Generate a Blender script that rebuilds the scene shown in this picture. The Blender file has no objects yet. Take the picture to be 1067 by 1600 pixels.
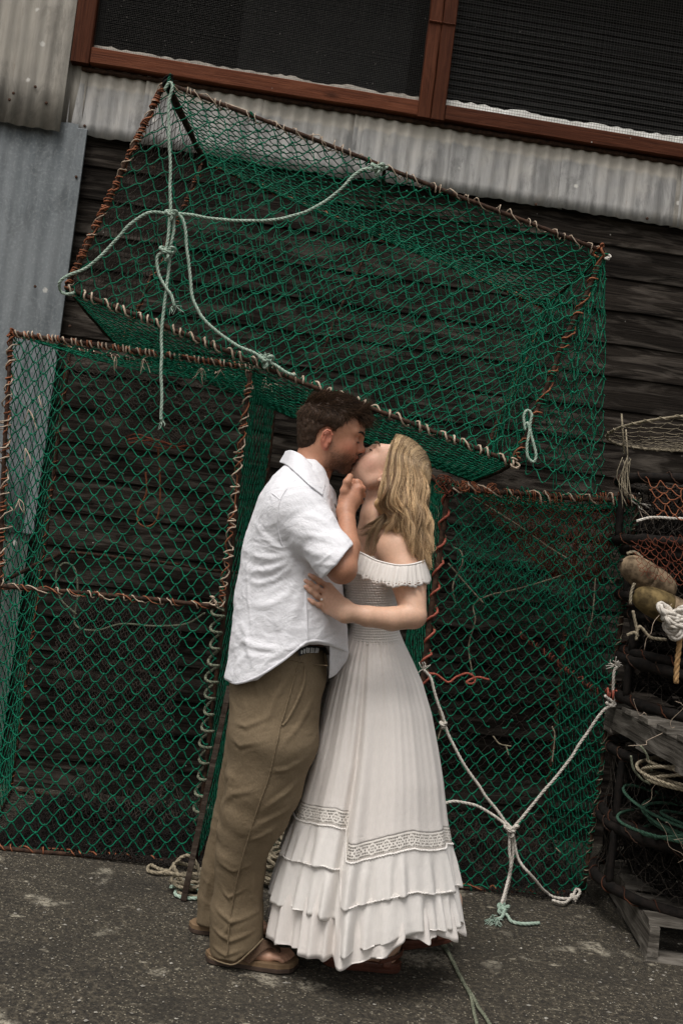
import bpy, math, random
import numpy as np
from mathutils import Vector, Matrix

random.seed(7); rng = np.random.default_rng(7)
SC = bpy.context.scene
COL = SC.collection
R_ = math.radians

# ---------------------------------------------------------------- camera
CAM_H = 1.30; FPX = 1556.0; ROLL = R_(7.0); PITCH = R_(2.0)
Fv = np.array([0, math.cos(PITCH), math.sin(PITCH)])
R0 = np.array([1.0, 0, 0]); U0 = np.array([0, -math.sin(PITCH), math.cos(PITCH)])
Rv = math.cos(ROLL)*R0 + math.sin(ROLL)*U0
Uv = -math.sin(ROLL)*R0 + math.cos(ROLL)*U0
CAM = np.array([0, 0, CAM_H])
cam_data = bpy.data.cameras.new('camera'); cam = bpy.data.objects.new('camera', cam_data); COL.objects.link(cam)
cam_data.sensor_fit = 'VERTICAL'; cam_data.sensor_height = 36.0; cam_data.lens = 36.0*FPX/1600.0
cam_data.clip_start = 0.05; cam_data.clip_end = 500
cam.matrix_world = Matrix(((Rv[0], Uv[0], -Fv[0], CAM[0]), (Rv[1], Uv[1], -Fv[1], CAM[1]), (Rv[2], Uv[2], -Fv[2], CAM[2]), (0, 0, 0, 1)))
SC.camera = cam

# ---------------------------------------------------------------- light: overcast day
world = bpy.data.worlds.new('World'); SC.world = world; world.use_nodes = True
wn = world.node_tree; bg = wn.nodes['Background']
sky = wn.nodes.new('ShaderNodeTexSky'); sky.sky_type = 'NISHITA'; sky.sun_disc = False
SUN_EL = R_(64); SUN_ROT = R_(205)
sky.sun_elevation = SUN_EL; sky.sun_rotation = SUN_ROT; sky.air_density = 1.6; sky.dust_density = 5.0; sky.ozone_density = 0.6
hsv = wn.nodes.new('ShaderNodeHueSaturation'); hsv.inputs['Saturation'].default_value = 0.25
wn.links.new(sky.outputs[0], hsv.inputs['Color']); tnt = wn.nodes.new('ShaderNodeMix'); tnt.data_type = 'RGBA'; tnt.blend_type = 'MULTIPLY'; tnt.inputs[0].default_value = 1.0; tnt.inputs[7].default_value = (1.02, 1.0, .975, 1)
wn.links.new(hsv.outputs[0], tnt.inputs[6]); wn.links.new(tnt.outputs[2], bg.inputs[0]); bg.inputs[1].default_value = 0.085
sun_d = bpy.data.lights.new('sun', 'SUN'); sun_d.energy = 1.5; sun_d.angle = R_(28); sun_d.color = (1.0, 0.975, 0.95)
sun = bpy.data.objects.new('sun', sun_d); COL.objects.link(sun)
sdir = Vector((math.sin(SUN_ROT)*math.cos(SUN_EL), math.cos(SUN_ROT)*math.cos(SUN_EL), math.sin(SUN_EL)))
sun.rotation_euler = sdir.to_track_quat('Z', 'Y').to_euler(); sun.location = (0, -4, 8)
SC.view_settings.view_transform = 'Standard'; SC.view_settings.look = 'None'
SC.view_settings.exposure = 0.5; SC.view_settings.gamma = 1.0; SC.view_settings.use_curve_mapping = False
SC.render.engine = 'CYCLES'
SC.cycles.transparent_max_bounces = 24; SC.cycles.max_bounces = 6

# ---------------------------------------------------------------- helpers
def W(px, py, Y):
    d = Fv*FPX + Rv*(px-533.5) + Uv*(800-py)
    return CAM + d*(Y/d[1])
def G(px, py, z=0.0):
    d = Fv*FPX + Rv*(px-533.5) + Uv*(800-py)
    return CAM + d*((z-CAM_H)/d[2])
def m_px(Y): return Y/FPX

def link(o, parent=None):
    COL.objects.link(o)
    if parent is not None: o.parent = parent
    return o
def thing(name, label, cat, loc=(0, 0, 0), group=None):
    o = bpy.data.objects.new(name, None); o.location = loc; o.empty_display_size = 0.1
    COL.objects.link(o); o['label'] = label; o['category'] = cat
    if group: o['group'] = group
    return o
def tag(o, label, cat, group=None):
    o['label'] = label; o['category'] = cat
    if group: o['group'] = group
    return o
def mesh_np(name, V, F, mat=None, parent=None, smooth=True, col=None, uv=None, stuff=False, label=None):
    """V (n,3) world coordinates; F list of tuples or (m,k) array"""
    V = np.asarray(V, dtype=np.float32)
    if parent is not None and parent.parent is None: V = V - np.array(parent.location, dtype=np.float32)
    elif parent is not None: V = V - np.array(parent.parent.location, dtype=np.float32)
    me = bpy.data.meshes.new(name)
    if isinstance(F, np.ndarray):
        k = F.shape[1]; m = F.shape[0]
        me.vertices.add(len(V)); me.vertices.foreach_set('co', V.ravel())
        me.loops.add(m*k); me.loops.foreach_set('vertex_index', F.astype(np.int32).ravel())
        me.polygons.add(m); me.polygons.foreach_set('loop_start', np.arange(0, m*k, k, dtype=np.int32))
        me.polygons.foreach_set('loop_total', np.full(m, k, dtype=np.int32))
        me.update(calc_edges=True); me.validate()
    else:
        me.from_pydata(V.tolist(), [], [tuple(int(i) for i in f) for f in F]); me.update()
    if smooth: me.polygons.foreach_set('use_smooth', np.ones(len(me.polygons), dtype=bool))
    if col is not None:
        a = me.color_attributes.new('tint', 'FLOAT_COLOR', 'POINT')
        c = np.ones((len(V), 4), dtype=np.float32); c[:, :col.shape[1]] = col
        a.data.foreach_set('color', c.ravel())
    if uv is not None:
        ul = me.uv_layers.new(name='UVMap'); vi = np.empty(len(me.loops), dtype=np.int32)
        me.loops.foreach_get('vertex_index', vi); ul.data.foreach_set('uv', np.asarray(uv, dtype=np.float32)[vi].ravel())
    if mat is not None: me.materials.append(mat)
    o = bpy.data.objects.new(name, me); link(o, parent)
    if stuff: o['kind'] = 'stuff'
    if label: o['label'] = label
    return o

class MB:
    def __init__(s): s.V = []; s.F = []; s.n = 0
    def add(s, V, F):
        s.V.append(np.asarray(V, dtype=float)); s.F += [tuple(i+s.n for i in f) for f in F]; s.n += len(V)
    def build(s, name, mat, parent=None, **k): return mesh_np(name, np.concatenate(s.V), s.F, mat, parent, **k)

def frames(P):
    P = np.asarray(P, float); T = np.gradient(P, axis=0); T /= np.linalg.norm(T, axis=1)[:, None]+1e-12
    N = np.zeros_like(P); a = np.array([0, 0, 1.0]) if abs(T[0][2]) < .9 else np.array([1.0, 0, 0])
    n = a - T[0]*np.dot(a, T[0]); N[0] = n/np.linalg.norm(n)
    for i in range(1, len(P)):
        n = N[i-1]-T[i]*np.dot(N[i-1], T[i]); N[i] = n/(np.linalg.norm(n)+1e-12)
    return T, N, np.cross(T, N)
def tube(mb, P, r, k=6, cap=True):
    P = np.asarray(P, float); T, N, B = frames(P); n = len(P)
    r = np.full(n, r) if np.isscalar(r) else np.asarray(r)
    a = np.arange(k)*2*math.pi/k
    V = P[:, None]+r[:, None, None]*(np.cos(a)[None, :, None]*N[:, None]+np.sin(a)[None, :, None]*B[:, None])
    F = [(i*k+j, i*k+(j+1) % k, (i+1)*k+(j+1) % k, (i+1)*k+j) for i in range(n-1) for j in range(k)]
    if cap: F += [tuple(range(k))[::-1], tuple((n-1)*k+j for j in range(k))]
    mb.add(V.reshape(-1, 3), F)
def catmull(P, step=0.01):
    P = np.asarray(P, float)
    if len(P) < 3:
        n = max(2, int(np.linalg.norm(P[1]-P[0])/step)); t = np.linspace(0, 1, n)[:, None]; return P[0]*(1-t)+P[1]*t
    Q = np.vstack([2*P[0]-P[1], P, 2*P[-1]-P[-2]]); out = []
    for i in range(1, len(Q)-2):
        n = max(2, int(np.linalg.norm(Q[i+1]-Q[i])/step)); t = np.linspace(0, 1, n, endpoint=False)[:, None]
        out.append(.5*(2*Q[i]+(Q[i+1]-Q[i-1])*t+(2*Q[i-1]-5*Q[i]+4*Q[i+1]-Q[i+2])*t**2+(-Q[i-1]+3*Q[i]-3*Q[i+1]+Q[i+2])*t**3))
    out.append(Q[-2][None]); return np.concatenate(out)
def rope(mb, P, r=0.007, pitch=None, strands=3, step=None, k=5, jig=0.0):
    """laid rope: strands twisted round each other along the curve"""
    pitch = pitch or r*7.5; step = step or pitch/7
    C = catmull(P, step)
    if jig: C = C + smooth_rand(len(C), 9)*jig
    T, N, B = frames(C); s = np.concatenate([[0], np.cumsum(np.linalg.norm(np.diff(C, axis=0), axis=1))])
    for q in range(strands):
        a = s/pitch*2*math.pi+q*2*math.pi/strands
        tube(mb, C+(r*.50)*(np.cos(a)[:, None]*N+np.sin(a)[:, None]*B), r*.56, k)
def smooth_rand(n, w):
    x = rng.normal(size=(n+2*w, 3)); kr = np.hanning(2*w+1); kr /= np.sqrt((kr**2).sum())
    return np.stack([np.convolve(x[:, i], kr, 'same')[w:w+n] for i in range(3)], 1)
def box(mb, c, sx, sy, sz, M=None):
    V = np.array([[x, y, z] for x in (-.5, .5) for y in (-.5, .5) for z in (-.5, .5)])*[sx, sy, sz]
    if M is not None: V = V@np.asarray(M).T
    mb.add(V+np.asarray(c), [(0, 1, 3, 2), (4, 6, 7, 5), (0, 4, 5, 1), (2, 3, 7, 6), (0, 2, 6, 4), (1, 5, 7, 3)])

# vectorised gradient noise
_perm = np.random.default_rng(3).permutation(256); _perm = np.concatenate([_perm, _perm])
_grad = np.random.default_rng(4).normal(size=(256, 3)); _grad /= np.linalg.norm(_grad, axis=1)[:, None]
def noise3(p):
    p = np.asarray(p, float); i = np.floor(p).astype(np.int64); f = p-i; u = f*f*f*(f*(f*6-15)+10); i &= 255
    out = 0
    for dx in (0, 1):
        for dy in (0, 1):
            for dz in (0, 1):
                h = _perm[_perm[_perm[(i[:, 0]+dx) & 255]+((i[:, 1]+dy) & 255)]+((i[:, 2]+dz) & 255)]
                g = _grad[h]; d = (f-[dx, dy, dz]); w = (u[:, 0] if dx else 1-u[:, 0])*(u[:, 1] if dy else 1-u[:, 1])*(u[:, 2] if dz else 1-u[:, 2])
                out = out+w*(g*d).sum(1)
    return out
def fbm(p, o=4):
    s = 0; a = 1.0
    for k in range(o): s = s+a*noise3(p*(2**k)+k*17.3); a *= .5
    return s

# ---------------------------------------------------------------- materials
def new_mat(name):
    m = bpy.data.materials.new(name); m.use_nodes = True; nt = m.node_tree
    return m, nt, nt.nodes['Principled BSDF']
class NT:
    def __init__(s, nt): s.nt = nt
    def n(s, t, **k):
        nd = s.nt.nodes.new(t)
        for a, v in k.items(): setattr(nd, a, v)
        return nd
    def l(s, a, b): s.nt.links.new(a, b)
    def coord(s, kind='Object', scale=(1, 1, 1), rand=False):
        tc = s.n('ShaderNodeTexCoord'); mp = s.n('ShaderNodeMapping'); mp.inputs['Scale'].default_value = scale
        s.l(tc.outputs[kind], mp.inputs['Vector'])
        if rand:
            oi = s.n('ShaderNodeObjectInfo'); vm = s.n('ShaderNodeVectorMath', operation='SCALE'); cb = s.n('ShaderNodeCombineXYZ')
            for i in range(3): s.l(oi.outputs['Random'], cb.inputs[i])
            s.l(cb.outputs[0], vm.inputs[0]); vm.inputs['Scale'].default_value = 37.0; s.l(vm.outputs[0], mp.inputs['Location'])
        return mp.outputs[0]
    def noise(s, v, sc=5, det=4, rough=.55, dist=0):
        t = s.n('ShaderNodeTexNoise'); t.inputs['Scale'].default_value = sc; t.inputs['Detail'].default_value = det
        t.inputs['Roughness'].default_value = rough; t.inputs['Distortion'].default_value = dist
        s.l(v, t.inputs['Vector']); return t.outputs['Fac']
    def voro(s, v, sc=5, feat='F1', out='Distance'):
        t = s.n('ShaderNodeTexVoronoi', feature=feat); t.inputs['Scale'].default_value = sc; s.l(v, t.inputs['Vector']); return t.outputs[out]
    def ramp(s, f, stops, interp='LINEAR'):
        r = s.n('ShaderNodeValToRGB'); e = r.color_ramp.elements; r.color_ramp.interpolation = interp
        while len(e) < len(stops): e.new(.5)
        for q, (p, c) in zip(e, stops): q.position = p; q.color = (c, c, c, 1) if np.isscalar(c) else (*c, 1)
        s.l(f, r.inputs[0]); return r.outputs[0]
    def mix(s, f, a, b, mode='MIX'):
        m = s.n('ShaderNodeMix', data_type='RGBA', blend_type=mode)
        for v, i in ((f, 0), (a, 6), (b, 7)):
            if isinstance(v, (int, float)): m.inputs[i].default_value = v if i == 0 else (v, v, v, 1)
            elif isinstance(v, tuple): m.inputs[i].default_value = (*v, 1)
            else: s.l(v, m.inputs[i])
        return m.outputs[2]
    def math(s, op, a, b=0.0, c=None, clamp=False):
        m = s.n('ShaderNodeMath', operation=op); m.use_clamp = clamp
        for i, v in enumerate((a, b) if c is None else (a, b, c)):
            if isinstance(v, (int, float)): m.inputs[i].default_value = v
            else: s.l(v, m.inputs[i])
        return m.outputs[0]
    def bump(s, bsdf, h, strength=.5, dist=.01):
        b = s.n('ShaderNodeBump'); b.inputs['Strength'].default_value = strength; b.inputs['Distance'].default_value = dist
        s.l(h, b.inputs['Height']); s.l(b.outputs[0], bsdf.inputs['Normal']); return b
    def xyz(s, v):
        x = s.n('ShaderNodeSeparateXYZ'); s.l(v, x.inputs[0]); return x.outputs
def simple_mat(name, c1, c2, sc=60, rough=.8, bump=.3, bd=.002, coord='Object', det=3):
    m, nt, b = new_mat(name); t = NT(nt); v = t.coord(coord)
    f = t.noise(v, sc, det); t.l(t.mix(t.ramp(f, [(.35, 0.0), (.65, 1.0)]), c1, c2), b.inputs['Base Color'])
    b.inputs['Roughness'].default_value = rough; b.inputs['Specular IOR Level'].default_value = .2 if rough > .55 else .5; t.bump(b, f, bump, bd); return m
# ---- material library
def mat_asphalt():
    m, nt, b = new_mat('asphalt'); t = NT(nt); v = t.coord('Object')
    n1 = t.noise(v, 55, 6, .65); n2 = t.noise(v, 1.6, 4, .6); vo = t.voro(v, 110); n3 = t.noise(v, 260, 2)
    base = t.ramp(n1, [(.33, (.012, .010, .0072)), (.5, (.052, .044, .032)), (.68, (.17, .148, .112))])
    base = t.mix(t.ramp(n2, [(.35, 0.0), (.7, .55)]), base, (.062, .053, .038))
    cell = t.voro(v, 150, 'F1', 'Color'); cx = t.xyz(cell)
    chips = t.math('MULTIPLY', t.ramp(cx[0], [(.80, 0.0), (.86, 1.0)]), t.ramp(t.voro(v, 150), [(.25, 1.0), (.5, 0.0)]))
    base = t.mix(chips, base, (.40, .37, .30))
    dk = t.math('MULTIPLY', t.ramp(cx[1], [(.75, 0.0), (.8, 1.0)]), t.ramp(t.voro(v, 150), [(.3, 1.0), (.55, 0.0)]))
    base = t.mix(dk, base, (.018, .016, .014))
    # pale droppings / chalky stains with shapes of their own
    st = t.voro(v, 1.75); warp = t.noise(v, 14, 5, .7)
    s = t.math('ADD', st, t.math('MULTIPLY', t.math('SUBTRACT', warp, .5), .55))
    stain = t.math('MULTIPLY', t.ramp(s, [(.09, 1.0), (.19, 0.0)]), t.ramp(t.noise(v, 45, 4, .7), [(.35, .15), (.62, 1.0)]))
    base = t.mix(t.math('MULTIPLY', stain, .9), base, (.58, .54, .46))
    brk = t.ramp(t.noise(v, 42, 4, .72), [(.40, 0.0), (.56, 1.0)])
    m1 = t.math('MULTIPLY', t.ramp(t.noise(v, 5.2, 2, .45), [(.635, 0.0), (.70, .85)]), brk); base = t.mix(m1, base, (.50, .47, .40))
    v_b = t.coord('Object', (1.0, 1.6, 1)); m2 = t.ramp(t.noise(v_b, 2.1, 3, .6), [(.50, 0.0), (.68, .6)]); base = t.mix(m2, base, (.020, .0165, .012))
    m3 = t.math('MULTIPLY', t.ramp(t.noise(v_b, 13, 2, .5), [(.66, 0.0), (.73, .9)]), brk); base = t.mix(m3, base, (.46, .43, .36))
    base = t.mix(1.0, base, (.72, .69, .63), 'MULTIPLY')
    t.l(base, b.inputs['Base Color']); b.inputs['Roughness'].default_value = .93
    h = t.math('ADD', t.math('MULTIPLY', n1, 1.2), t.math('SUBTRACT', t.math('MULTIPLY', n3, .35), t.math('MULTIPLY', vo, .9)))
    t.bump(b, h, 1.0, .006); return m
def mat_wood(name, dark, light, pale, pale_amt=.3, scale=1.0, rough=.85, specks=True, knots=True):
    m, nt, b = new_mat(name); t = NT(nt); v = t.coord('Object', (1.1*scale, 5*scale, 46*scale), rand=True)
    v2 = t.coord('Object', (2.2*scale, 8*scale, 16*scale), rand=True); v3 = t.coord('Object', (1, 1, 1), rand=True)
    g = t.noise(v, 2.2, 7, .68, .6); g2 = t.noise(v2, 1.3, 4, .6, 1.2); g3 = t.noise(v, 7, 3, .7)
    c = t.mix(t.ramp(g, [(.34, 0.0), (.66, 1.0)]), dark, light)
    c = t.mix(t.math('MULTIPLY', t.ramp(g2, [(.48, 0.0), (.72, 1.0)]), pale_amt), c, pale)
    if knots:
        kv = t.coord('Object', (2.2, 3, 6), rand=True); kd = t.voro(kv, 1.0)
        c = t.mix(t.ramp(kd, [(.05, .9), (.13, 0.0)]), c, tuple(x*.35 for x in dark))
    oi = t.n('ShaderNodeObjectInfo'); c = t.mix(1.0, c, t.ramp(oi.outputs['Random'], [(0, .62), (1, 1.35)]), 'MULTIPLY')
    if specks:
        sp = t.voro(v3, 26); spc = t.xyz(t.voro(v3, 26, 'F1', 'Color'))
        c = t.mix(t.math('MULTIPLY', t.ramp(sp, [(.05, 1.0), (.12, 0.0)]), t.ramp(spc[0], [(.93, 0.0), (.95, .8)])), c, (.42, .40, .36))
    t.l(c, b.inputs['Base Color']); b.inputs['Roughness'].default_value = rough
    b.inputs['Specular IOR Level'].default_value = .06
    t.bump(b, t.math('ADD', g, t.math('MULTIPLY', g3, .5)), .7, .004); return m
def mat_corrugated(name, a, bcol, cream, band=None, rust=.5, speck=False):
    m, nt, b = new_mat(name); t = NT(nt); v = t.coord('Object'); vs = t.coord('Object', (16, 16, 1.6)); vr = t.coord('Object', (1, 1, 1), rand=True)
    n1 = t.noise(vs, 1.5, 6, .65); n2 = t.noise(t.coord('Object', (1, 1, .45)), 8, 7, .74, .5); n3 = t.noise(v, 2.0, 4, .6); n4 = t.noise(v, 70, 4, .6)
    c = t.mix(t.ramp(n1, [(.38, 0.0), (.62, 1.0)]), a, bcol)
    c = t.mix(t.math('MULTIPLY', t.ramp(n2, [(.50, 0.0), (.60, 1.0)]), .6), c, tuple(x*.58 for x in a))
    c = t.mix(t.math('MULTIPLY', t.ramp(n3, [(.45, 0.0), (.6, 1.0)]), .45), c, cream)
    if band is not None:
        z = t.xyz(v)[2]; e = t.math('ADD', z, t.math('ADD', t.math('MULTIPLY', t.math('SUBTRACT', n2, .5), .10), t.math('MULTIPLY', t.math('SUBTRACT', n3, .5), .06)))
        bm = t.math('MULTIPLY_ADD', e, 60.0, -60.0*band, clamp=True)
        c = t.mix(t.math('MULTIPLY', bm, .75), c, cream)
    rs = t.noise(vs, 2.2, 7, .75); c = t.mix(t.math('MULTIPLY', t.ramp(rs, [(.63, 0.0), (.74, 1.0)]), rust), c, (.17, .095, .050))
    sp = t.voro(v, 7.0); spc = t.xyz(t.voro(v, 7.0, 'F1', 'Color')); w = t.math('ADD', sp, t.math('MULTIPLY', t.math('SUBTRACT', n4, .5), .12))
    c = t.mix(t.math('MULTIPLY', t.ramp(w, [(.055, .9), (.09, 0.0)]), t.ramp(spc[0], [(.72, 0.0), (.74, 1.0)])), c, (.07, .06, .05))
    c = t.mix(t.math('MULTIPLY', t.ramp(w, [(.06, .9), (.10, 0.0)]), t.ramp(spc[1], [(.78, 0.0), (.8, 1.0)])), c, (.55, .53, .49))
    if speck: c = t.mix(t.math('MULTIPLY', t.ramp(n4, [(.5, 0.0), (.66, 1.0)]), .4), c, (.30, .32, .32))
    t.l(c, b.inputs['Base Color']); b.inputs['Roughness'].default_value = .72; b.inputs['Specular IOR Level'].default_value = .3
    t.bump(b, t.math('ADD', n2, t.math('MULTIPLY', n4, .4)), .35, .004); return m
def mat_tinted(name, rough=.8, sc=120, bump=.3, amp=.25, coat=0, spec=.3, sss=0, bd=.0015):
    """colour comes from the mesh's own tint attribute, varied by noise"""
    m, nt, b = new_mat(name); t = NT(nt); v = t.coord('Object'); a = t.n('ShaderNodeVertexColor'); a.layer_name = 'tint'
    f = t.noise(v, sc, 4, .6); c = t.mix(1.0, a.outputs[0], t.ramp(f, [(.25, 1-amp), (.75, 1+amp)]), 'MULTIPLY')
    t.l(c, b.inputs['Base Color']); b.inputs['Roughness'].default_value = rough; b.inputs['Specular IOR Level'].default_value = spec
    if sss: b.inputs['Subsurface Weight'].default_value = sss; b.inputs['Subsurface Radius'].default_value = (.010, .0035, .002); b.inputs['Subsurface Scale'].default_value = 1.0
    t.bump(b, f, bump, bd); return m
def mat_linen(name, col, weave=900, rough=.9, wr=.35, trans=.0):
    m, nt, b = new_mat(name); t = NT(nt); v = t.coord('Object'); va = t.coord('Object', (1, 1, .18)); vb = t.coord('Object', (.18, .18, 1))
    h = t.noise(va, weave, 2, .5); h2 = t.noise(vb, weave, 2, .5); w1 = t.noise(v, 22, 5, .62, 1.5); w2 = t.noise(v, 9, 4, .6, 2.2); sl = t.noise(vb, 160, 3, .6)
    f = t.math('ADD', h, h2); c = t.mix(1.0, tuple(col), t.ramp(t.math('MULTIPLY', t.math('ADD', f, sl), .333), [(.35, .90), (.65, 1.06)]), 'MULTIPLY')
    t.l(c, b.inputs['Base Color']); b.inputs['Roughness'].default_value = rough; b.inputs['Specular IOR Level'].default_value = .15
    b.inputs['Sheen Weight'].default_value = .15
    r = t.math('ABSOLUTE', t.math('SUBTRACT', w1, .5)); r2 = t.math('ABSOLUTE', t.math('SUBTRACT', w2, .5))
    hh = t.math('ADD', t.math('ADD', t.math('MULTIPLY', r, -.35*wr), t.math('MULTIPLY', r2, -.8*wr)), t.math('MULTIPLY', f, .035))
    t.bump(b, hh, .9, .02); return m
M = {}
M['asphalt'] = mat_asphalt()
M['siding'] = mat_wood('weathered_siding', (.0040, .0033, .0028), (.028, .0225, .018), (.125, .107, .090), .6)
M['grey_wood'] = mat_wood('grey_pallet_wood', (.035, .030, .025), (.15, .135, .115), (.34, .31, .27), .6, specks=False)
M['plank'] = mat_wood('brown_plank', (.015, .010, .008), (.045, .033, .025), (.12, .10, .08), .5, specks=False, knots=False)
M['redwood'] = mat_wood('red_stained_wood', (.052, .016, .008), (.112, .036, .017), (.16, .058, .030), .5, scale=1.3, rough=.6)
M['sheet_band'] = mat_corrugated('weathered_corrugated', (.26, .256, .248), (.39, .38, .365), (.53, .485, .415), band=.235, rust=.55)
M['sheet_left'] = mat_corrugated('stained_corrugated', (.225, .208, .180), (.33, .307, .268), (.40, .365, .31), rust=.8)
M['galv'] = mat_corrugated('galvanised_sheet', (.135, .152, .162), (.190, .208, .218), (.225, .24, .25), rust=.05, speck=True)
M['galv_low'] = mat_corrugated('mossy_galvanised_sheet', (.075, .085, .082), (.115, .125, .12), (.12, .13, .11), rust=.3)
M['mesh_wire'] = simple_mat('window_wire', (.035, .033, .030), (.065, .062, .056), rough=.6)
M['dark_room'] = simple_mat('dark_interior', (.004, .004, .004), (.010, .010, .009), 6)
M['white_sheet'] = simple_mat('torn_white_sheet', (.55, .54, .50), (.75, .74, .70), 12)
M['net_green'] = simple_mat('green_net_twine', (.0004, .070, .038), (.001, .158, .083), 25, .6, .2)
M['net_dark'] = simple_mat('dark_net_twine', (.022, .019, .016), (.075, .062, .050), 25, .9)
M['net_red'] = simple_mat('red_net_twine', (.11, .028, .016), (.21, .062, .032), 25, .8)
M['rust_bar'] = simple_mat('rusty_bar', (.018, .011, .008), (.070, .036, .022), 45, .85, .8, .003)
M['tw_orange'] = simple_mat('orange_twine', (.17, .055, .026), (.33, .125, .062), 60, .8)
M['tw_cream'] = simple_mat('cream_twine', (.33, .25, .18), (.55, .44, .34), 60, .8)
M['tw_red'] = simple_mat('red_cord', (.26, .055, .035), (.40, .12, .08), 60, .6)
M['rope_green'] = simple_mat('pale_green_rope', (.24, .34, .27), (.42, .50, .42), 90, .85, .6)
M['rope_white'] = simple_mat('off_white_rope', (.42, .38, .33), (.62, .58, .52), 90, .85, .6)
M['rope_tan'] = simple_mat('tan_rope', (.16, .135, .095), (.33, .28, .20), 90, .9, .6)
M['rope_olive'] = simple_mat('olive_rope', (.09, .10, .07), (.20, .21, .15), 90, .9, .6)
M['rope_orange'] = simple_mat('orange_rope', (.30, .17, .07), (.46, .29, .14), 90, .85, .6)
M['rope_dkgreen'] = simple_mat('dark_green_rope', (.02, .055, .035), (.05, .11, .075), 90, .85, .6)
M['rubber'] = simple_mat('black_rubber_wrap', (.004, .0035, .003), (.014, .010, .008), 40, .85, .9, .004)
M['buoy_tan'] = simple_mat('weathered_buoy', (.075, .052, .032), (.30, .22, .14), 30, .9, .8, .004, det=6)
M['buoy_yellow'] = simple_mat('yellow_buoy', (.060, .042, .018), (.21, .15, .065), 30, .9, .8, .004, det=6)
M['buoy_white'] = simple_mat('white_buoy', (.36, .37, .37), (.5, .5, .5), 18, .6)
M['buoy_blue'] = simple_mat('blue_buoy', (.010, .03, .15), (.02, .05, .24), 18, .5)
# ---------------------------------------------------------------- ground
def ground():
    xs = np.concatenate([[-60, -20, -8, -4], np.linspace(-2.6, 2.6, 150), [4, 8, 20, 60]]); ys = np.concatenate([[-60, -20, -5], np.linspace(1.6, 5.4, 130), [7, 12, 30, 80]])
    X, Y = np.meshgrid(xs, ys); p = np.stack([X.ravel(), Y.ravel(), np.zeros(X.size)], 1)
    z = fbm(p*[1.3, 1.3, 1], 3)*.006+fbm(p*9+5, 2)*.0016
    z *= (np.abs(p[:, 0]) < 3)*(p[:, 1] > 1)*(p[:, 1] < 5.6); p[:, 2] = z
    nx = len(xs); F = np.array([(j*nx+i, j*nx+i+1, (j+1)*nx+i+1, (j+1)*nx+i) for j in range(len(ys)-1) for i in range(nx-1)])
    o = mesh_np('ground', p, F, M['asphalt']); o['kind'] = 'structure'
    # loose grit and shell chips lying on the tarmac
    mb = MB()
    for _ in range(1500):
        x = rng.uniform(-1.6, 1.7); y = rng.uniform(2.3, 4.3); s = abs(rng.normal(0, .0018))+.0012
        c = np.array([x, y, .002]); V = rng.normal(size=(6, 3))*.15+np.array([[1, 0, 0], [-1, 0, 0], [0, 1, 0], [0, -1, 0], [0, 0, 1], [0, 0, -1]])
        V = V*[s*rng.uniform(.8, 2), s*rng.uniform(.8, 2), s*.7]+c
        mb.add(V, [(0, 2, 4), (2, 1, 4), (1, 3, 4), (3, 0, 4), (2, 0, 5), (1, 2, 5), (3, 1, 5), (0, 3, 5)])
    g = mb.build('grit', simple_mat('pale_grit', (.10, .09, .075), (.34, .32, .28), 9, .9), smooth=False)
    g['kind'] = 'stuff'; tag(g, 'loose pale grit and shell chips scattered on the tarmac', 'grit')
ground()

# ---------------------------------------------------------------- shed wall: local frame wx along wall, wn out of the wall (towards the camera)
PSI = R_(4.9); WALL_O = np.array([0, 4.86, 0.0]); WX = np.array([math.cos(PSI), math.sin(PSI), 0]); WN = np.array([math.sin(PSI), -math.cos(PSI), 0])
def wall_hit(px, py, off=0.0):
    d = Fv*FPX+Rv*(px-533.5)+Uv*(800-py); o = WALL_O+WN*off
    t = np.dot(o-CAM, WN)/np.dot(d, WN); P = CAM+d*t; return float(np.dot(P-WALL_O, WX)), float(P[2])
def WP(x, z, off=0.0): return WALL_O+WX*x+WN*off+np.array([0, 0, z])
shed = thing('shed', 'dark weathered timber fishing shed wall with corrugated iron and a meshed window', 'shed', tuple(WALL_O))
shed.rotation_euler = (0, 0, PSI)
def local_mesh(name, V, F, mat, parent=None, smooth=False, **k):
    """V in shed-local coordinates (x along the wall, y into the wall, z up)"""
    me = bpy.data.meshes.new(name); me.from_pydata(np.asarray(V).tolist(), [], F); me.update()
    if smooth: me.polygons.foreach_set('use_smooth', np.ones(len(me.polygons), dtype=bool))
    me.materials.append(mat); o = bpy.data.objects.new(name, me); COL.objects.link(o); o.parent = parent or shed
    return o
def board(name, x0, x1, z0, z1, y, th, mat, parent=None, tilt=0.0, wob=.002, n=8, bev=.004):
    """a plank with slightly uneven long edges and bevelled front, its origin at its middle"""
    xs = np.linspace(x0, x1, n+1); w = rng.normal(size=(n+1, 2))*wob; cx, cz = (x0+x1)/2, (z0+z1)/2
    V = []
    for i, x in enumerate(xs):
        zb, zt = z0+w[i, 0], z1+w[i, 1]
        V += [(x-cx, th, zb-cz), (x-cx, bev-tilt, zb-cz), (x-cx, -tilt, zb+bev-cz), (x-cx, 0, zt-bev-cz), (x-cx, bev, zt-cz), (x-cx, th, zt-cz)]
    F = [(i*6+j, i*6+(j+1) % 6, (i+1)*6+(j+1) % 6, (i+1)*6+j) for i in range(n) for j in range(6)]
    F += [tuple(range(6))[::-1], tuple(n*6+j for j in range(6))]
    o = local_mesh(name, V, F, mat, parent); o.location = (cx, y, cz); return o
Z_BAND = wall_hit(533, 280)[1]
x_left = wall_hit(40, 500)[0]; x_right = 2.35
rows = int(Z_BAND/.166)+1; z = -.03
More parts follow.
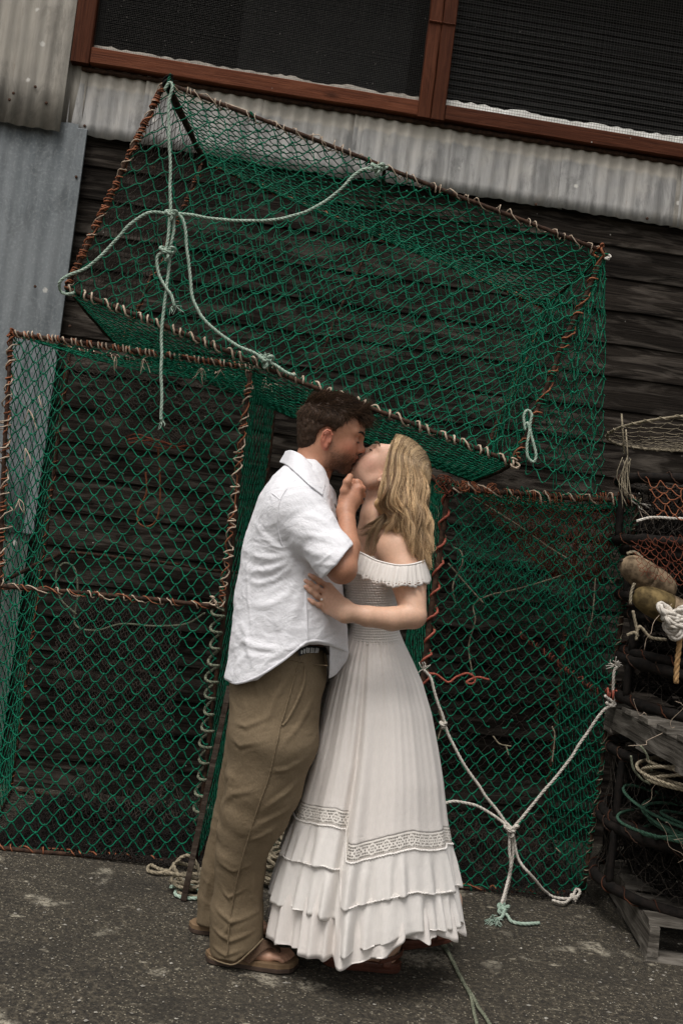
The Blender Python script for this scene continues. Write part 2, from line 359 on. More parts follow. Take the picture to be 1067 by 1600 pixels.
for r in range(rows):
    h = .166+rng.uniform(-.004, .004); cuts = [x_left-.9]
    if r % 3 == 1: cuts.append(rng.uniform(-.9, 1.5))
    cuts.append(x_right)
    for a, b_ in zip(cuts[:-1], cuts[1:]):
        board('siding_board', a+.002, b_-.002, z, z+h+.004, .0, .03, M['siding'], tilt=.010)
    z += h
# rear face of the wall, so nothing shines through the joints
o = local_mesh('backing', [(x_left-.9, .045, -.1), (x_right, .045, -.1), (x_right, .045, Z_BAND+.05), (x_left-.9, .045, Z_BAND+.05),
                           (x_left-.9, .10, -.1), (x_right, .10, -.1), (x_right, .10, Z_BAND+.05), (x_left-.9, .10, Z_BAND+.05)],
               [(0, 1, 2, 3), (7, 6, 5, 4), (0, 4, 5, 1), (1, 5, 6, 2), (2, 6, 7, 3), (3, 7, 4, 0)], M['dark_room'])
# nail heads
def corr_sheet(name, x0, x1, z0, z1, y, mat, pitch=.068, amp=.0062, ragged=.006, tilt=0.0, phase=0.0, nz=6):
    n = int((x1-x0)/pitch*10)+1; xs = np.linspace(x0, x1, n); cx = (x0+x1)/2; V = []
    rag = np.array([noise3(np.array([[x*9, z0*3, 1.7]]))[0] for x in xs])*ragged*2
    for j in range(nz+1):
        t = j/nz; zz = z0+(z1-z0)*t
        for i, x in enumerate(xs):
            V.append((x-cx, amp*math.sin((x+phase)/pitch*2*math.pi)-tilt*(1-t)+.0015*math.sin(x*31+j), zz-z0+(rag[i] if j == 0 else 0)))
    F = [(j*n+i, j*n+i+1, (j+1)*n+i+1, (j+1)*n+i) for j in range(nz) for i in range(n-1)]
    m0 = len(V); V += [(a, b+.0015, c) for a, b, c in V]; F += [(m0+(j+1)*n+i, m0+(j+1)*n+i+1, m0+j*n+i+1, m0+j*n+i) for j in range(nz) for i in range(n-1)]
    F += [(i+1, i, m0+i, m0+i+1) for i in range(n-1)]
    o = local_mesh(name, V, F, mat, smooth=True); o.location = (cx, y, z0); return o
# the band of sheets under the window
zb = Z_BAND; zt = wall_hit(400, 128, .08)[1]-.035
seams = [wall_hit(x, y)[0] for x, y in ((118, 170), (232, 190), (400, 210), (555, 240), (693, 262), (872, 290), (1052, 320), (1190, 330))]
for i in range(len(seams)-1):
    corr_sheet('corrugated_sheet', seams[i]-.025, seams[i+1]+.02, zb+rng.uniform(-.006, .006), zt+.05, -.03-(.006 if i % 2 else 0), M['sheet_band'] if i < 6 else M['sheet_left'], tilt=.012, phase=rng.uniform(0, .06))
corr_sheet('corrugated_sheet', x_left-.9, wall_hit(118, 40, .08)[0]-.006, zb-.01, zb+1.3, -.075, M['sheet_left'], tilt=.012)
corr_sheet('corrugated_sheet', wall_hit(118, 40, .08)[0]-.12, wall_hit(118, 40, .08)[0]+.08, zb+.02, zb+1.3, -.036, M['sheet_left'])
# galvanised lower panel at the left
xr, _ = wall_hit(128, 300)
zlow = wall_hit(60, 836)[1]
corr_sheet('galvanised_sheet', x_left-.9, xr-.045, zlow, zb+.05, -.05, M['galv'], pitch=.075, amp=.0035, ragged=.002)
board('galvanised_edge_trim', xr-.047, xr, zlow, zb+.03, -.062, .018, M['galv'], wob=.0005)
corr_sheet('galvanised_sheet', x_left-.9, xr-.02, -.02, zlow+.02, -.035, M['galv_low'], pitch=.075, amp=.006, ragged=.002)
def screw(x, z, y):
    mb = MB(); tube(mb, [(0, 0, 0), (0, -.004, 0), (0, -.006, 0)], [.007, .007, .003], 8); o = local_mesh('screw', np.concatenate(mb.V), mb.F, M['rust_bar']); o.location = (x, y, z); return o
for px, py in ((75, 165), (24, 150), (18, 160), (58, 140), (132, 195), (120, 277), (56, 448), (590, 268), (672, 295), (110, 510), (838, 318), (1012, 340), (240, 260)):
    x, zz = wall_hit(px, py, .06); screw(x, zz, -.088 if (px < 125 and py < 200) else -.064 if px < 125 else -.045)
# window
win = bpy.data.objects.new('window', None); COL.objects.link(win); win.parent = shed
xl = wall_hit(118, 40, .08)[0]; xm = wall_hit(684, 90, .08)[0]; zr = wall_hit(400, 128, .08)[1]; ztop = zr+.95; xR = 2.6
rw = .078
def stick(name, x0, x1, z0, z1, y=-.085, th=.05): return board(name, x0, x1, z0, z1, y, th, M['redwood'], parent=win, wob=.0012, n=10, bev=.005)
def vstick(name, x0, x1, z0, z1, y=-.085, th=.05):
    o = board(name, -(z1-z0)/2, (z1-z0)/2, -(x1-x0)/2, (x1-x0)/2, 0, th, M['redwood'], parent=win, wob=.0012, n=10, bev=.005)
    o.rotation_euler = (0, -math.pi/2, 0); o.location = ((x0+x1)/2, y, (z0+z1)/2); return o
vstick('frame_stile', xl, xl+.088, zr-rw*.55, ztop, y=-.088)
stick('frame_rail', xl+.091, xm-.068, zr-rw/2, zr+rw/2)
vstick('frame_mullion', xm-.066, xm-.002, zr-rw/2-.004, ztop, y=-.091)
vstick('frame_mullion', xm+.001, xm+.066, zr-rw/2-.006, ztop, y=-.094)
stick('frame_rail', xm+.069, xR, zr-rw/2, zr+rw/2)
stick('frame_rail', xl, xR, ztop+.003, ztop+.08)
for q in (0, 1): stick('mullion_block', xm-.066+q*.067, xm-.003+q*.067, wall_hit(690, 38, .08)[1]-.006, wall_hit(690, 38, .08)[1]+.006, y=-.100, th=.010)
for zz in (zr-.072, ):
    board('drip_flashing', xl+.05, xR, zr-rw/2-.022, zr-rw/2-.004, -.055, .03, M['rust_bar'], parent=win, n=6)
# dark room behind, with slatted shutter
room = MB(); 
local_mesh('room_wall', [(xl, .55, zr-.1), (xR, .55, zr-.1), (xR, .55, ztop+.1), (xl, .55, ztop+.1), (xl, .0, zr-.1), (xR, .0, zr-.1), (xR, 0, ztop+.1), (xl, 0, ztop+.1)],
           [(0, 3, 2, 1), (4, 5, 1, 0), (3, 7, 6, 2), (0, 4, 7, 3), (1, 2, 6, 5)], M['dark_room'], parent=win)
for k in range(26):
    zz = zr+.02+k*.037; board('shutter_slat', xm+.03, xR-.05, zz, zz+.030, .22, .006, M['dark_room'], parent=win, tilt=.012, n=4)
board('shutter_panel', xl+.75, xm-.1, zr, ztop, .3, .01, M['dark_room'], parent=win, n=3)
def wires(x0, x1, z0, z1, cell, r, y):
    mb = MB()
    for x in np.arange(x0, x1, cell): 
        j = rng.normal()*cell*.06; P = np.array([(x+j, 0, z0), (x+rng.normal()*cell*.12, rng.normal()*.001, (z0+z1)/2), (x+j, 0, z1)]); tube(mb, P, r, 3, False)
    for z_ in np.arange(z0, z1, cell): 
        xs = np.linspace(x0, x1, 9); P = np.stack([xs, rng.normal(size=9)*.001-.001, z_+rng.normal(size=9)*cell*.08], 1); tube(mb, P, r, 3, False)
    o = local_mesh('wire_mesh', np.concatenate(mb.V), mb.F, M['mesh_wire'], parent=win, smooth=True); o.location = (0, y, 0); o['kind'] = 'stuff'
wires(xl+.07, xm-.05, zr+.02, ztop, .0085, .0006, -.058)
wires(xm+.05, xR, zr+.02, ztop, .0135, .0008, -.058)
def torn(x0, x1, z0, hh, mat, name, sag=.02):
    xs = np.linspace(x0, x1, 70); V = []
    for x in xs:
        e = noise3(np.array([[x*7, 3.1, 2.2]]))[0]*.02+noise3(np.array([[x*22, 8.1, 1.2]]))[0]*.010
        yy = .006*math.sin(x/.068*2*math.pi)
        V += [(x, yy, z0), (x, yy-.003, z0+hh+e), (x, yy+.003, z0), (x, yy, z0+hh+e)]
    F = []
    for i in range(69): a = 4*i; b_ = a+4; F += [(a, b_, b_+1, a+1), (a+2, a+3, b_+3, b_+2), (a+1, b_+1, b_+3, a+3)]
    o = local_mesh(name, V, F, mat, parent=win, smooth=True); o.location = (0, -.035, 0)
torn(xm+.06, xR, zr+.01, .075, M['white_sheet'], 'torn_sheet')
torn(xl+.08, xm-.05, zr+.01, .062, mat_corrugated('rusty_sheet_edge', (.30, .27, .23), (.46, .42, .36), (.55, .50, .44), rust=1.0), 'rusty_sheet_edge')

# fluff and dust caught in the window mesh
mb = MB()
for _ in range(90):
    x, z_ = rng.uniform(xl+.1, xR-.1), rng.uniform(zr+.05, ztop-.05)
    if rng.random() > .35: x = rng.uniform(xl+.1, xm-.08)
    q = rng.uniform(.0012, .0045); a = rng.uniform(0, 6.28); P = [(x+q*math.cos(a), -.062, z_+q*math.sin(a)), (x, -.0645, z_), (x-q*math.cos(a+.5), -.062, z_-q*math.sin(a+.5))]; tube(mb, P, [.0004, .0011, .0003], 4)
o = local_mesh('fluff', np.concatenate(mb.V), mb.F, simple_mat('pale_fluff', (.22, .21, .19), (.42, .40, .37)), parent=win); o['kind'] = 'stuff'
# ---------------------------------------------------------------- netting
def net(name, surf, nu, nv, mat, parent, r=.0022, wob=.12, out=.012, hole=None, seed=0, curl=.13, drop=.004, knots=True):
    """diamond netting over surf(u, v) -> point; strands meet at knots, each bar bows a little"""
    g = np.random.default_rng(seed+11); NU, NV = 2*nu, 2*nv
    I, J = np.meshgrid(np.arange(NU+1), np.arange(NV+1), indexing='ij')
    U_ = I/NU; V_ = J/NV
    ju = g.normal(size=U_.shape)*wob*.30/NU; jv = g.normal(size=U_.shape)*wob*.30/NV
    lf = np.stack([U_*5+seed*3.7, V_*5+1.3, np.full(U_.shape, seed*1.1)], -1).reshape(-1, 3)
    ju = ju+noise3(lf).reshape(U_.shape)*wob*1.6/NU; jv = jv+noise3(lf+31).reshape(U_.shape)*wob*1.6/NV
    edge = (I == 0) | (I == NU) | (J == 0) | (J == NV); ju[edge] = 0; jv[edge] = 0
    uu = np.clip(U_+ju, 0, 1); vv = np.clip(V_+jv, 0, 1)
    P = surf(uu, vv); e = 1e-3
    du = surf(np.clip(uu+e, 0, 1), vv)-surf(np.clip(uu-e, 0, 1), vv); dv = surf(uu, np.clip(vv+e, 0, 1))-surf(uu, np.clip(vv-e, 0, 1))
    Nn = np.cross(du, dv); Nn /= np.linalg.norm(Nn, axis=-1)[..., None]+1e-12
    P = P+Nn*((noise3(lf*.6+77).reshape(U_.shape)*out*2+g.normal(size=U_.shape)*out*.12)*np.sin(np.pi*np.clip(U_, .02, .98))**.4*np.sin(np.pi*np.clip(V_, .02, .98))**.4)[..., None]
    A = []; B = []; NA = []
    for di, dj in ((1, 1), (1, -1)):
        i, j = np.meshgrid(np.arange(NU), np.arange(NV+1), indexing='ij'); ok = ((i+j) % 2 == 0) & (j+dj >= 0) & (j+dj <= NV); i, j = i[ok], j[ok]
        A.append(P[i, j]); B.append(P[i+di, j+dj]); NA.append(np.stack([(i+.5)/NU, (j+dj*.5)/NV, Nn[i, j, 0], Nn[i, j, 1], Nn[i, j, 2], np.full(i.shape, dj)], 1))
    A = np.concatenate(A); B = np.concatenate(B); NA = np.concatenate(NA)
    keep = g.random(len(A)) > .006
    if hole: 
        for (hu, hv, hr) in hole: keep &= ((NA[:, 0]-hu)**2*(nu/nv)**2+(NA[:, 1]-hv)**2) > hr**2*(1+.5*g.normal(size=len(A)))
    A, B, NA = A[keep], B[keep], NA[keep]; n = len(A); L = B-A; ln = np.linalg.norm(L, axis=1); T = L/(ln[:, None]+1e-9)
    nn = NA[:, 2:5]; S = np.cross(T, nn); S /= np.linalg.norm(S, axis=1)[:, None]+1e-9
    ts = np.array([0, .22, .5, .78, 1.0]); sc = np.array([0, 1, 0, -1, 0])*curl*.35
    amp = ln*(g.normal(size=n)*.35+1.0)*NA[:, 5]; amp2 = ln*g.normal(size=n)*.045
    Q = A[:, None]+L[:, None]*ts[None, :, None]+S[:, None]*(amp[:, None]*sc[None]+amp2[:, None]*np.array([0, .7, 1, .7, 0])[None])[..., None]
    Q[:, 1:4, 2] -= drop*np.array([.6, 1, .6])
    K = 3; a = np.arange(K)*2*np.pi/K
    V = Q[:, :, None]+r*(np.cos(a)[None, None, :, None]*S[:, None, None]+np.sin(a)[None, None, :, None]*nn[:, None, None])
    V = V.reshape(-1, 3); base = (np.arange(n)*5*K)[:, None]; f = []
    for s in range(4):
        for k in range(K): f.append(np.stack([base[:, 0]+s*K+k, base[:, 0]+s*K+(k+1) % K, base[:, 0]+(s+1)*K+(k+1) % K, base[:, 0]+(s+1)*K+k], 1))
    F = np.concatenate(f)
    if knots:
        ok = ((I+J) % 2 == 0); C = P[ok]; NN = Nn[ok]; kr = r*1.9
        if hole:
            kk = np.ones(len(C), bool)
            for (hu, hv, hr) in hole: kk &= ((U_[ok]-hu)**2*(nu/nv)**2+(V_[ok]-hv)**2) > (hr*.8)**2
            C = C[kk]; NN = NN[kk]
        D = np.array([[1, 0, 0], [-1, 0, 0], [0, 1, 0], [0, -1, 0], [0, 0, 1], [0, 0, -1]])*kr
        KV = (C[:, None]+D[None]*(1+.25*g.normal(size=(len(C), 1, 1)))).reshape(-1, 3); kb = len(V)+np.arange(len(C))*6
        tri = [(0, 2, 4), (2, 1, 4), (1, 3, 4), (3, 0, 4), (2, 0, 5), (1, 2, 5), (3, 1, 5), (0, 3, 5)]
        KF = np.concatenate([np.stack([kb+x, kb+y, kb+z_, kb+z_], 1) for x, y, z_ in tri])
        # triangles kept as a second mesh block
        faces = [tuple(x) for x in F.tolist()]+[tuple(x[:3]) for x in KF.tolist()]
        V = np.concatenate([V, KV])
    else: faces = F
    return mesh_np(name, V, faces, mat, parent, stuff=True)
def bil(A, B, C, D, belly=0.0, bdir=None):
    """A(0,0) B(1,0) C(1,1) D(0,1)"""
    A, B, C, D = map(np.asarray, (A, B, C, D)); bd = np.zeros(3) if bdir is None else np.asarray(bdir)
    def f(u, v):
        u = u[..., None]; v = v[..., None]
        return A*(1-u)*(1-v)+B*u*(1-v)+C*u*v+D*(1-u)*v+bd*belly*(4*u*(1-u))**.7*(4*v*(1-v))**.7
    return f
def bar(P, Q, parent, r=.0085, mat='rust_bar', bow=.004, name='frame_bar'):
    P, Q = np.asarray(P), np.asarray(Q); n = 14; t = np.linspace(0, 1, n)[:, None]; C = P*(1-t)+Q*t+smooth_rand(n, 3)*bow*np.sin(np.pi*t)
    mb = MB(); tube(mb, C, r*(1+rng.normal(size=n)*.06), 8); return mb.build(name, M[mat], parent)
def lash(P, Q, parent, mat, r=.0022, R=.011, pitch=.028, irr=.5, a0=0.0, a1=1.0, gap=.25, name='lashing', k=4, kick=.0):
    """twine wound round a bar: open turns, tight bunches and gaps"""
    P, Q = np.asarray(P, float), np.asarray(Q, float); P, Q = P+(Q-P)*a0, P+(Q-P)*a1; L = np.linalg.norm(Q-P); T = (Q-P)/L
    a = np.array([0, 1.0, 0]); N = a-T*np.dot(a, T); N /= np.linalg.norm(N); B = np.cross(T, N); mb = MB(); s = 0.0; ang = rng.uniform(0, 6); pts = []
    while s < L:
        ds = pitch/12*(1+irr*math.sin(s*37+ang*.11)+irr*.6*rng.normal()); 
        if rng.random() < gap*.003: ds += pitch*rng.uniform(.8, 2.5)
        s += max(ds, pitch*.02); ang += 2*math.pi/12; rr = R*(1+.12*rng.normal()+kick*max(0, math.sin(ang*1.0+s*9))**6)
        pts.append(P+T*min(s, L)+rr*(math.cos(ang)*N+math.sin(ang)*B))
    tube(mb, pts, r, k); return mb.build(name, M[mat] if isinstance(mat, str) else mat, parent)
def bunch(C, parent, mat, R=.016, r=.0022, n=60, name='knot'):
    """a tangled knot of twine"""
    C = np.asarray(C); pts = []; a = rng.uniform(0, 6, 3)
    for i in range(n):
        t = i*.55; pts.append(C+R*np.array([math.sin(t*1.0+a[0])*math.cos(t*.37), math.cos(t*.83+a[1])*.8, math.sin(t*.61+a[2])]))
    mb = MB(); tube(mb, catmull(pts, R*.35), r, 4); return mb.build(name, M[mat], parent)
def ends(C, parent, mat, n=5, L=.03, r=.0014, name='frayed_end', dirn=(0, 0, -1)):
    mb = MB(); C = np.asarray(C)
    for _ in range(n):
        d = np.asarray(dirn)+rng.normal(size=3)*.6; d /= np.linalg.norm(d); tube(mb, catmull([C, C+d*L*.5+rng.normal(size=3)*L*.1, C+d*L+rng.normal(size=3)*L*.2-np.array([0, 0, L*.2])], L*.2), r, 4)
    o = mb.build(name, M[mat], parent); o['kind'] = 'stuff'; return o
# a trap is eight corners: front tl tr br bl, back tl tr br bl
def trap_frame(t, F4, B4, skip=()):
    bars = {}
    nm = ('top', 'right', 'bottom', 'left')
    for i in range(4):
        j = (i+1) % 4
        bars['f'+nm[i]] = (F4[i], F4[j]); bars['b'+nm[i]] = (B4[i], B4[j]); bars['d%d' % i] = (F4[i], B4[i])
    for k, (a, b) in bars.items():
        if k not in skip: bar(a, b, t)
    return bars
YL = 3.83; YB = 4.62
# ---- left trap
LF = [W(18, 520, YL), W(392, 574, YL), G(306, 1348, .012), G(-22, 1322, .012)]
LB = [W(110, 545, YB), W(434, 600, YB), None, None]
LB[2] = np.array([LB[1][0]-.0, YB, .012]); LB[3] = np.array([LB[0][0]-.005, YB, .012])
lt = thing('fish_trap', 'tall green netted fish trap standing at the left, its right edge laced with rope', 'fish trap', tuple(LF[3]))
lb = trap_frame(lt, LF, LB)
mid_l = W(0, 915, YL); mid_r = W(345, 948, YL); mid_bl = W(103, 862, YB)
bar(mid_l-(mid_r-mid_l)*.03, mid_r, lt); bar(mid_bl, mid_l-(mid_r-mid_l)*.03, lt); bar(mid_bl, mid_bl+np.array([.80, .03, -.0]), lt, .007)
net('net_panel', bil(LF[0], LF[1], mid_r, mid_l), 14, 14, M['net_green'], lt, seed=1, r=.0026)
net('net_panel', bil(mid_l, mid_r, LF[2], LF[3]), 13, 15, M['net_green'], lt, seed=2, out=.02, r=.0026)
net('net_panel', bil(LF[1], LB[1], LB[2], LF[2]), 13, 30, M['net_green'], lt, seed=3, wob=.25)
net('net_panel', bil(LB[0], LF[0], LF[3], LB[3]), 10, 30, M['net_green'], lt, seed=4, wob=.2)
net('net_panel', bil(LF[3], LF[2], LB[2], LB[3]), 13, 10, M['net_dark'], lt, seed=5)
net('net_panel', bil(LF[0], LF[1], LB[1], LB[0], .05, (0, 0, -1)), 13, 9, M['net_green'], lt, seed=6)
# dark funnel net hanging inside, gathered in a red-corded mouth
def funnel_l(u, v):
    a = np.asarray(LB[0])+(0.0, 0, .0); b = np.asarray(LB[1]); A_ = a*(1-u[..., None])+b*u[..., None]
    F_ = np.asarray(W(60, 545, YL+.05))*(1-u[..., None])+np.asarray(W(375, 590, YL+.08))*u[..., None]
    rim = A_*.5+F_*.5; mouth = W(248, 690, 4.2)+np.array([.13, 0, 0])*np.cos(u*np.pi-np.pi)[..., None]+np.array([0, .05, 0])*np.sin(u*np.pi*2)[..., None]
    s = v[..., None]; sag = np.sin(s*np.pi*.5)
    return rim*(1-s)+mouth*s+np.array([0, 0, -.16])*(sag-s)*(1.0)
net('funnel_net', funnel_l, 22, 18, M['net_dark'], lt, r=.0014, seed=7, wob=.4, out=.03, knots=False)
def funnel_l2(u, v):
    a = np.asarray(LB[3])+np.array([.15, -.1, .95]); b = a+np.array([.55, 0, -.05]); s = v[..., None]
    rim = a*(1-u[..., None])+b*u[..., None]; low = (a+np.array([.10, -.15, -.62]))*(1-u[..., None])+(b+np.array([.08, -.1, -.75]))*u[..., None]
    return rim*(1-s)+low*s+np.array([0, -.12, 0])*np.sin(s*np.pi)
net('funnel_net', funnel_l2, 26, 28, M['net_dark'], lt, r=.0015, seed=8, wob=.4, out=.05, knots=False)
def shade_net(t, cx, cy, sx, sy, h, seed, mat, nu=34, nv=22, r=.0022, name='shade_net_heap'):  # crumpled dark net, added so that a trap's floor reads as shaded
    def f(u, v):
        p = np.stack([u*2.3+seed, v*2.3, np.full(u.shape, seed*.7)], -1).reshape(-1, 3); z = np.abs(noise3(p)+.5*noise3(p*2.3)).reshape(u.shape)*h*1.6*(np.sin(np.pi*u)*np.sin(np.pi*v))**.5
        return np.stack([cx+(u-.5)*sx, cy+(v-.5)*sy, .012+z], -1)
    return net(name, f, nu, nv, mat, t, r=r, seed=seed, wob=1.1, out=.012, knots=False)
M['net_black'] = simple_mat('black_net_twine', (.006, .005, .0045), (.020, .016, .013), 25, .95)
lcx = (LF[3][0]+LF[2][0])/2
shade_net(lt, lcx+.03, 4.22, .86, .74, .16, 61, M['net_black'], 44, 34, .0026); shade_net(lt, lcx+.02, 4.16, .84, .62, .05, 62, M['net_black'], 44, 30, .0026); shade_net(lt, lcx+.05, 4.45, .8, .4, .34, 63, M['net_dark'], 34, 22, .0018)  # near-black twine stands in for shade on the left trap's floor
mo = MB()
for k in range(3):
    cc = W(248, 690, 4.2); ths = np.linspace(0, 2*np.pi, 28); tube(mo, [cc+np.array([.135*math.cos(a)+.004*rng.normal(), .05*math.sin(a), -.012+.008*k+.012*math.sin(a*3+k)]) for a in ths], .0028, 5)
mo.build('mouth_cord', M['net_red'], lt, stuff=True)
# lashings on the left trap
lash(*lb['ftop'], lt, 'tw_cream', r=.0032, pitch=.026, R=.0125, irr=.5, gap=.3); lash(*lb['ftop'], lt, 'tw_orange', r=.0032, pitch=.040, R=.0115, irr=.7)
lash(*lb['btop'], lt, 'tw_cream', r=.0024, pitch=.030, irr=.6)
lash(LF[0], mid_l, lt, 'tw_orange', r=.0032, pitch=.036, irr=.9, gap=2); lash(LF[0], mid_l, lt, 'tw_cream', r=.0030, pitch=.075, R=.014, irr=.9, kick=1.8)
lash(LF[1], mid_r, lt, 'tw_cream', r=.0030, pitch=.062, R=.0135, irr=.9, gap=3, kick=.8); lash(LF[1], mid_r, lt, 'tw_orange', r=.0030, pitch=.062, irr=.9, gap=3)
lash(mid_l, mid_r, lt, 'tw_cream', r=.0026, pitch=.085, R=.012, irr=.9); lash(mid_l, mid_r, lt, 'tw_orange', r=.0026, pitch=.11, R=.012)
lash(LF[3], LF[2], lt, 'tw_orange', r=.0030, pitch=.055, R=.012, irr=.9, gap=3)
lash(LB[0], LB[3], lt, 'tw_orange', r=.0022, pitch=.06, irr=.9, gap=4); lash(*lb['d0'], lt, 'tw_orange', r=.002, pitch=.06, gap=3)
P0, P1 = mid_r+np.array([0, 0, .02]), LF[2]+np.array([0, 0, .16])
mb = MB(); T_ = (P1-P0); n = 150; pts = []
for i in range(n):
    t = i/(n-1); a = t*2*math.pi*13.5; rr = .021+.004*math.sin(t*23); pts.append(P0+T_*t+np.array([rr*math.cos(a)-.008, -.004+rr*math.sin(a), .010*math.sin(a*1.0+1)]))
rope(mb, pts, .0058, step=.006); mb.build('edge_rope', M['rope_olive'], lt)
for p, c in ((LF[1], 'tw_cream'), (LF[0], 'tw_orange'), (mid_r, 'rope_olive'), (mid_r+np.array([-.03, -.01, .02]), 'tw_cream'), (W(528/2.67+80, 465/2.67+380, YL-.01), 'net_green'), (W(252, 555, YL-.01), 'net_green')): bunch(p, lt, c, .016, .0026, 40)
for px, py in ((225, 560), (315, 575), (345, 578), (415, 590), (425, 600), (180, 556)): ends(W(px, py, YL-.01 if px < 400 else YL+.2), lt, 'tw_cream', 5, .045, .0012)
for px, py in ((60, 640), (40, 720), (30, 800), (45, 660)): ends(W(px, py-20, YL-.012), lt, 'tw_cream', 3, .06, .0018, dirn=(.8, -.2, -.7))
mb = MB(); rope(mb, [W(228, 738, 4.3), W(229, 770, 4.3), W(216, 800, 4.3), W(216, 815, 4.3), W(228, 823, 4.3), W(243, 815, 4.3), W(250, 790, 4.3), W(250, 735, 4.3), W(247, 700, 4.28)], .0042, k=4); mb.build('cord_loop', M['tw_orange'], lt)
mb = MB(); rope(mb, [W(120, 960, 4.4), W(95, 935, 4.4), W(88, 900, 4.4), W(100, 880, 4.4), W(118, 890, 4.4), W(122, 930, 4.4), W(118, 975, 4.4), W(150, 985, 4.3), W(190, 975, 4.2), W(240, 978, 4.2), W(290, 975, 4.1), W(320, 958, 4.0)], .0045); mb.build('inner_rope', M['rope_olive'], lt)
mb = MB(); rope(mb, [W(270, 920, 4.5), W(205, 1040, 4.5), W(190, 1100, 4.5)], .003, k=4); rope(mb, [W(330, 1030, 4.3), W(200, 1160, 4.4), W(150, 1180, 4.4)], .003, k=4); mb.build('inner_cord', M['net_dark'], lt, stuff=True)

# ---- right trap
YR = 3.97; YRB = 4.74
RF = [W(700, 762, YR), W(996, 786, YR), G(910, 1398, .012), G(628, 1380, .012)]
RB = [W(668, 745, YRB), W(905, 800, YRB), None, None]
RB[2] = np.array([RB[1][0], YRB, .012]); RB[3] = np.array([RB[0][0], YRB, .012])
RF[3] = np.array([RF[0][0]-.01, RF[3][1], .012])
rt = thing('fish_trap', 'tall green netted fish trap standing right of the woman, red net inside', 'fish trap', tuple(RF[3]))
rb = trap_frame(rt, RF, RB, skip=('fleft',))
bar(RF[0], RF[3], rt, .0115)
dd = np.array([0, 0, -1.0])
def surf_rf(u, v):
    b = bil(RF[0], RF[1], RF[2], RF[3])(u, v); return b+np.array([0, .05, 0])*(np.sin(np.pi*u)*np.sin(np.pi*v))[..., None]
net('net_panel', surf_rf, 12, 26, M['net_green'], rt, seed=21, out=.02, r=.0026, hole=[(.42, .62, .035), (.55, .57, .03)])
net('net_panel', bil(RB[0], RF[0], RF[3], RB[3], .03, (-1, 0, 0)), 16, 26, M['net_green'], rt, seed=22, wob=.3, r=.0024)
net('net_panel', bil(RF[1], RB[1], RB[2], RF[2]), 10, 26, M['net_green'], rt, seed=23, wob=.25)
net('net_panel', bil(RF[0], RF[1], RB[1], RB[0], .04, dd), 11, 9, M['net_green'], rt, seed=24)
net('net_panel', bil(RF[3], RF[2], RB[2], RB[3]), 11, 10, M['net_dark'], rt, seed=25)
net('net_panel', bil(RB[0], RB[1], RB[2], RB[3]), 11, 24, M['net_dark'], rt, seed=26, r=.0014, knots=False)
def funnel_r(u, v):
    uu = u[..., None]; s = v[..., None]; top = W(735, 765, YR+.1)*(1-uu)+W(975, 795, YR+.12)*uu
    mouth = W(900, 905, 4.3)+np.array([.10, 0, 0])*np.cos(u*np.pi-np.pi)[..., None]+np.array([0, .05, .0])*np.sin(u*6.28)[..., None]
    return top*(1-s)+mouth*s+np.array([0, 0, -.10])*(np.sin(s*np.pi*.5)-s)
net('funnel_net', funnel_r, 26, 13, M['net_red'], rt, r=.0019, seed=27, wob=.6, out=.04, knots=False)
def funnel_r2(u, v):
    uu = u[..., None]; s = v[..., None]; top = W(720, 770, 4.5)*(1-uu)+W(900, 800, 4.6)*uu
    return top*(1-s)+(top+np.array([.0, -.15, -.55]))*s+np.array([0, .1, 0])*np.sin(s*np.pi*2)
net('funnel_net', funnel_r2, 24, 18, M['net_green'], rt, r=.0018, seed=28, wob=.7, out=.06, knots=False)
rcx = (RF[3][0]+RF[2][0])/2
shade_net(rt, rcx+.02, 4.36, .78, .70, .10, 64, M['net_black'], 40, 30, .0026); shade_net(rt, rcx, 4.45, .76, .5, .40, 65, M['net_dark'], 30, 24, .0017)  # dark nets added in place of shade inside the right trap
lash(*rb['ftop'], rt, 'tw_cream', r=.0036, pitch=.085, R=.016, irr=.9, kick=1.4); lash(*rb['ftop'], rt, 'tw_orange', r=.0020, pitch=.022, R=.014, irr=.9, kick=1.5)
lash(*rb['ftop'], rt, 'net_green', r=.0024, pitch=.05, R=.016, irr=.9, kick=1.2, a0=.3)
lash(RF[0], RF[3], rt, 'tw_red', r=.0052, pitch=.098, R=.0165, irr=.25, name='edge_cord', k=6)
lash(*rb['fright'], rt, 'net_green', r=.002, pitch=.035, irr=.9); lash(*rb['fright'], rt, 'rope_tan', r=.0022, pitch=.07, irr=.9)
lash(*rb['fbottom'], rt, 'tw_orange', r=.0032, pitch=.09, R=.012, irr=.9, gap=5); lash(*rb['fbottom'], rt, 'net_green', r=.0028, pitch=.05, R=.013, irr=.9, gap=3)
lash(*rb['btop'], rt, 'tw_orange', r=.002, pitch=.04); lash(RB[2], RB[1], rt, 'tw_orange', r=.002, pitch=.06, gap=3)
for q in (.08, .14, .22): bunch(RF[0]*(1-q)+RF[1]*q+np.array([0, -.01, .01]), rt, 'tw_orange', .02, .0018, 50)
bunch(RF[0]+np.array([-.02, -.01, .01]), rt, 'net_red', .035, .0018, 70); bunch(RF[0]+np.array([.0, -.01, -.01]), rt, 'rust_bar', .028, .003, 50)
bunch(RF[1], rt, 'rope_tan', .022, .003, 46); ends(RF[1], rt, 'rope_white', 6, .06, .0028, dirn=(.3, -.2, .6)); ends(RF[1]+np.array([0, 0, -.01]), rt, 'tw_cream', 4, .12, .002, dirn=(-.1, 0, -1))
mb = MB(); rope(mb, catmull([W(x, y, YR-.03) for x, y in ((668, 1052), (682, 1054), (700, 1066), (712, 1058), (730, 1052), (742, 1060), (738, 1068), (728, 1066), (745, 1058), (764, 1062))], .01), .0045, k=5); mb.build('red_cord', M['tw_red'], rt)
mb = MB()
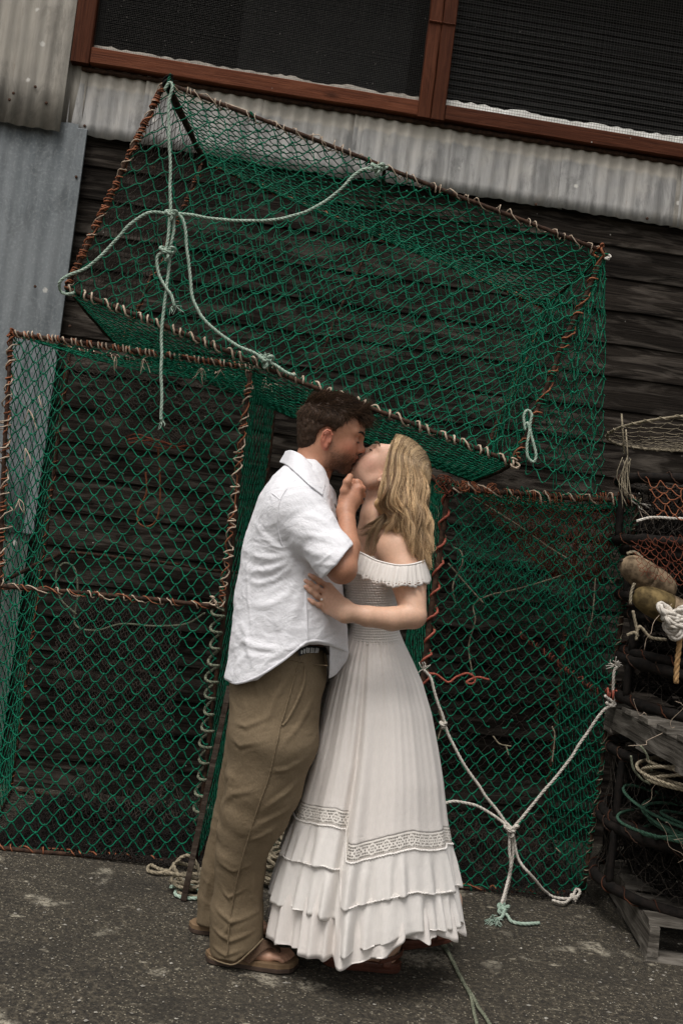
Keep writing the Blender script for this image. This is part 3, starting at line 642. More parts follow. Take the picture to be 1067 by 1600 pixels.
for pts in ([(708, 855), (720, 862), (722, 880), (712, 900), (707, 920), (712, 945)], [(738, 1055), (732, 1010), (742, 970), (740, 945), (765, 930), (800, 922), (850, 908), (880, 898)], [(700, 880), (730, 915), (755, 942)], [(735, 775), (760, 790), (800, 815), (850, 850), (885, 872)],
            [(960, 850), (955, 870), (970, 880), (958, 910), (950, 900)], [(930, 900), (925, 960), (915, 1000)]):
    rope(mb, [W(x, y, YR+.12+.1*rng.random()) for x, y in pts], .0034, k=4)
mb.build('inner_rope', M['rope_tan'], rt, stuff=True)
mb = MB()
for pts in ([(770, 1150), (780, 1162), (798, 1166)], [(862, 1135), (866, 1150), (862, 1190)], [(685, 1110), (690, 1130), (684, 1155)], [(790, 1165), (794, 1180)], [(868, 1325), (875, 1332)]): rope(mb, [W(x, y, YR-.02) for x, y in pts], .0028, k=4)
mb.build('twine_scrap', M['rope_tan'], rt, stuff=True)
lash(W(812, 990, 4.5), W(945, 1090, 4.2), rt, 'tw_red', r=.0028, pitch=.035, R=.012, irr=.8); bar(W(812, 990, 4.5), W(945, 1090, 4.2), rt, .007)
lash(W(945, 1082, YR-.02), W(961, 1086, YR-.03), rt, 'tw_red', r=.0048, pitch=.014, R=.018, k=6)

# ---- top trap, lying across the two
YT = 3.74; YTB = 4.62
TF = [W(258, 129, YT), W(944, 394, YT), W(803, 724, YT), W(104, 450, YT)]
TB = [W(319, 253, YTB), W(850, 480, YTB), W(742, 752, YTB), W(188, 545, YTB)]
tt = thing('fish_trap', 'long green netted fish trap lying tilted across the tops of the two standing ones', 'fish trap', tuple(TF[3]))
tb = trap_frame(tt, TF, TB)
net('net_panel', bil(*TF, .03, (0, 1, 0)), 25, 11, M['net_green'], tt, seed=31, r=.0027, hole=[(.43, .55, .02)])
net('net_panel', bil(TF[0], TF[1], TB[1], TB[0], .06, dd), 26, 17, M['net_green'], tt, seed=32, r=.0024)
net('net_panel', bil(TF[3], TF[2], TB[2], TB[3], .05, dd), 26, 20, M['net_green'], tt, seed=33, r=.0024)
net('net_panel', bil(TB[0], TB[1], TB[2], TB[3]), 22, 10, M['net_green'], tt, seed=34, r=.0022, wob=.3)
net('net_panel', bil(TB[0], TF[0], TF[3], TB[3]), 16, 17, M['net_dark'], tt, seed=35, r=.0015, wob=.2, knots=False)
cornr = W(946, 768, YT-.02); TFr = TF[2]+np.array([.05, -.02, -.12])
def flap(u, v):
    uu = u[..., None]; s = v[..., None]; a = TF[1]*(1-s)+TF[2]*s; b = TF[1]*(1-s)+cornr*s
    return a*(1-uu)+b*uu+np.array([0, -.05, 0])*np.sin(np.pi*uu)*s+np.array([0, 0, -.06])*np.sin(np.pi*uu)*s**2+np.array([0, .03, 0])*np.sin(uu*14)*s
net('net_flap', flap, 7, 15, M['net_green'], tt, seed=36, wob=.7, out=.03, r=.0022)
net('net_panel', bil(TF[1], TB[1], TB[2], TF[2], .05, (-1, 0, 0)), 9, 9, M['net_green'], tt, seed=37, wob=.5, out=.03)
def sag_f(u, v):
    uu = u[..., None]; s = v[..., None]; a = W(820, 470, YT+.3)*(1-s)+W(800, 700, YT+.25)*s; b = W(943, 460, YT+.05)*(1-s)+W(930, 775, YT+.05)*s
    return a*(1-uu)+b*uu+np.array([0, .06, 0])*np.sin(uu*9)
net('net_flap', sag_f, 9, 13, M['net_green'], tt, seed=38, wob=.9, out=.05, r=.0020)
def inner_f(u, v):
    uu = u[..., None]; s = v[..., None]; a = (TF[0]*.35+TB[0]*.65)*(1-uu)+(TF[1]*.4+TB[1]*.6)*uu; b = (TF[3]*.45+TB[3]*.55)*(1-uu)+(TF[2]*.45+TB[2]*.55)*uu
    return a*(1-s)+b*s+np.array([0, -.16, 0])*np.sin(np.pi*s)*np.sin(uu*4)
net('inner_net', inner_f, 24, 10, M['net_green'], tt, seed=39, wob=.8, out=.05, r=.0016, knots=False)
# inner braces
tm = TF[0]*.5+TF[1]*.5; bm = TF[3]*.5+TF[2]*.5; tbm = TB[0]*.5+TB[1]*.5
bar(W(601, 262, YT), W(585, 370, YTB), tt, .008); 
bar(tbm, TB[3]*.5+TB[2]*.5, tt, .006)
bar(TF[0]+np.array([.02, .01, -.02]), TB[0]+np.array([.02, 0, -.02]), tt, .013)
lash(TF[0], TF[3], tt, 'tw_orange', r=.0026, pitch=.016, R=.0115, irr=1.1, gap=4); lash(TF[0], TF[3], tt, 'tw_orange', r=.0034, pitch=.05, R=.013, irr=.9, gap=3); lash(TF[0], TF[3], tt, 'tw_cream', r=.0022, pitch=.07, R=.014, irr=1.0, gap=5)
lash(TF[0], TF[1], tt, 'tw_cream', r=.0022, pitch=.062, R=.0125, irr=.9, kick=1.0); lash(TF[0], TF[1], tt, 'tw_cream', r=.0018, pitch=.10, R=.013, irr=.9, kick=1.2, a1=.45)
lash(TF[3], TF[2], tt, 'tw_cream', r=.0040, pitch=.052, R=.0150, irr=.55, k=5, gap=0); lash(TF[3], TF[2], tt, 'net_green', r=.0022, pitch=.03, R=.013, irr=.6, gap=0)
lash(TF[1], TF[2], tt, 'tw_orange', r=.0036, pitch=.10, R=.014, irr=1.0, gap=2, kick=.6); lash(TF[1], TF[2], tt, 'net_green', r=.0022, pitch=.035, R=.014, irr=1.0, kick=1.0)
lash(*tb['btop'], tt, 'tw_orange', r=.0022, pitch=.03, irr=1.1, gap=6); lash(*tb['bleft'], tt, 'tw_orange', r=.0024, pitch=.035, irr=1.1, gap=6); lash(*tb['bbottom'], tt, 'net_green', r=.002, pitch=.04, irr=.8)
lash(*tb['bright'], tt, 'tw_orange', r=.0022, pitch=.05, irr=1.1, gap=4)
bunch(TF[0]+np.array([.01, -.01, 0]), tt, 'rubber', .02, .006, 22); bunch(TF[0]+np.array([.025, -.015, 0]), tt, 'net_green', .022, .002, 50)
bunch(TF[1]+np.array([-.02, -.01, 0]), tt, 'tw_orange', .022, .0042, 34); bunch(TF[1]+np.array([.012, -.01, -.02]), tt, 'rope_white', .012, .0035, 24)
bunch(TF[2], tt, 'tw_cream', .018, .0040, 40); bunch(TF[2]+np.array([.01, -.01, .03]), tt, 'tw_orange', .010, .003, 24)
for q in (.2, .465): bunch(TF[0]*(1-q)+TF[1]*q, tt, 'net_green', .013, .0022, 34)
# ---------------------------------------------------------------- ropes hanging on and lying about
def rope_thing(name, label, mat, lines, r=.0062, knots=(), frayed=(), jig=.0012, group=None, **k):
    first = np.asarray(lines[0][0]); t = thing(name, label, 'rope', tuple(first), group=group)
    for L in lines:
        mb = MB(); rope(mb, L, r, jig=jig, **k); mb.build('rope_length', M[mat], t)
    for (c, R) in knots: knot(c, t, mat, R, r)
    for c, d in frayed: ends(c, t, mat, 9, .03, .0016, dirn=d)
    return t
def knot(c, parent, mat, R, r):
    """a hand-tied knot: a rope wrapped over itself"""
    c = np.asarray(c, float); pts = [c+R*np.array([(math.sin(t)+1.1*math.sin(2*t))*.48, .40*math.sin(3*t), (math.cos(t)-1.1*math.cos(2*t))*.48]) for t in np.linspace(0, 2*math.pi, 26)]
    mb = MB(); rope(mb, pts, r); pts = [c+R*np.array([.5*math.cos(a), .5*math.sin(a), .25*a/6-.3]) for a in np.linspace(0, 11, 22)]; rope(mb, pts, r); return mb.build('knot', M[mat], parent)
def wl(Y, *p): return [W(x, y, Y+(e[0] if e else 0)) for x, y, *e in p]
yT = YT-.028
rope_thing('rope', 'pale green rope harness knotted over the left end of the top trap, tail hanging down', 'rope_green', [
    wl(yT, (258, 140), (266, 128), (270, 135), (264, 160), (264, 200), (266, 262), (267, 300), (268, 334)),
    wl(yT, (268, 334), (235, 332), (205, 350), (180, 378), (140, 415), (105, 431, -.01), (94, 442), (97, 456, .03), (110, 460), (120, 456, .04)),
    wl(yT, (268, 334), (300, 336), (345, 342), (400, 345), (450, 340), (495, 322), (530, 297), (556, 272), (572, 264), (590, 266), (606, 262, .03)),
    wl(yT, (272, 332), (284, 340), (290, 360), (292, 390), (297, 430), (303, 470), (325, 505), (365, 535), (400, 553), (430, 570), (448, 582), (462, 586)),
    wl(yT, (272, 340), (272, 365), (266, 392), (262, 440), (254, 500), (252, 560), (253, 610), (253, 657)),
    wl(yT-.01, (266, 340), (264, 365), (258, 390), (246, 400), (247, 425), (258, 448), (268, 462), (274, 478))],
    knots=[(W(268, 335, yT-.01), .022), (W(262, 394, yT-.01), .030), (W(416, 563, yT), .028), (W(590, 263, yT), .026)], frayed=[(W(253, 657, yT), (0, 0, -1)), (W(274, 478, yT), (.5, 0, -1)), (W(416, 560, yT), (.3, -.2, 1))])
rope_thing('rope', 'short pale green rope loop hanging from the lower right corner of the top trap', 'rope_green', [
    wl(yT, (820, 672), (818, 650), (823, 641), (830, 648), (828, 668), (832, 690), (837, 712), (833, 722), (825, 714), (824, 695), (827, 672), (822, 660))], r=.0055)
yR = YR-.035
rope_thing('rope', 'off-white rope bridle knotted into a Y over the front of the right trap', 'rope_white', [
    wl(yR, (662, 1045), (672, 1058), (678, 1080), (690, 1115), (700, 1148), (722, 1190), (752, 1235), (780, 1272), (796, 1294)),
    wl(yR, (964, 1042), (958, 1048), (957, 1075), (958, 1098), (940, 1112), (915, 1150), (880, 1200), (845, 1240), (815, 1278), (800, 1294)),
    wl(yR, (944, 1086), (952, 1092), (962, 1100), (956, 1104), (946, 1098)),
    wl(yR, (692, 1256), (715, 1253), (745, 1260), (775, 1277), (796, 1294)),
    wl(yR, (798, 1296), (801, 1325), (797, 1365), (790, 1395))+[G(784, 1424, .01)],
    wl(yR-.012, (796, 1300), (795, 1330), (797, 1350), (793, 1375))+[G(782, 1420, .014)],
    wl(yR, (800, 1300), (808, 1338), (830, 1368))+[G(856, 1397, .02), G(875, 1402, .02), G(896, 1402, .022), G(905, 1394, .04), G(900, 1389, .04), G(895, 1400, .02), G(882, 1411, .018), G(862, 1407, .018)]],
    r=.0062, knots=[(W(798, 1296, yR-.012), .030), (W(692, 1132, yR), .013), (G(897, 1403, .02), .016)], frayed=[(W(963, 1040, yR), (.5, -.2, .6)), (W(960, 1040, yR), (-.3, -.2, .8)), (W(662, 1046, yR), (0, -.2, 1))])
rope_thing('rope', 'short frayed mint green rope end knotted below the white bridle on the tarmac', 'rope_green', [
    [G(787, 1412, .02), G(779, 1425, .012), G(792, 1430, .01), G(800, 1440, .008), G(820, 1444, .008), G(843, 1443, .008)], [G(790, 1418, .02), G(783, 1433, .012), G(772, 1437, .012)]], r=.0068,
    knots=[(G(786, 1420, .016), .022)], frayed=[(G(770, 1438, .012), (-1, -.4, .2)), (G(772, 1436, .012), (-.8, -.8, .2)), (G(775, 1438, .012), (-.3, -1, .1))])
rope_thing('rope', 'doubled grey-green rope trailing over the tarmac behind the woman towards the viewer', 'rope_olive', [
    [G(x, y, .007) for x, y in ((684, 1466), (700, 1490), (716, 1520), (740, 1560), (760, 1592), (790, 1640))], [G(x, y, .008) for x, y in ((690, 1468), (706, 1500), (722, 1530), (736, 1558), (742, 1590), (752, 1640))]], r=.0058,
    knots=[(G(690, 1470, .012), .02)], frayed=[(G(690, 1468, .012), (1, -.4, .1)), (G(686, 1466, .012), (.5, .4, .3))])
# coils
def coil(name, label, c, R, H, turns, r, mat, squash=1.0, jit=.25, tilt=0.0, cat='rope coil', extra=()):
    """rope dropped in a heap: loops of uneven size, each tipped its own way"""
    c = np.asarray(c, float); t_ = thing(name, label, cat, tuple(c)); pts = []; nt = int(math.ceil(turns)); per = 14
    ctl = rng.normal(size=(nt+3, 7)); 
    for i in range(int(turns*per)):
        t = i/per; k = int(t); f = t-k; f = f*f*(3-2*f); q = ctl[k]*(1-f)+ctl[k+1]*f; a = t*2*math.pi
        rr = R*(1+jit*q[0]*.8); lift = H*min(1, k/max(1, nt-1)); rad2 = rr*(.75+.5*abs(math.sin(t*1.3)))
        z_ = r+lift*(.35+.65*abs(math.sin(a*.5+q[3])))+rr*.28*q[4]*math.sin(a+q[5])*(H > .03)
        pts.append(c+np.array([rad2*math.cos(a+.35*q[1])+R*.22*q[2], squash*rad2*math.sin(a)+R*.18*q[6], max(r, z_)]))
    mb = MB(); rope(mb, pts, r, step=r*1.3); mb.build('coiled_rope', M[mat], t_)
    for L in extra: mb = MB(); rope(mb, L, r); mb.build('rope_length', M[mat], t_)
    return t_
coil('rope_coil', "small tan rope coil on the tarmac by the man's far heel", G(295, 1392), .062, .075, 6, .0072, 'rope_tan', .8, extra=[[G(268, 1362, .01), G(250, 1358, .01), G(236, 1352, .01), G(232, 1360, .01), G(250, 1364, .01), G(275, 1358, .02)]])
coil('rope_coil', 'mint green rope loop lying round the small tan coil', G(298, 1398), .058, .02, 1.6, .0070, 'rope_green', .7)
coil('rope_coil', 'heap of tan rope on the tarmac seen between the couple', G(436, 1392)+np.array([0, .08, 0]), .085, .20, 16, .0075, 'rope_tan', .75, .3)
coil('rope_coil', 'green rope heap behind the tan rope between the couple', G(430, 1380)+np.array([.02, .22, 0]), .10, .36, 18, .0075, 'rope_olive', .7, .35)
rope_thing('rope', 'grey rope lying slack on the tarmac under the left trap', 'rope_olive', [
    [G(x, y, .02) for x, y in ((78, 1180), (110, 1182), (150, 1192), (200, 1215), (245, 1238), (262, 1258), (300, 1280))], [G(x, y, .02) for x, y in ((250, 1238), (262, 1226), (290, 1222), (305, 1232), (298, 1242), (262, 1243))]], r=.0055)
# leaning plank behind the man
pt, pb = W(352, 1075, 3.66), G(318, 1365, 0.0)
pt2 = np.array([pt[0]+.01, 3.72, pt[2]]); pbb = np.array([pb[0]-.03, 3.55, .0])
pl = bpy.data.objects.new('plank', None)
mb = MB(); d = pt2-pbb; L = np.linalg.norm(d); d /= L; sx = np.cross(d, [0, 1, 0]); sx /= np.linalg.norm(sx); sy = np.cross(sx, d)
V = []; n = 9
for i in range(n):
    c = pbb+d*L*i/(n-1)
    for a, b_ in ((-.5, -.5), (.5, -.5), (.5, .5), (-.5, .5)): V.append(c+sx*a*.020*(1+.02*rng.normal())+sy*b_*.022)
mb.add(V, [(i*4+j, i*4+(j+1) % 4, (i+1)*4+(j+1) % 4, (i+1)*4+j) for i in range(n-1) for j in range(4)]+[(3, 2, 1, 0), tuple((n-1)*4+j for j in range(4))])
Vn = np.concatenate(mb.V)
o = mesh_np('plank', Vn-pbb, mb.F, M['plank'], smooth=False); o.location = tuple(pbb); tag(o, "narrow weathered brown plank leaning upright behind the man's legs", 'plank')
# buoy inside the left trap
def buoy(label, c, ax, R, L, mats, name='buoy', cat='buoy'):
    c = np.asarray(c, float); ax = np.asarray(ax, float)/np.linalg.norm(ax); t = thing(name, label, cat, tuple(c)); s = np.linspace(0, 1, 17)
    prof = R*np.clip(1-np.abs(2*s-1)**3.2, .02, 1)**.5
    C = c+np.outer((s-.5)*L, ax); h = 9
    mb = MB(); tube(mb, C[:h], prof[:h], 20); mb.build('float_body', M[mats[0]], t); mb = MB(); tube(mb, C[h-1:], prof[h-1:], 20); mb.build('float_end', M[mats[1]], t)
    mb = MB(); tube(mb, [c-ax*L*.53, c+ax*L*.53], R*.12, 8); mb.build('axle', M['rubber'], t); return t
buoy('faded white and blue float buoy lying inside the left trap', G(270, 1215)+np.array([0, .28, .085]), (1, .35, -.1), .062, .20, ('buoy_white', 'buoy_blue'))

# ---------------------------------------------------------------- round pots and pallets at the right
M['rust_twine'] = simple_mat('rust_twine', (.02, .009, .006), (.09, .032, .016), 8, .9)
def crab_pot(label, c, R, H, tilt=(0, 0), netm='net_dark', rr=.016, seed=0, rust=True, group='round crab pots stacked on pallets'):
    c = np.asarray(c, float); t = thing('crab_pot', label, 'crab pot', tuple(c), group=group)
    def pt(a, z, k=1.0): return c+np.array([R*k*math.cos(a), R*k*math.sin(a), z+tilt[0]*R*k*math.cos(a)+tilt[1]*R*k*math.sin(a)])
    A = np.linspace(0, 2*math.pi, 49)
    for z_ in (0, H):
        mb = MB(); P = np.array([pt(a, z_) for a in A]); P[-1] = P[0]; tube(mb, P+smooth_rand(49, 4)*.001, rr*(1+.10*rng.normal(size=49)), 8, False); mb.build('hoop', M['rubber'], t)
        mb = MB(); T, N, B = frames(P); pts = []; s = 0
        Pd = catmull(P[:-1], .004); T, N, B = frames(Pd); a = np.cumsum(np.abs(rng.normal(1.0, .8, len(Pd)))*.18)
        tube(mb, Pd+(rr+.002)*(np.cos(a)[:, None]*N+np.sin(a)[:, None]*B), .0026, 4); mb.build('hoop_wrap', M['rust_twine'] if (rust and z_ == 0) else M['rust_bar'], t)
    for q in range(6):
        a = q*math.pi/3+.3+seed; mb = MB(); tube(mb, catmull([pt(a, 0), pt(a, H/2, 1.01), pt(a, H)], .03), rr*.75, 7); mb.build('upright', M['rubber'], t)
    def side(u, v): 
        a = u*2*math.pi; bul = 1-.06*np.sin(np.pi*v)
        return np.stack([c[0]+R*bul*np.cos(a), c[1]+R*bul*np.sin(a), c[2]+H*v+tilt[0]*R*np.cos(a)+tilt[1]*R*np.sin(a)], -1)
    net('side_net', side, 34, max(2, int(H/.07)), M[netm], t, r=.0013, seed=seed+50, wob=.5, out=.02, knots=False)
    def top(u, v):
        a = u*2*math.pi; k = .15+.85*v
        return np.stack([c[0]+R*k*np.cos(a), c[1]+R*k*np.sin(a), c[2]+H+tilt[0]*R*k*np.cos(a)+tilt[1]*R*k*np.sin(a)-.02*(1-k)], -1)
    net('top_net', top, 28, 5, M['net_dark'], t, r=.0013, seed=seed+70, wob=.5, out=.02, knots=False)
    for q_ in range(2):
        def fill(u, v, q_=q_):
            a = u*2*math.pi; k = .25+.62*v; p = np.stack([u*3+seed+q_*5, v*3, u*0+seed], -1).reshape(-1, 3); z = np.abs(noise3(p)).reshape(u.shape)*H*1.5+.02+q_*H*.35
            return np.stack([c[0]+R*k*np.cos(a), c[1]+R*k*np.sin(a), c[2]+np.minimum(z, H*.92)], -1)
        net('stuffed_net', fill, 40, 14, M['net_black'], t, r=.0030, seed=seed*3+q_+140, wob=1.2, out=.02, knots=False)
    return t
PC = np.array([1.50, 3.93, 0])
def pallet(label, c, L, Wd, ang, h=.125, n=5):
    c = np.asarray(c, float); t = thing('pallet', label, 'pallet', tuple(c)); t.rotation_euler = (0, 0, ang); 
    def pb(name, x, y, z, sx, sy, sz):
        mb = MB(); nn = 6; V = []
        for i in range(nn+1):
            xx = -sx/2+sx*i/nn; w = rng.normal(size=2)*.002
            V += [(xx, -sy/2+w[0], -sz/2), (xx, sy/2+w[1], -sz/2), (xx, sy/2+w[1]-.003, sz/2), (xx, -sy/2+w[0]+.003, sz/2)]
        F = [(i*4+j, (i+1)*4+j, (i+1)*4+(j+1) % 4, i*4+(j+1) % 4) for i in range(nn) for j in range(4)]+[(0, 1, 2, 3), tuple(nn*4+j for j in range(4))[::-1]]
        me = bpy.data.meshes.new(name); me.from_pydata(V, [], F); me.materials.append(M['grey_wood']); o = bpy.data.objects.new(name, me); COL.objects.link(o); o.parent = t; o.location = (x, y, z); return o
    for k in range(3):
        o = pb('stringer', -L/2+.02+k*(L-.04)/2, 0, h/2, Wd, .038, h-.036); o.rotation_euler = (0, 0, math.pi/2)
    for k in range(n): pb('deck_board', 0, -Wd/2+.06+k*(Wd-.12)/(n-1), h-.008, L, .10+.01*rng.normal(), .018)
    for k in (0, 1, 2): pb('bottom_board', 0, -Wd/2+.05+k*(Wd-.10)/2, .009, L, .09, .018)
    return t
gp = G(1018, 1505)
pallet('weathered grey pallet on the ground at the bottom right under the pot stack', (gp[0]+.51, gp[1]+.42, 0), 1.0, .90, R_(-4), .14)
pots = [('lowest crab pot of the stack, resting on the ground pallet', .15, .22, (0, 0), 1.0), ('second lowest crab pot of the stack, just under the middle pallet, rope coils inside', .40, .25, (.02, 0), 1.0),
        ('crab pot resting directly on the middle pallet', .84, .15, (-.03, .03), 1.0), ('crab pot of the stack holding the dull yellow buoy', 1.04, .15, (.03, .01), .97), ('crab pot of the stack just above the tan buoy', 1.24, .18, (-.02, .02), .95), ('uppermost black-hooped crab pot with the torn scrap of orange net', 1.47, .24, (.01, 0), .93)]
for i, (lab, z_, H, tl, k) in enumerate(pots): crab_pot(lab, PC+np.array([.0+.012*(i % 2)+(.05, .05, .09, .08, .05, -.02)[i], .01*i, z_]), (.39 if i < 2 else .42)*k, H, tl, seed=i, rr=.020, netm='net_dark')
pallet('grey splintered pallet sandwiched in the middle of the pot stack', (1.70, 3.66, .70), 1.05, .84, R_(3), .12)
# bare wire hoop pot on top
tp = thing('crab_pot', 'light bare wire crab pot hoop lying tilted on top of the stack', 'crab pot', (1.49, 3.82, 1.74))
c0 = W(1118, 678, 3.82); A = np.linspace(0, 2*math.pi, 61)
P = np.array([c0+np.array([.405*math.cos(a), .40*math.sin(a), .045*math.cos(a+.4)-.01*math.sin(a)]) for a in A]); P[-1] = P[0]
mb = MB(); tube(mb, P, .0048, 7, False); mb.build('hoop', M['rope_tan'], tp); mb = MB(); pp = catmull(P[:-1], .006); T, N, B = frames(pp); a = np.arange(len(pp))*.6; tube(mb, pp+.0065*(np.cos(a)[:, None]*N+np.sin(a)[:, None]*B), .0018, 4); mb.build('hoop_wrap', M['rope_tan'], tp)
def toph(u, v):
    a = u*2*math.pi; k = .1+.9*v
    return np.stack([c0[0]+.405*k*np.cos(a), c0[1]+.40*k*np.sin(a), c0[2]+.045*k*np.cos(a+.4)-.05*(1-k**2)], -1)
net('top_net', toph, 22, 6, M['rope_tan'], tp, r=.0010, seed=91, wob=.5, out=.01, knots=False)
for q in range(6):
    a = q*math.pi/3+.2; mb = MB(); tube(mb, [c0+np.array([.4*math.cos(a), .4*math.sin(a), .02]), c0+np.array([.37*math.cos(a), .37*math.sin(a), -.13])], .0035, 5); mb.build('wire_leg', M['rope_tan'], tp)
# torn orange net draped in the upper pot
def onet(u, v):
    uu = u[..., None]; s = v[..., None]; return W(1008, 745, 3.52)*(1-uu)*(1-s)+W(1100, 768, 3.50)*uu*(1-s)+W(1025, 805, 3.53)*(1-uu)*s+W(1110, 820, 3.50)*uu*s
o = net('torn_net', onet, 4, 3, M['tw_orange'], None, r=.0022, seed=92, wob=.5, out=.01, knots=False); tag(o, 'torn scrap of orange net on the upper crab pot', 'net')
def onet2(u, v):
    uu = u[..., None]; s = v[..., None]; return W(985, 845, 3.55)*(1-uu)*(1-s)+W(1100, 830, 3.50)*uu*(1-s)+W(1000, 900, 3.55)*(1-uu)*s+W(1110, 925, 3.50)*uu*s
o = net('torn_net', onet2, 9, 6, M['net_red'], None, r=.0012, seed=93, wob=.9, out=.02, knots=False); tag(o, 'tangle of rusty red net over the tan buoy', 'net')
buoy('tan bullet-shaped buoy under the tangle of rusty red net', W(1012, 903, 3.62), (1, .2, -.45), .055, .24, ('buoy_tan', 'buoy_tan'))
buoy('dull yellow buoy lying just below the tan one beside the thick white knot', W(1040, 950, 3.60), (1, .2, -.3), .055, .28, ('buoy_yellow', 'buoy_tan'))
rope_thing('rope', 'white rope running level across the right side of the pot stack', 'rope_white', [wl(3.52, (994, 813), (1010, 809), (1040, 809), (1075, 811), (1120, 815))], r=.0052)
rope_thing('rope', 'tan rope hooping out from the right edge of the right trap', 'rope_tan', [wl(3.62, (978, 865), (990, 862), (1002, 872), (1006, 885)), wl(3.55, (991, 912), (986, 925), (985, 945)), wl(3.5, (988, 955), (994, 985), (993, 1000), (998, 978), (1015, 995), (1040, 1000)), wl(3.5, (978, 992), (990, 988), (996, 995))], r=.0058)
t_ = thing('rope', 'thick off-white rope tied in a fist-sized knot at the right edge of the photo', 'rope', tuple(W(1052, 965, 3.42)))
knot(W(1050, 962, 3.42), t_, 'rope_white', .055, .013); knot(W(1056, 975, 3.41), t_, 'rope_white', .048, .012); 
rope_thing('rope', 'orange-tan rope hanging straight down below the thick white knot', 'rope_orange', [wl(3.43, (1062, 985), (1061, 1005), (1057, 1040), (1055, 1068))], r=.0098)
for k, (a_, b_, mt, Y) in enumerate((((1040, 1205), .13, 'rope_tan', 3.62), ((1050, 1300), .16, 'rope_dkgreen', 3.66))):
    coil('rope_coil', ('tan rope coil stuffed inside the crab pot under the middle pallet', 'dark green rope coil inside the lowest crab pot')[k], W(a_[0]+60, a_[1], Y)-np.array([0, 0, .05]), .20, .11, 9, .0062, mt, .8, .22, tilt=-.1)
rope_thing('rope', 'thin olive rope sagging down the left side of the pot stack', 'rope_olive', [wl(3.55, (984, 1180), (988, 1200), (1000, 1215), (1015, 1224)), wl(3.56, (1000, 1165), (1010, 1180), (1018, 1205))], r=.0045)
mb = MB()
for _ in range(8):
    x, y = rng.uniform(985, 1065), rng.uniform(880, 1330); a = W(x, y, 3.40+.08*rng.random()); pts = [a]
    for q in range(4): pts.append(pts[-1]+np.array([rng.normal()*.03, rng.normal()*.012, -.03+rng.normal()*.02]))
    tube(mb, catmull(pts, .012), .0009, 3)
o = mb.build('loose_twine', M['tw_cream']); o['kind'] = 'stuff'; tag(o, 'loose broken strands of pale twine hanging off the pot stack', 'twine')
mb = MB()
for _ in range(10):
    a = W(rng.uniform(968, 986), 715+rng.uniform(-4, 8), 3.72+.03*rng.random()); b_ = W(rng.uniform(972, 988), 782+rng.uniform(-12, 14), 3.72); tube(mb, catmull([a, (a+b_)/2+rng.normal(size=3)*.012, b_], .02), .0018, 4)
o = mb.build('loose_twine', M['rope_tan']); o['kind'] = 'stuff'; tag(o, 'hank of frayed grey twine hanging from the upper hoop of the pot stack', 'twine')
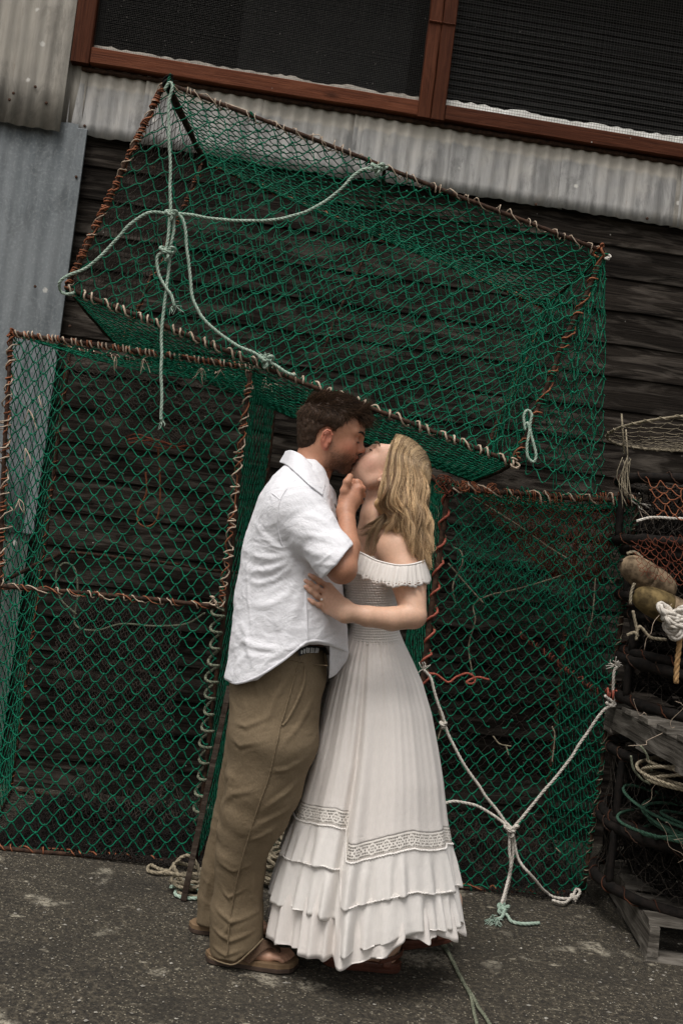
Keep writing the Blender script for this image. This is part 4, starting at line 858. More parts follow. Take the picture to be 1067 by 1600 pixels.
# ---------------------------------------------------------------- sculpting: signed distances -> one quad mesh
class Sculpt:
    """list of shapes blended in order; each shape: f(points)->distance, k (blend radius), sign (+ add, - carve)"""
    def __init__(s): s.ops = []
    def add(s, f, k=.02, sign=1): s.ops.append((f, k, sign)); return s
    def cone(s, a, b, ra, rb, k=.02, sign=1, ys=1.0):
        a = np.asarray(a, float); b = np.asarray(b, float)
        def f(p, a=a, b=b, ra=ra, rb=rb, ys=ys):
            if ys != 1.0:
                c = np.array([1, 1/ys, 1]); a_, b_, p_ = a*c, b*c, p*c
            else: a_, b_, p_ = a, b, p
            ba = b_-a_; L2 = (ba**2).sum()+1e-12; t = np.clip(((p_-a_)@ba)/L2, 0, 1)
            return np.linalg.norm(p_-a_-t[:, None]*ba, axis=1)-(ra+(rb-ra)*t)
        return s.add(f, k, sign)
    def ell(s, c, ax, r, k=.02, sign=1):
        """ellipsoid; ax = 3x3 rows of unit axes or None"""
        c = np.asarray(c, float); r = np.asarray(r, float)
        def f(p, c=c, r=r, ax=ax):
            q = p-c
            if ax is not None: q = q@np.asarray(ax).T
            k0 = np.linalg.norm(q/r, axis=1); k1 = np.linalg.norm(q/(r*r), axis=1)+1e-9; return k0*(k0-1)/k1
        return s.add(f, k, sign)
    def chain(s, P, R, k=.02, ys=1.0, kk=None):
        for i in range(len(P)-1): s.cone(P[i], P[i+1], R[i], R[i+1], k if i == 0 else (kk or min(k, .012)), 1, ys)
        return s
    def ev(s, p, cull=None):
        d = np.full(len(p), 10.0)
        for (f, k, sg) in s.ops:
            if cull is not None:
                m = cull[id(f)]
                if not m.any(): continue
                q = p[m]; dd = f(q); cur = d[m]
            else: m = None; dd = f(p); cur = d
            if sg > 0: h = np.maximum(k-np.abs(cur-dd), 0)/k; r = np.minimum(cur, dd)-h*h*k*.25
            else: dd = -dd; h = np.maximum(k-np.abs(cur-dd), 0)/k; r = np.maximum(cur, dd)+h*h*k*.25
            if m is None: d = r
            else: d[m] = r
        return d
    def ray(s, px, py, y0, y1, n=300):
        ys = np.linspace(y0, y1, n); d_ = Fv*FPX+Rv*(px-533.5)+Uv*(800-py); P = CAM+d_[None]*(ys/d_[1])[:, None]; d = s.ev(P); i = np.where(d < 0)[0]
        return ys[i[0]] if len(i) else None
    def mesh(s, lo, hi, h, smooth=2):
        B = 8; lo = np.asarray(lo, float); hi = np.asarray(hi, float); nb = np.ceil((hi-lo)/(B*h)).astype(int)
        g = np.stack(np.meshgrid(*[np.arange(n) for n in nb], indexing='ij'), -1).reshape(-1, 3)
        cen = lo+(g+.5)*B*h; half = B*h*.5*math.sqrt(3)
        dc = s.ev(cen); act = np.abs(dc) < half*1.45+.008; g = g[act]; cen = cen[act]; dc = dc[act]
        o = np.arange(B+1); off = np.stack(np.meshgrid(o, o, o, indexing='ij'), -1).reshape(-1, 3); n3 = len(off)
        D = np.empty((len(g), n3), np.float32)
        pts = (lo+(g[:, None]*B+off[None])*h).reshape(-1, 3)
        cull = {}
        for (f, k, sg) in s.ops:
            fc = f(cen)
            mb_ = (fc < np.maximum(dc, 0)+2*half+k+.01) if sg > 0 else (fc < 2*half+k+.01)
            cull[id(f)] = np.repeat(mb_, n3)
        D = s.ev(pts, cull).reshape(len(g), B+1, B+1, B+1)
        S = D < 0
        # vertices: one per cell whose corners differ
        base = g*B; cells = []; pos = []
        cnt = np.zeros((len(g), B, B, B)); acc = np.zeros((len(g), B, B, B, 3))
        oc = np.stack(np.meshgrid(np.arange(B), np.arange(B), np.arange(B), indexing='ij'), -1).astype(float)
        def sub(A, d): return A[:, d[0]:B+d[0], d[1]:B+d[1], d[2]:B+d[2]]
        corners = [(x, y, z) for x in (0, 1) for y in (0, 1) for z in (0, 1)]
        for a in corners:
            for ax in range(3):
                if a[ax] == 0:
                    b = list(a); b[ax] = 1; b = tuple(b); va, vb = sub(D, a), sub(D, b); m = sub(S, a) != sub(S, b)
                    t = np.where(m, va/(va-vb+1e-20*(~m)+1e-12*(va == vb)), 0)
                    q = np.zeros(m.shape+(3,)); q[...] = a; q[..., ax] += t; acc += q*m[..., None]; cnt += m
        ok = cnt > 0; bi, i, j, k = np.where(ok); v = acc[ok]/cnt[ok][:, None]
        cell = base[bi]+np.stack([i, j, k], 1); V = lo+(cell+v)*h
        N = nb*B+2
        def key(c): return (c[:, 0]*N[1]+c[:, 1])*N[2]+c[:, 2]
        ks = key(cell); order = np.argsort(ks); ks = ks[order]; V = V[order]; Q = []
        for ax in range(3):
            e = [0, 0, 0]; e[ax] = 1; a = sub(S, (0, 0, 0)); b = sub(S, e); bi, i, j, k = np.where(a != b); c = base[bi]+np.stack([i, j, k], 1); inside = a[bi, i, j, k]
            u, w = (ax+1) % 3, (ax+2) % 3; cs = []
            for (du, dw) in ((0, 0), (-1, 0), (-1, -1), (0, -1)):
                cc = c.copy(); cc[:, u] += du; cc[:, w] += dw; kk = key(cc); ix = np.searchsorted(ks, kk); ix = np.clip(ix, 0, len(ks)-1); cs.append(np.where(ks[ix] == kk, ix, -1))
            q = np.stack(cs, 1); good = (q >= 0).all(1); q = q[good]; ins = inside[good]; q[~ins] = q[~ins][:, ::-1]; Q.append(q)
        Q = np.concatenate(Q)
        for _ in range(smooth): V = lap(V, Q, .5)
        return V, Q
def lap(V, Q, w=.5):
    s = np.zeros_like(V); c = np.zeros(len(V))
    for a in range(4):
        i, j = Q[:, a], Q[:, (a+1) % 4]
        for ax in range(3): s[:, ax] += np.bincount(i, V[j, ax], len(V))+np.bincount(j, V[i, ax], len(V))
        c += np.bincount(i, minlength=len(V))+np.bincount(j, minlength=len(V))
    return V*(1-w)+w*s/np.maximum(c, 1)[:, None]
def vnormals(V, Q):
    n = np.cross(V[Q[:, 2]]-V[Q[:, 0]], V[Q[:, 3]]-V[Q[:, 1]]); out = np.zeros_like(V)
    for a in range(4):
        for ax in range(3): out[:, ax] += np.bincount(Q[:, a], n[:, ax], len(V))
    return out/(np.linalg.norm(out, axis=1)[:, None]+1e-12)
def compact(V, Q, keep):
    Q = Q[keep[Q].all(1)]; used = np.zeros(len(V), bool); used[Q.ravel()] = True; mp = np.cumsum(used)-1; return V[used], mp[Q], used
def creases(V, Nn, items):
    """cloth folds: each item = polyline points, width, height; a soft ridge with a valley beside it"""
    out = np.zeros(len(V))
    for P, w, a in items:
        P = np.asarray(P, float); best = np.full(len(V), 9.0); tt = np.zeros(len(V)); n = len(P)-1
        lo = P.min(0)-w*4; hi = P.max(0)+w*4; m = ((V > lo) & (V < hi)).all(1)
        if not m.any(): continue
        q = V[m]; b = np.full(len(q), 9.0); s = np.zeros(len(q)); side = np.zeros(len(q))
        for i in range(n):
            ba = P[i+1]-P[i]; t = np.clip(((q-P[i])@ba)/(ba@ba), 0, 1); dv = q-P[i]-t[:, None]*ba; dd = np.linalg.norm(dv, axis=1); u = dd < b
            b[u] = dd[u]; s[u] = (i+t[u])/n; sg = np.cross(ba/np.linalg.norm(ba), np.array([0, -1.0, 0])); side[u] = (dv[u]@sg)
        x = side/w; env = np.sin(np.pi*np.clip(s*.92+.04, 0, 1))**.7*np.exp(-(b/w)**2*.30)*(b < w*3.5)
        out[m] += a*env*(np.exp(-x**2)-.55*np.exp(-((x-1.5)/1.0)**2))
    return out

from mathutils.bvhtree import BVHTree
def surf_y(V, Q, y0=1.5):
    """nearest surface seen through a photo pixel, on the finished mesh"""
    tree = BVHTree.FromPolygons(V.tolist(), Q.tolist())
    def f(px, py):
        d = Fv*FPX+Rv*(px-533.5)+Uv*(800-py); d = d/np.linalg.norm(d); h = tree.ray_cast(Vector(CAM), Vector(d)); return None if h[0] is None else float(h[0][1])
    return f
# ---------------------------------------------------------------- people
def axes2d(fx, fy):
    """head axes from the image-plane direction the face looks (fx right, fy up)"""
    f = Rv*fx+Uv*fy; f /= np.linalg.norm(f); up = Rv*(-fy)+Uv*fx if fx > 0 else Rv*fy+Uv*(-fx); up /= np.linalg.norm(up)
    lat = np.cross(f, up); lat /= np.linalg.norm(lat); return np.array([f, lat, up])
class Head:
    def __init__(s, T, A, sc, prm): s.T = np.asarray(T); s.A = A; s.sc = sc; s.p = prm
    def w(s, x, y, z): return s.T+s.sc*(np.array([x, y, z])@s.A)
    def loc(s, P): return ((P-s.T)@s.A.T)/s.sc
    def build(s, S, male=True):
        w, sc, A = s.w, s.sc, s.A; p = s.p
        def e(c, r, k=.02, sg=1, rot=None):
            ax = A if rot is None else rot@A; S.ell(w(*c), ax, np.array(r)*sc, k*sc, sg)
        def c(a, b, ra, rb, k=.015, sg=1): S.cone(w(*a), w(*b), ra*sc, rb*sc, k*sc, sg)
        for op in p(male): 
            if op[0] == 'e': e(*op[1:])
            else: c(*op[1:])
def rotlat(deg):
    a = R_(deg); return np.array([[math.cos(a), 0, math.sin(a)], [0, 1, 0], [-math.sin(a), 0, math.cos(a)]])
def head_ops(male):
    o = []; m = male
    o.append(('e', (.001, 0, .056), (.092, .075, .080), .01))            # cranium
    o.append(('e', (.034, 0, .052), (.062, .062, .056), .02))             # forehead
    o.append(('e', (.036, 0, .000), (.056, .058, .062), .03))             # mid face
    jw = .050 if m else .044; jz = -.048 if m else -.042
    for sg in (-1, 1):
        o.append(('c', (.002, sg*jw, jz+.020), (.012, sg*(jw-.006), jz), .020, .018, .03))
        o.append(('c', (.012, sg*(jw-.006), jz), (.064 if m else .060, sg*.012, -.066 if m else -.062), .018, .0145, .02))
        o.append(('e', (.056, sg*.038, -.004), (.024, .020, .020), .022))   # cheekbones
        o.append(('e', (.050, sg*.034, -.030), (.024, .018, .026), .025))   # cheeks
    o.append(('e', (.064, 0, -.064), (.0185, .019, .018), .018))           # chin
    o.append(('e', (.058, 0, -.030), (.033, .031, .034), .022))            # muzzle
    for sg in (-1, 1):
        o.append(('c', (.087, sg*.008, .039), (.072, sg*.045, .042), .0105 if m else .007, .009 if m else .007, .016))   # brow
        o.append(('e', (.094, sg*.032, .022), (.015, .016, .013), .016, -1))                                    # socket
        o.append(('e', (.0745, sg*.031, .021), (.0135, .0155, .0120), .005))                                   # closed lid
        o.append(('e', (.0800, sg*.031, .0145), (.0085, .014, .0045), .006))
    if m:
        o.append(('c', (.088, 0, .030), (.101, 0, .002), .0075, .0095, .012)); o.append(('e', (.1025, 0, -.003), (.0115, .0105, .0095), .010))
        for sg in (-1, 1): o.append(('e', (.0935, sg*.0125, -.0085), (.0105, .0070, .0080), .006)); o.append(('e', (.099, sg*.007, -.0155), (.006, .0035, .004), .003, -1))
    else:
        o.append(('c', (.0845, 0, .028), (.095, 0, .008), .0060, .0075, .012)); o.append(('e', (.0965, 0, .004), (.0095, .0090, .0080), .008))
        for sg in (-1, 1): o.append(('e', (.0885, sg*.0105, -.0005), (.0085, .0060, .0065), .006)); o.append(('e', (.093, sg*.006, -.007), (.005, .003, .003), .003, -1))
    zt = 0 if m else .004
    o.append(('e', (.089, 0, -.026+zt), (.0095, .020, .0062), .006)); o.append(('e', (.0895, 0, -.0315+zt), (.0085, .021, .0045), .003))
    o.append(('e', (.0855, 0, -.0425+zt), (.0100, .018, .0060), .006))
    o.append(('e', (.093, 0, -.0365+zt), (.0100, .024, .0013), .003, -1))                    # mouth line
    o.append(('e', (.092, 0, -.053+zt), (.007, .016, .0045), .010, -1))
    # ears
    for sg in (-1, 1):
        y = sg*.0770; es = 1.0 if m else .9
        pts = [(.008, y, .008), (.0085, y+sg*.003, .017), (.001, y+sg*.007, .026), (-.009, y+sg*.010, .027), (-.017, y+sg*.011, .018), (-.0185, y+sg*.010, .005), (-.014, y+sg*.008, -.008), (-.007, y+sg*.004, -.020)]
        pts = [(a*es, b, c_*es) for a, b, c_ in pts]
        o.append(('e', (-.006*es, y-sg*.001, .004*es), (.0135*es, .006, .023*es), .010)); o.append(('e', (-.004*es, y+sg*.008, .006*es), (.0085*es, .007, .0145*es), .003, -1))
        for a, b in zip(pts[:-1], pts[1:]): o.append(('c', a, b, .0034, .0034, .003))
        o.append(('c', (-.011*es, y+sg*.007, .012*es), (-.010*es, y+sg*.006, -.006*es), .0026, .0026, .003))
        o.append(('e', (-.002*es, y+sg*.002, -.021*es), (.0068, .0042, .0085), .005)); o.append(('c', (.0075*es, y+sg*.001, .002), (.0075*es, y+sg*.002, -.007), .0034, .0034, .004))
    return o
def finger(S, P, r0, r1, k=.004, nail=None):
    R = np.linspace(r0, r1, len(P))
    for i in range(len(P)-1): S.cone(P[i], P[i+1], R[i]*(1.0), R[i+1], k if i else .008)
    for i in range(1, len(P)-1): S.ell(P[i], None, np.full(3, R[i]*1.10), .004)

# =============== the man
YM = 3.05; s_ = YM/FPX
def PM(px, py, dy=0.0): return W(px, py, YM+dy)
def rpx(r, Y=YM): return r*Y/FPX
A_m = axes2d(math.cos(R_(13)), -math.sin(R_(13)))
H_m = Head(PM(513, 690), A_m, 1.017, head_ops)
B = Sculpt(); H_m.build(B, True)
# neck and trunk
B.cone(H_m.w(-.022, 0, -.005), PM(481, 748), rpx(29), rpx(30), .03, ys=1.05); B.cone(PM(494, 715), PM(484, 755), rpx(23), rpx(26), .02)
B.cone(PM(479, 745), PM(462, 800), rpx(28), rpx(48), .03, ys=1.4); B.cone(PM(462, 800), PM(455, 880), rpx(50), rpx(55), .04, ys=1.4)
B.cone(PM(456, 880), PM(446, 1010), rpx(56), rpx(54), .05, ys=1.2); B.cone(PM(444, 1010), PM(436, 1060), rpx(54), rpx(50), .05, ys=1.1)
sh, el, wr = W(462, 797, 2.90), W(534, 888, 2.80), W(540, 799, 2.925)
B.chain([W(474, 775, 3.0), sh, el], [rpx(34), rpx(31), rpx(24.5, 2.8)], .03)
B.chain([el, W(543.5, 854, 2.845), W(542, 816, 2.90), wr], [rpx(23.5, 2.8), rpx(19, 2.85), rpx(13.2, 2.9), rpx(12.5, 2.92)], .008, kk=.008)
# far arm, reaching round her back (hidden from the photo's viewpoint)
B.chain([W(474, 775, 3.12), W(480, 810, 3.24), W(535, 880, 3.32), W(605, 915, 3.30)], [rpx(30), rpx(28), rpx(22), rpx(13)], .03)
B.ell(W(622, 918, 3.27), None, (.045, .020, .030), .02)
for q in range(4): finger(B, [W(632, 906+q*8, 3.27), W(648, 907+q*8, 3.255), W(656, 908+q*8, 3.235)], .0085, .0072)
# near hand: fist under her chin, thumb raised
YH = 2.965
B.chain([wr, W(546, 782, 2.945), W(549, 770, 2.955)], [rpx(13), rpx(15.5), rpx(15)], .02, kk=.015)
B.ell(W(553, 772, 2.975), axes2d(.45, .89), (.036, .024, .027), .014)
finger(B, [W(539, 784, 2.935), W(538.5, 767, 2.925), W(542.5, 753, 2.922), W(547, 744.5, 2.930)], .0140, .0098)
finger(B, [W(556, 774, 2.945), W(561, 763, 2.945), W(558, 754, 2.952), W(552, 752, 2.972)], .0125, .0090)
finger(B, [W(560, 772, 2.962), W(566, 764, 2.962), W(561, 755, 2.985), W(552, 757, 2.995)], .0105, .0080)
finger(B, [W(559, 778, 2.980), W(566.5, 773, 2.982), W(562, 765, 3.005), W(553, 766, 3.010)], .0100, .0078)
finger(B, [W(556, 786, 2.995), W(563, 783, 3.0), W(560, 776, 3.018), W(552, 775, 3.020)], .0092, .0072)
# legs and feet
for (K, R) in (([(432, 1045, -.045), (426, 1150, -.05), (398, 1274, -.02), (377, 1380, .02), (371, 1478, .035)], (43, 40, 32, 26, 19)), ([(430, 1045, .06), (400, 1180, .12), (362, 1330, .20), (345, 1425, .245)], (43, 38, 26, 18))):
    B.chain([PM(*k) for k in K], [rpx(r) for r in R], .04, kk=.02)
FN = G(368, 1498, .02); FF = G(338, 1446, .02)
def foot(S, heel, L, d, side, gap=.006):
    """bare foot along direction d on a sandal (top of sole at z=.026)"""
    d = np.asarray(d, float); d /= np.linalg.norm(d); n = np.array([-d[1], d[0], 0.0])*side; z = .030; h = np.asarray(heel, float); h = np.array([h[0], h[1], 0])
    def q(a, b, c): return h+d*a*L+n*b+np.array([0, 0, z+c])
    S.cone(q(.10, 0, .020), q(.16, 0, .085), .030, .034, .03); S.cone(q(.10, 0, .022), q(.45, .006, .020), .030, .028, .03)
    S.cone(q(.20, 0, .065), q(.55, .0, .026), .030, .021, .03); S.cone(q(.42, .010, .016), q(.72, .018, .012), .024, .018, .02); S.cone(q(.42, -.010, .016), q(.68, -.020, .010), .022, .015, .02)
    for b0, a1, r in ((.026, .985, .0115), (.010, .975, .0088), (-.004, .955, .0082), (-.017, .925, .0078), (-.029, .885, .0074)):
        S.cone(q(.70, b0*.9, .012), q(a1-.07, b0, .013), r*1.05, r, .008); S.cone(q(a1-.07, b0, .013), q(a1-.02, b0, .006), r, r*.95, .005)
hn = np.array([W(320, 1500, 3.09)[0]+.02, 3.09, 0]); hf = np.array([W(295, 1448, 3.30)[0]+.02, 3.30, 0])
dn = np.array([1.0, -.02, 0]); df = np.array([1.0, .04, 0]); LN = .228
foot(B, hn+np.array([.02, 0, 0]), LN, dn, 1); foot(B, hf+np.array([.02, 0, 0]), LN, df, -1)
B.cone(PM(371, 1470, .035), hn+np.array([.055, 0, .10]), .036, .034, .03); B.cone(PM(345, 1420, .245), hf+np.array([.055, 0, .10]), .036, .034, .03)
man = thing('person', 'man in a white short-sleeved linen shirt and khaki trousers kissing the woman', 'person', tuple(np.array([hn[0]+.1, YM, 0])))
V, Q = B.mesh((-.50, 2.68, -.005), (.32, 3.44, 1.82), .0028, 2)
L = H_m.loc(V); c = np.empty((len(V), 3)); c[:] = (.40, .195, .118)
nz = fbm(V*14, 3); nf = fbm(V*60+9, 2)
def blend(c, m, t): return c*(1-m[:, None])+np.asarray(t)*m[:, None]
def sstep(x, a, b): t = np.clip((x-a)/(b-a), 0, 1); return t*t*(3-2*t)
c = blend(c, np.clip(.35+.8*nz, 0, 1)*.45, (.46, .215, .13))
hd = np.linalg.norm(L-[.02, 0, .02], axis=1) < .16
cheek = np.exp(-(((L[:, 0]-.065)/.03)**2+((L[:, 2]+.008)/.024)**2)); c = blend(c, cheek*hd*.45, (.47, .150, .095))
ear = (np.abs(L[:, 1]) > .072)*(L[:, 0] < .016)*(L[:, 0] > -.026)*(np.abs(L[:, 2]) < .034); c = blend(c, ear*.55, (.56, .165, .11))
nosem = np.exp(-(((L[:, 0]-.104)/.018)**2+((L[:, 2]+.004)/.014)**2+(L[:, 1]/.02)**2)); c = blend(c, nosem*hd*.5, (.50, .165, .105))
jawm = sstep(-L[:, 2], .012, .040)*sstep(L[:, 0], -.010, .030)*hd*sstep(L[:, 2], -.098, -.080)*sstep(.078-.35*np.maximum(-L[:, 2], 0)-L[:, 2]*0-(.075-L[:, 0])*0, -1, 0)
side = sstep(-L[:, 2], -.02, .02)*np.exp(-((L[:, 0]-.012)/.010)**2)*hd
mus = np.exp(-(((L[:, 2]+.020)/.006)**2))*(L[:, 0] > .07)*(np.abs(L[:, 1]) < .028)*hd
beard = np.clip(np.maximum(np.maximum(jawm*.62, side*.42), mus*.72)*(1+.2*nf), 0, 1)
chinb = np.exp(-(((L[:, 0]-.06)/.026)**2+((L[:, 2]+.066)/.020)**2)); beard = np.clip(beard+chinb*.35*jawm, 0, 1)
cb = blend(c, beard*.86, (.050, .028, .018))
lip = np.exp(-(((L[:, 2]+.034)/.0095)**2))*(L[:, 0] > .078)*(np.abs(L[:, 1]) < .019)*hd
c = blend(cb, np.clip(lip*1.2, 0, 1)*.7, (.36, .130, .095))
lidl = np.exp(-(((L[:, 2]-.0165)/.0016)**2+((np.abs(L[:, 1])-.031)/.013)**4))*(L[:, 0] > .07); c = blend(c, lidl*.85, (.05, .025, .018))
browm = np.exp(-(((L[:, 2]-.041-.006*np.sin((np.abs(L[:, 1])-.01)*60))/.0042)**2+((np.abs(L[:, 1])-.028)/.020)**4))*(L[:, 0] > .055); c = blend(c, browm*(.75+.5*nf), (.06, .032, .02))
knuck = np.exp(-(np.linalg.norm(V-W(562, 768, 2.96), axis=1)/.03)**2)*.35; c = blend(c, knuck, (.52, .20, .13))
ftm = (V[:, 2] < .16); c = blend(c, ftm*.55, (.56, .35, .25))
M['skin_m'] = mat_tinted('tanned_skin', .50, 120, .5, .11, sss=.12, bd=.0012, spec=.4)
mesh_np('body', V, Q, M['skin_m'], man, col=np.clip(c, .01, 1))
# toe nails, brows and lashes
def on_face(H, S, y, z, x0=.125, x1=.03):
    """front surface of the face at head coordinates y, z"""
    xs = np.linspace(x0, x1, 190); P = np.array([H.w(x, y, z) for x in xs]); d = S.ev(P); i = np.where(d < 0)[0]; return xs[i[0]] if len(i) else x1
def lash_line(H, S, parent, mat, r=.0008, L_=.006, n=26, z0=.0165):
    mb = MB()
    for sg in (-1, 1):
        for i in range(n):
            t = i/(n-1)-.5; y = sg*(.031+t*.027); z_ = z0+.0012-.0030*(t*2)**2; x = on_face(H, S, y, z_)
            a = H.w(x-.001, y, z_); b_ = H.w(x+L_*.55, y+sg*t*.004, z_-L_*.45); c_ = H.w(x+L_*.9, y+sg*t*.008, z_-L_*.30); tube(mb, [a, b_, c_], [r, r*.7, r*.3], 3)
        P = [H.w(on_face(H, S, sg*(.031+t*.029), z0+.0012-.0030*(t*2)**2)+.0004, sg*(.031+t*.029), z0+.0012-.0030*(t*2)**2) for t in np.linspace(-.5, .5, 12)]; tube(mb, P, r*1.3, 4)
    o = mb.build('eyelashes', mat, parent); o['kind'] = 'stuff'
def brow_hair(H, S, parent, mat, n=150, z0=.040, arch=.006, r=.0005, thick=.004, **k):
    mb = MB()
    for sg in (-1, 1):
        for i in range(n):
            t = rng.random(); y = sg*(.010+t*.040); z_ = z0+arch*math.sin(t*2.6)+rng.normal()*thick*.45*(1-.5*t); x = on_face(H, S, y, z_)
            a = H.w(x-.0005, y, z_); tube(mb, [a, H.w(x+.0014, y+sg*.003, z_+.001), H.w(x-.0005, y+sg*.008, z_+.0005)], [r, r, r*.4], 3)
    o = mb.build('eyebrows', mat, parent); o['kind'] = 'stuff'
M['hair_dk'] = mat_tinted('brown_hair', .62, 400, .1, .15, spec=.25)
M['lash'] = simple_mat('lash_hair', (.015, .009, .006), (.03, .018, .012), 50, .5)
lash_line(H_m, B, man, M['lash'], n=16, r=.0005, L_=.0045); brow_hair(H_m, B, man, M['lash'], n=150, r=.00055, thick=.0032)
# ---- his hair: a close cap plus thousands of short tapered locks
HC = Sculpt()
def hm(x, y, z): return H_m.w(x, y, z)
HC.ell(hm(-.004, 0, .060), A_m, np.array((.101, .083, .086))*1.017, .01); HC.ell(hm(.045, 0, .103), rotlat(-12)@A_m, np.array((.054, .060, .028)), .03); HC.ell(hm(-.045, 0, .010), A_m, (.050, .064, .060), .03)
HC.ell(hm(-.048, 0, -.025), A_m, (.030, .045, .034), .03)
def face_cut(p):
    l = H_m.loc(p); x, y, z = l[:, 0], np.abs(l[:, 1]), l[:, 2]
    # hairline: forehead edge, temple, sideburn, round the ear, nape
    f1 = x-(.083-.30*np.maximum(y-.035, 0)-np.maximum(.086-z, 0)*.92*1.0); f1 = np.where(z > .088, -.02, f1)
    g = np.interp(z, [-.10, -.02, -.004, .03, .05, .088], [-.050, -.034, .020, .032, .046, .084]); hole = x-g
    earh = .030-np.sqrt(((x+.006)/1.0)**2+((z-.002)/1.25)**2); earh = np.where(x < .012, earh, -1)
    nape = (-.052-z)+np.maximum(x+.045, 0)*1.0
    nape = np.maximum(nape, -(z+.010)-(-.018-x)*1.35)
    return -np.maximum(np.maximum(np.where(z < .088, hole, -.05), earh*(y > .05)-1*(y <= .05)), nape)
HC.add(lambda p: face_cut(p), .004, -1)
hv, hq = HC.mesh(H_m.T-.17, H_m.T+.17, .003, 2); hn_ = vnormals(hv, hq)
hv = hv+hn_*(fbm((hv)*np.array([70, 70, 70]), 3)*.004)[:, None]
ct = np.array((.040, .022, .013))*(1+.5*fbm(hv*80, 2)[:, None]); hairm = mesh_np('hair', hv, hq, M['hair_dk'], man, col=np.clip(ct, .004, 1))
def strands(V0, D, L, r, nseg, tint, name, mat, parent, bend=None, k=3):
    """many tapered hair tubes in one mesh"""
    n = len(V0); t = np.linspace(0, 1, nseg); P = V0[:, None]+D[:, None]*(L[:, None]*t[None])[..., None]
    if bend is not None: P = P+bend(V0, t)
    return tubes_np(P, r, tint, name, mat, parent, k)
def tubes_np(P, r, tint, name, mat, parent, k=3, taper=None, ref=None):
    n, m = P.shape[:2]; T = np.gradient(P, axis=1); T /= np.linalg.norm(T, axis=2)[..., None]+1e-12
    a0 = np.array([.13, -.95, .2]) if ref is None else ref; N = np.cross(T, a0); N /= np.linalg.norm(N, axis=2)[..., None]+1e-9; Bn = np.cross(T, N)
    tp = (np.linspace(1, .25, m) if taper is None else taper)[None]*np.asarray(r)[:, None]; a = np.arange(k)*2*np.pi/k+.4
    V = P[:, :, None]+tp[:, :, None, None]*(np.cos(a)[None, None, :, None]*N[:, :, None]+np.sin(a)[None, None, :, None]*Bn[:, :, None])
    b = (np.arange(n)*m*k)[:, None]; F = []
    for i in range(m-1):
        for j in range(k): F.append(np.concatenate([b+i*k+j, b+i*k+(j+1) % k, b+(i+1)*k+(j+1) % k, b+(i+1)*k+j], 1))
    c_ = np.repeat(tint, m*k, axis=0); o = mesh_np(name, V.reshape(-1, 3), np.concatenate(F), mat, parent, col=c_); o['kind'] = 'stuff'; return o
ix = rng.choice(len(hv), 15000); p0 = hv[ix]-hn_[ix]*.002; lc = H_m.loc(p0)
tp_ = sstep(lc[:, 2], .070, .105); swirl = noise3(lc*22)
flow = np.stack([-.30+1.15*tp_+.25*(lc[:, 0] > .02)*(1-tp_), np.sign(lc[:, 1])*.12+.10*swirl*tp_, -.75+.82*tp_+.08*swirl], 1)
fl_w = flow@A_m; fl_w = fl_w-hn_[ix]*(fl_w*hn_[ix]).sum(1)[:, None]; fl_w /= np.linalg.norm(fl_w, axis=1)[:, None]+1e-6
Dl = fl_w+hn_[ix]*(.10+.10*rng.random(len(ix))+.08*tp_)[:, None]+rng.normal(size=(len(ix), 3))*(.08+.06*tp_)[:, None]; Dl /= np.linalg.norm(Dl, axis=1)[:, None]
top = sstep(lc[:, 2], .035, .10); Ls = .010+.019*top*(.6+.8*rng.random(len(ix)))+.010*sstep(lc[:, 0], .05, .09)*top
tn = np.array((.060, .033, .018))[None]*(1+.55*rng.normal(size=(len(ix), 1))*.6)+np.array((.05, .03, .016))*(rng.random((len(ix), 1)) > .86)*top[:, None]
strands(p0, Dl, Ls, np.full(len(ix), .00085), 4, np.clip(tn, .004, 1), 'hair_locks', M['hair_dk'], hairm)
# quiff at the front
n = 900; y_ = rng.uniform(-.052, .052, n); b0 = np.array([hm(.066+rng.normal()*.010, y,   .111+rng.normal()*.005-abs(y)*.25) for y in y_])
dq = np.array([.95, 0, .06])@A_m+rng.normal(size=(n, 3))*.13; dq /= np.linalg.norm(dq, axis=1)[:, None]; t4 = np.linspace(0, 1, 6)
Pq = b0[:, None]+dq[:, None]*(.044*(.5+.7*rng.random((n, 1)))*t4[None])[..., None]+(np.array([.0, 0, -.030])@A_m)*(t4**2)[None, :, None]
tubes_np(Pq, np.full(n, .0010), np.clip(np.array((.060, .033, .018))[None]*(1+.35*rng.normal(size=(n, 1))), .005, 1), 'hair_locks', M['hair_dk'], hairm)

# stubble
cand = np.where((beard > .12) & (rng.random(len(beard)) < beard**1.5))[0]; ci = rng.choice(cand, 5600); vn_b = vnormals(V, Q); ps = V[ci]; ds_b = vn_b[ci]*.5+np.array([.15, 0, -.6])@A_m+rng.normal(size=(len(ci), 3))*.25; ds_b /= np.linalg.norm(ds_b, axis=1)[:, None]
strands(ps, ds_b, rng.uniform(.0018, .0035, len(ci)), np.full(len(ci), .00032), 2, np.tile([[.035, .02, .012]], (len(ci), 1)), 'stubble', M['hair_dk'], man)
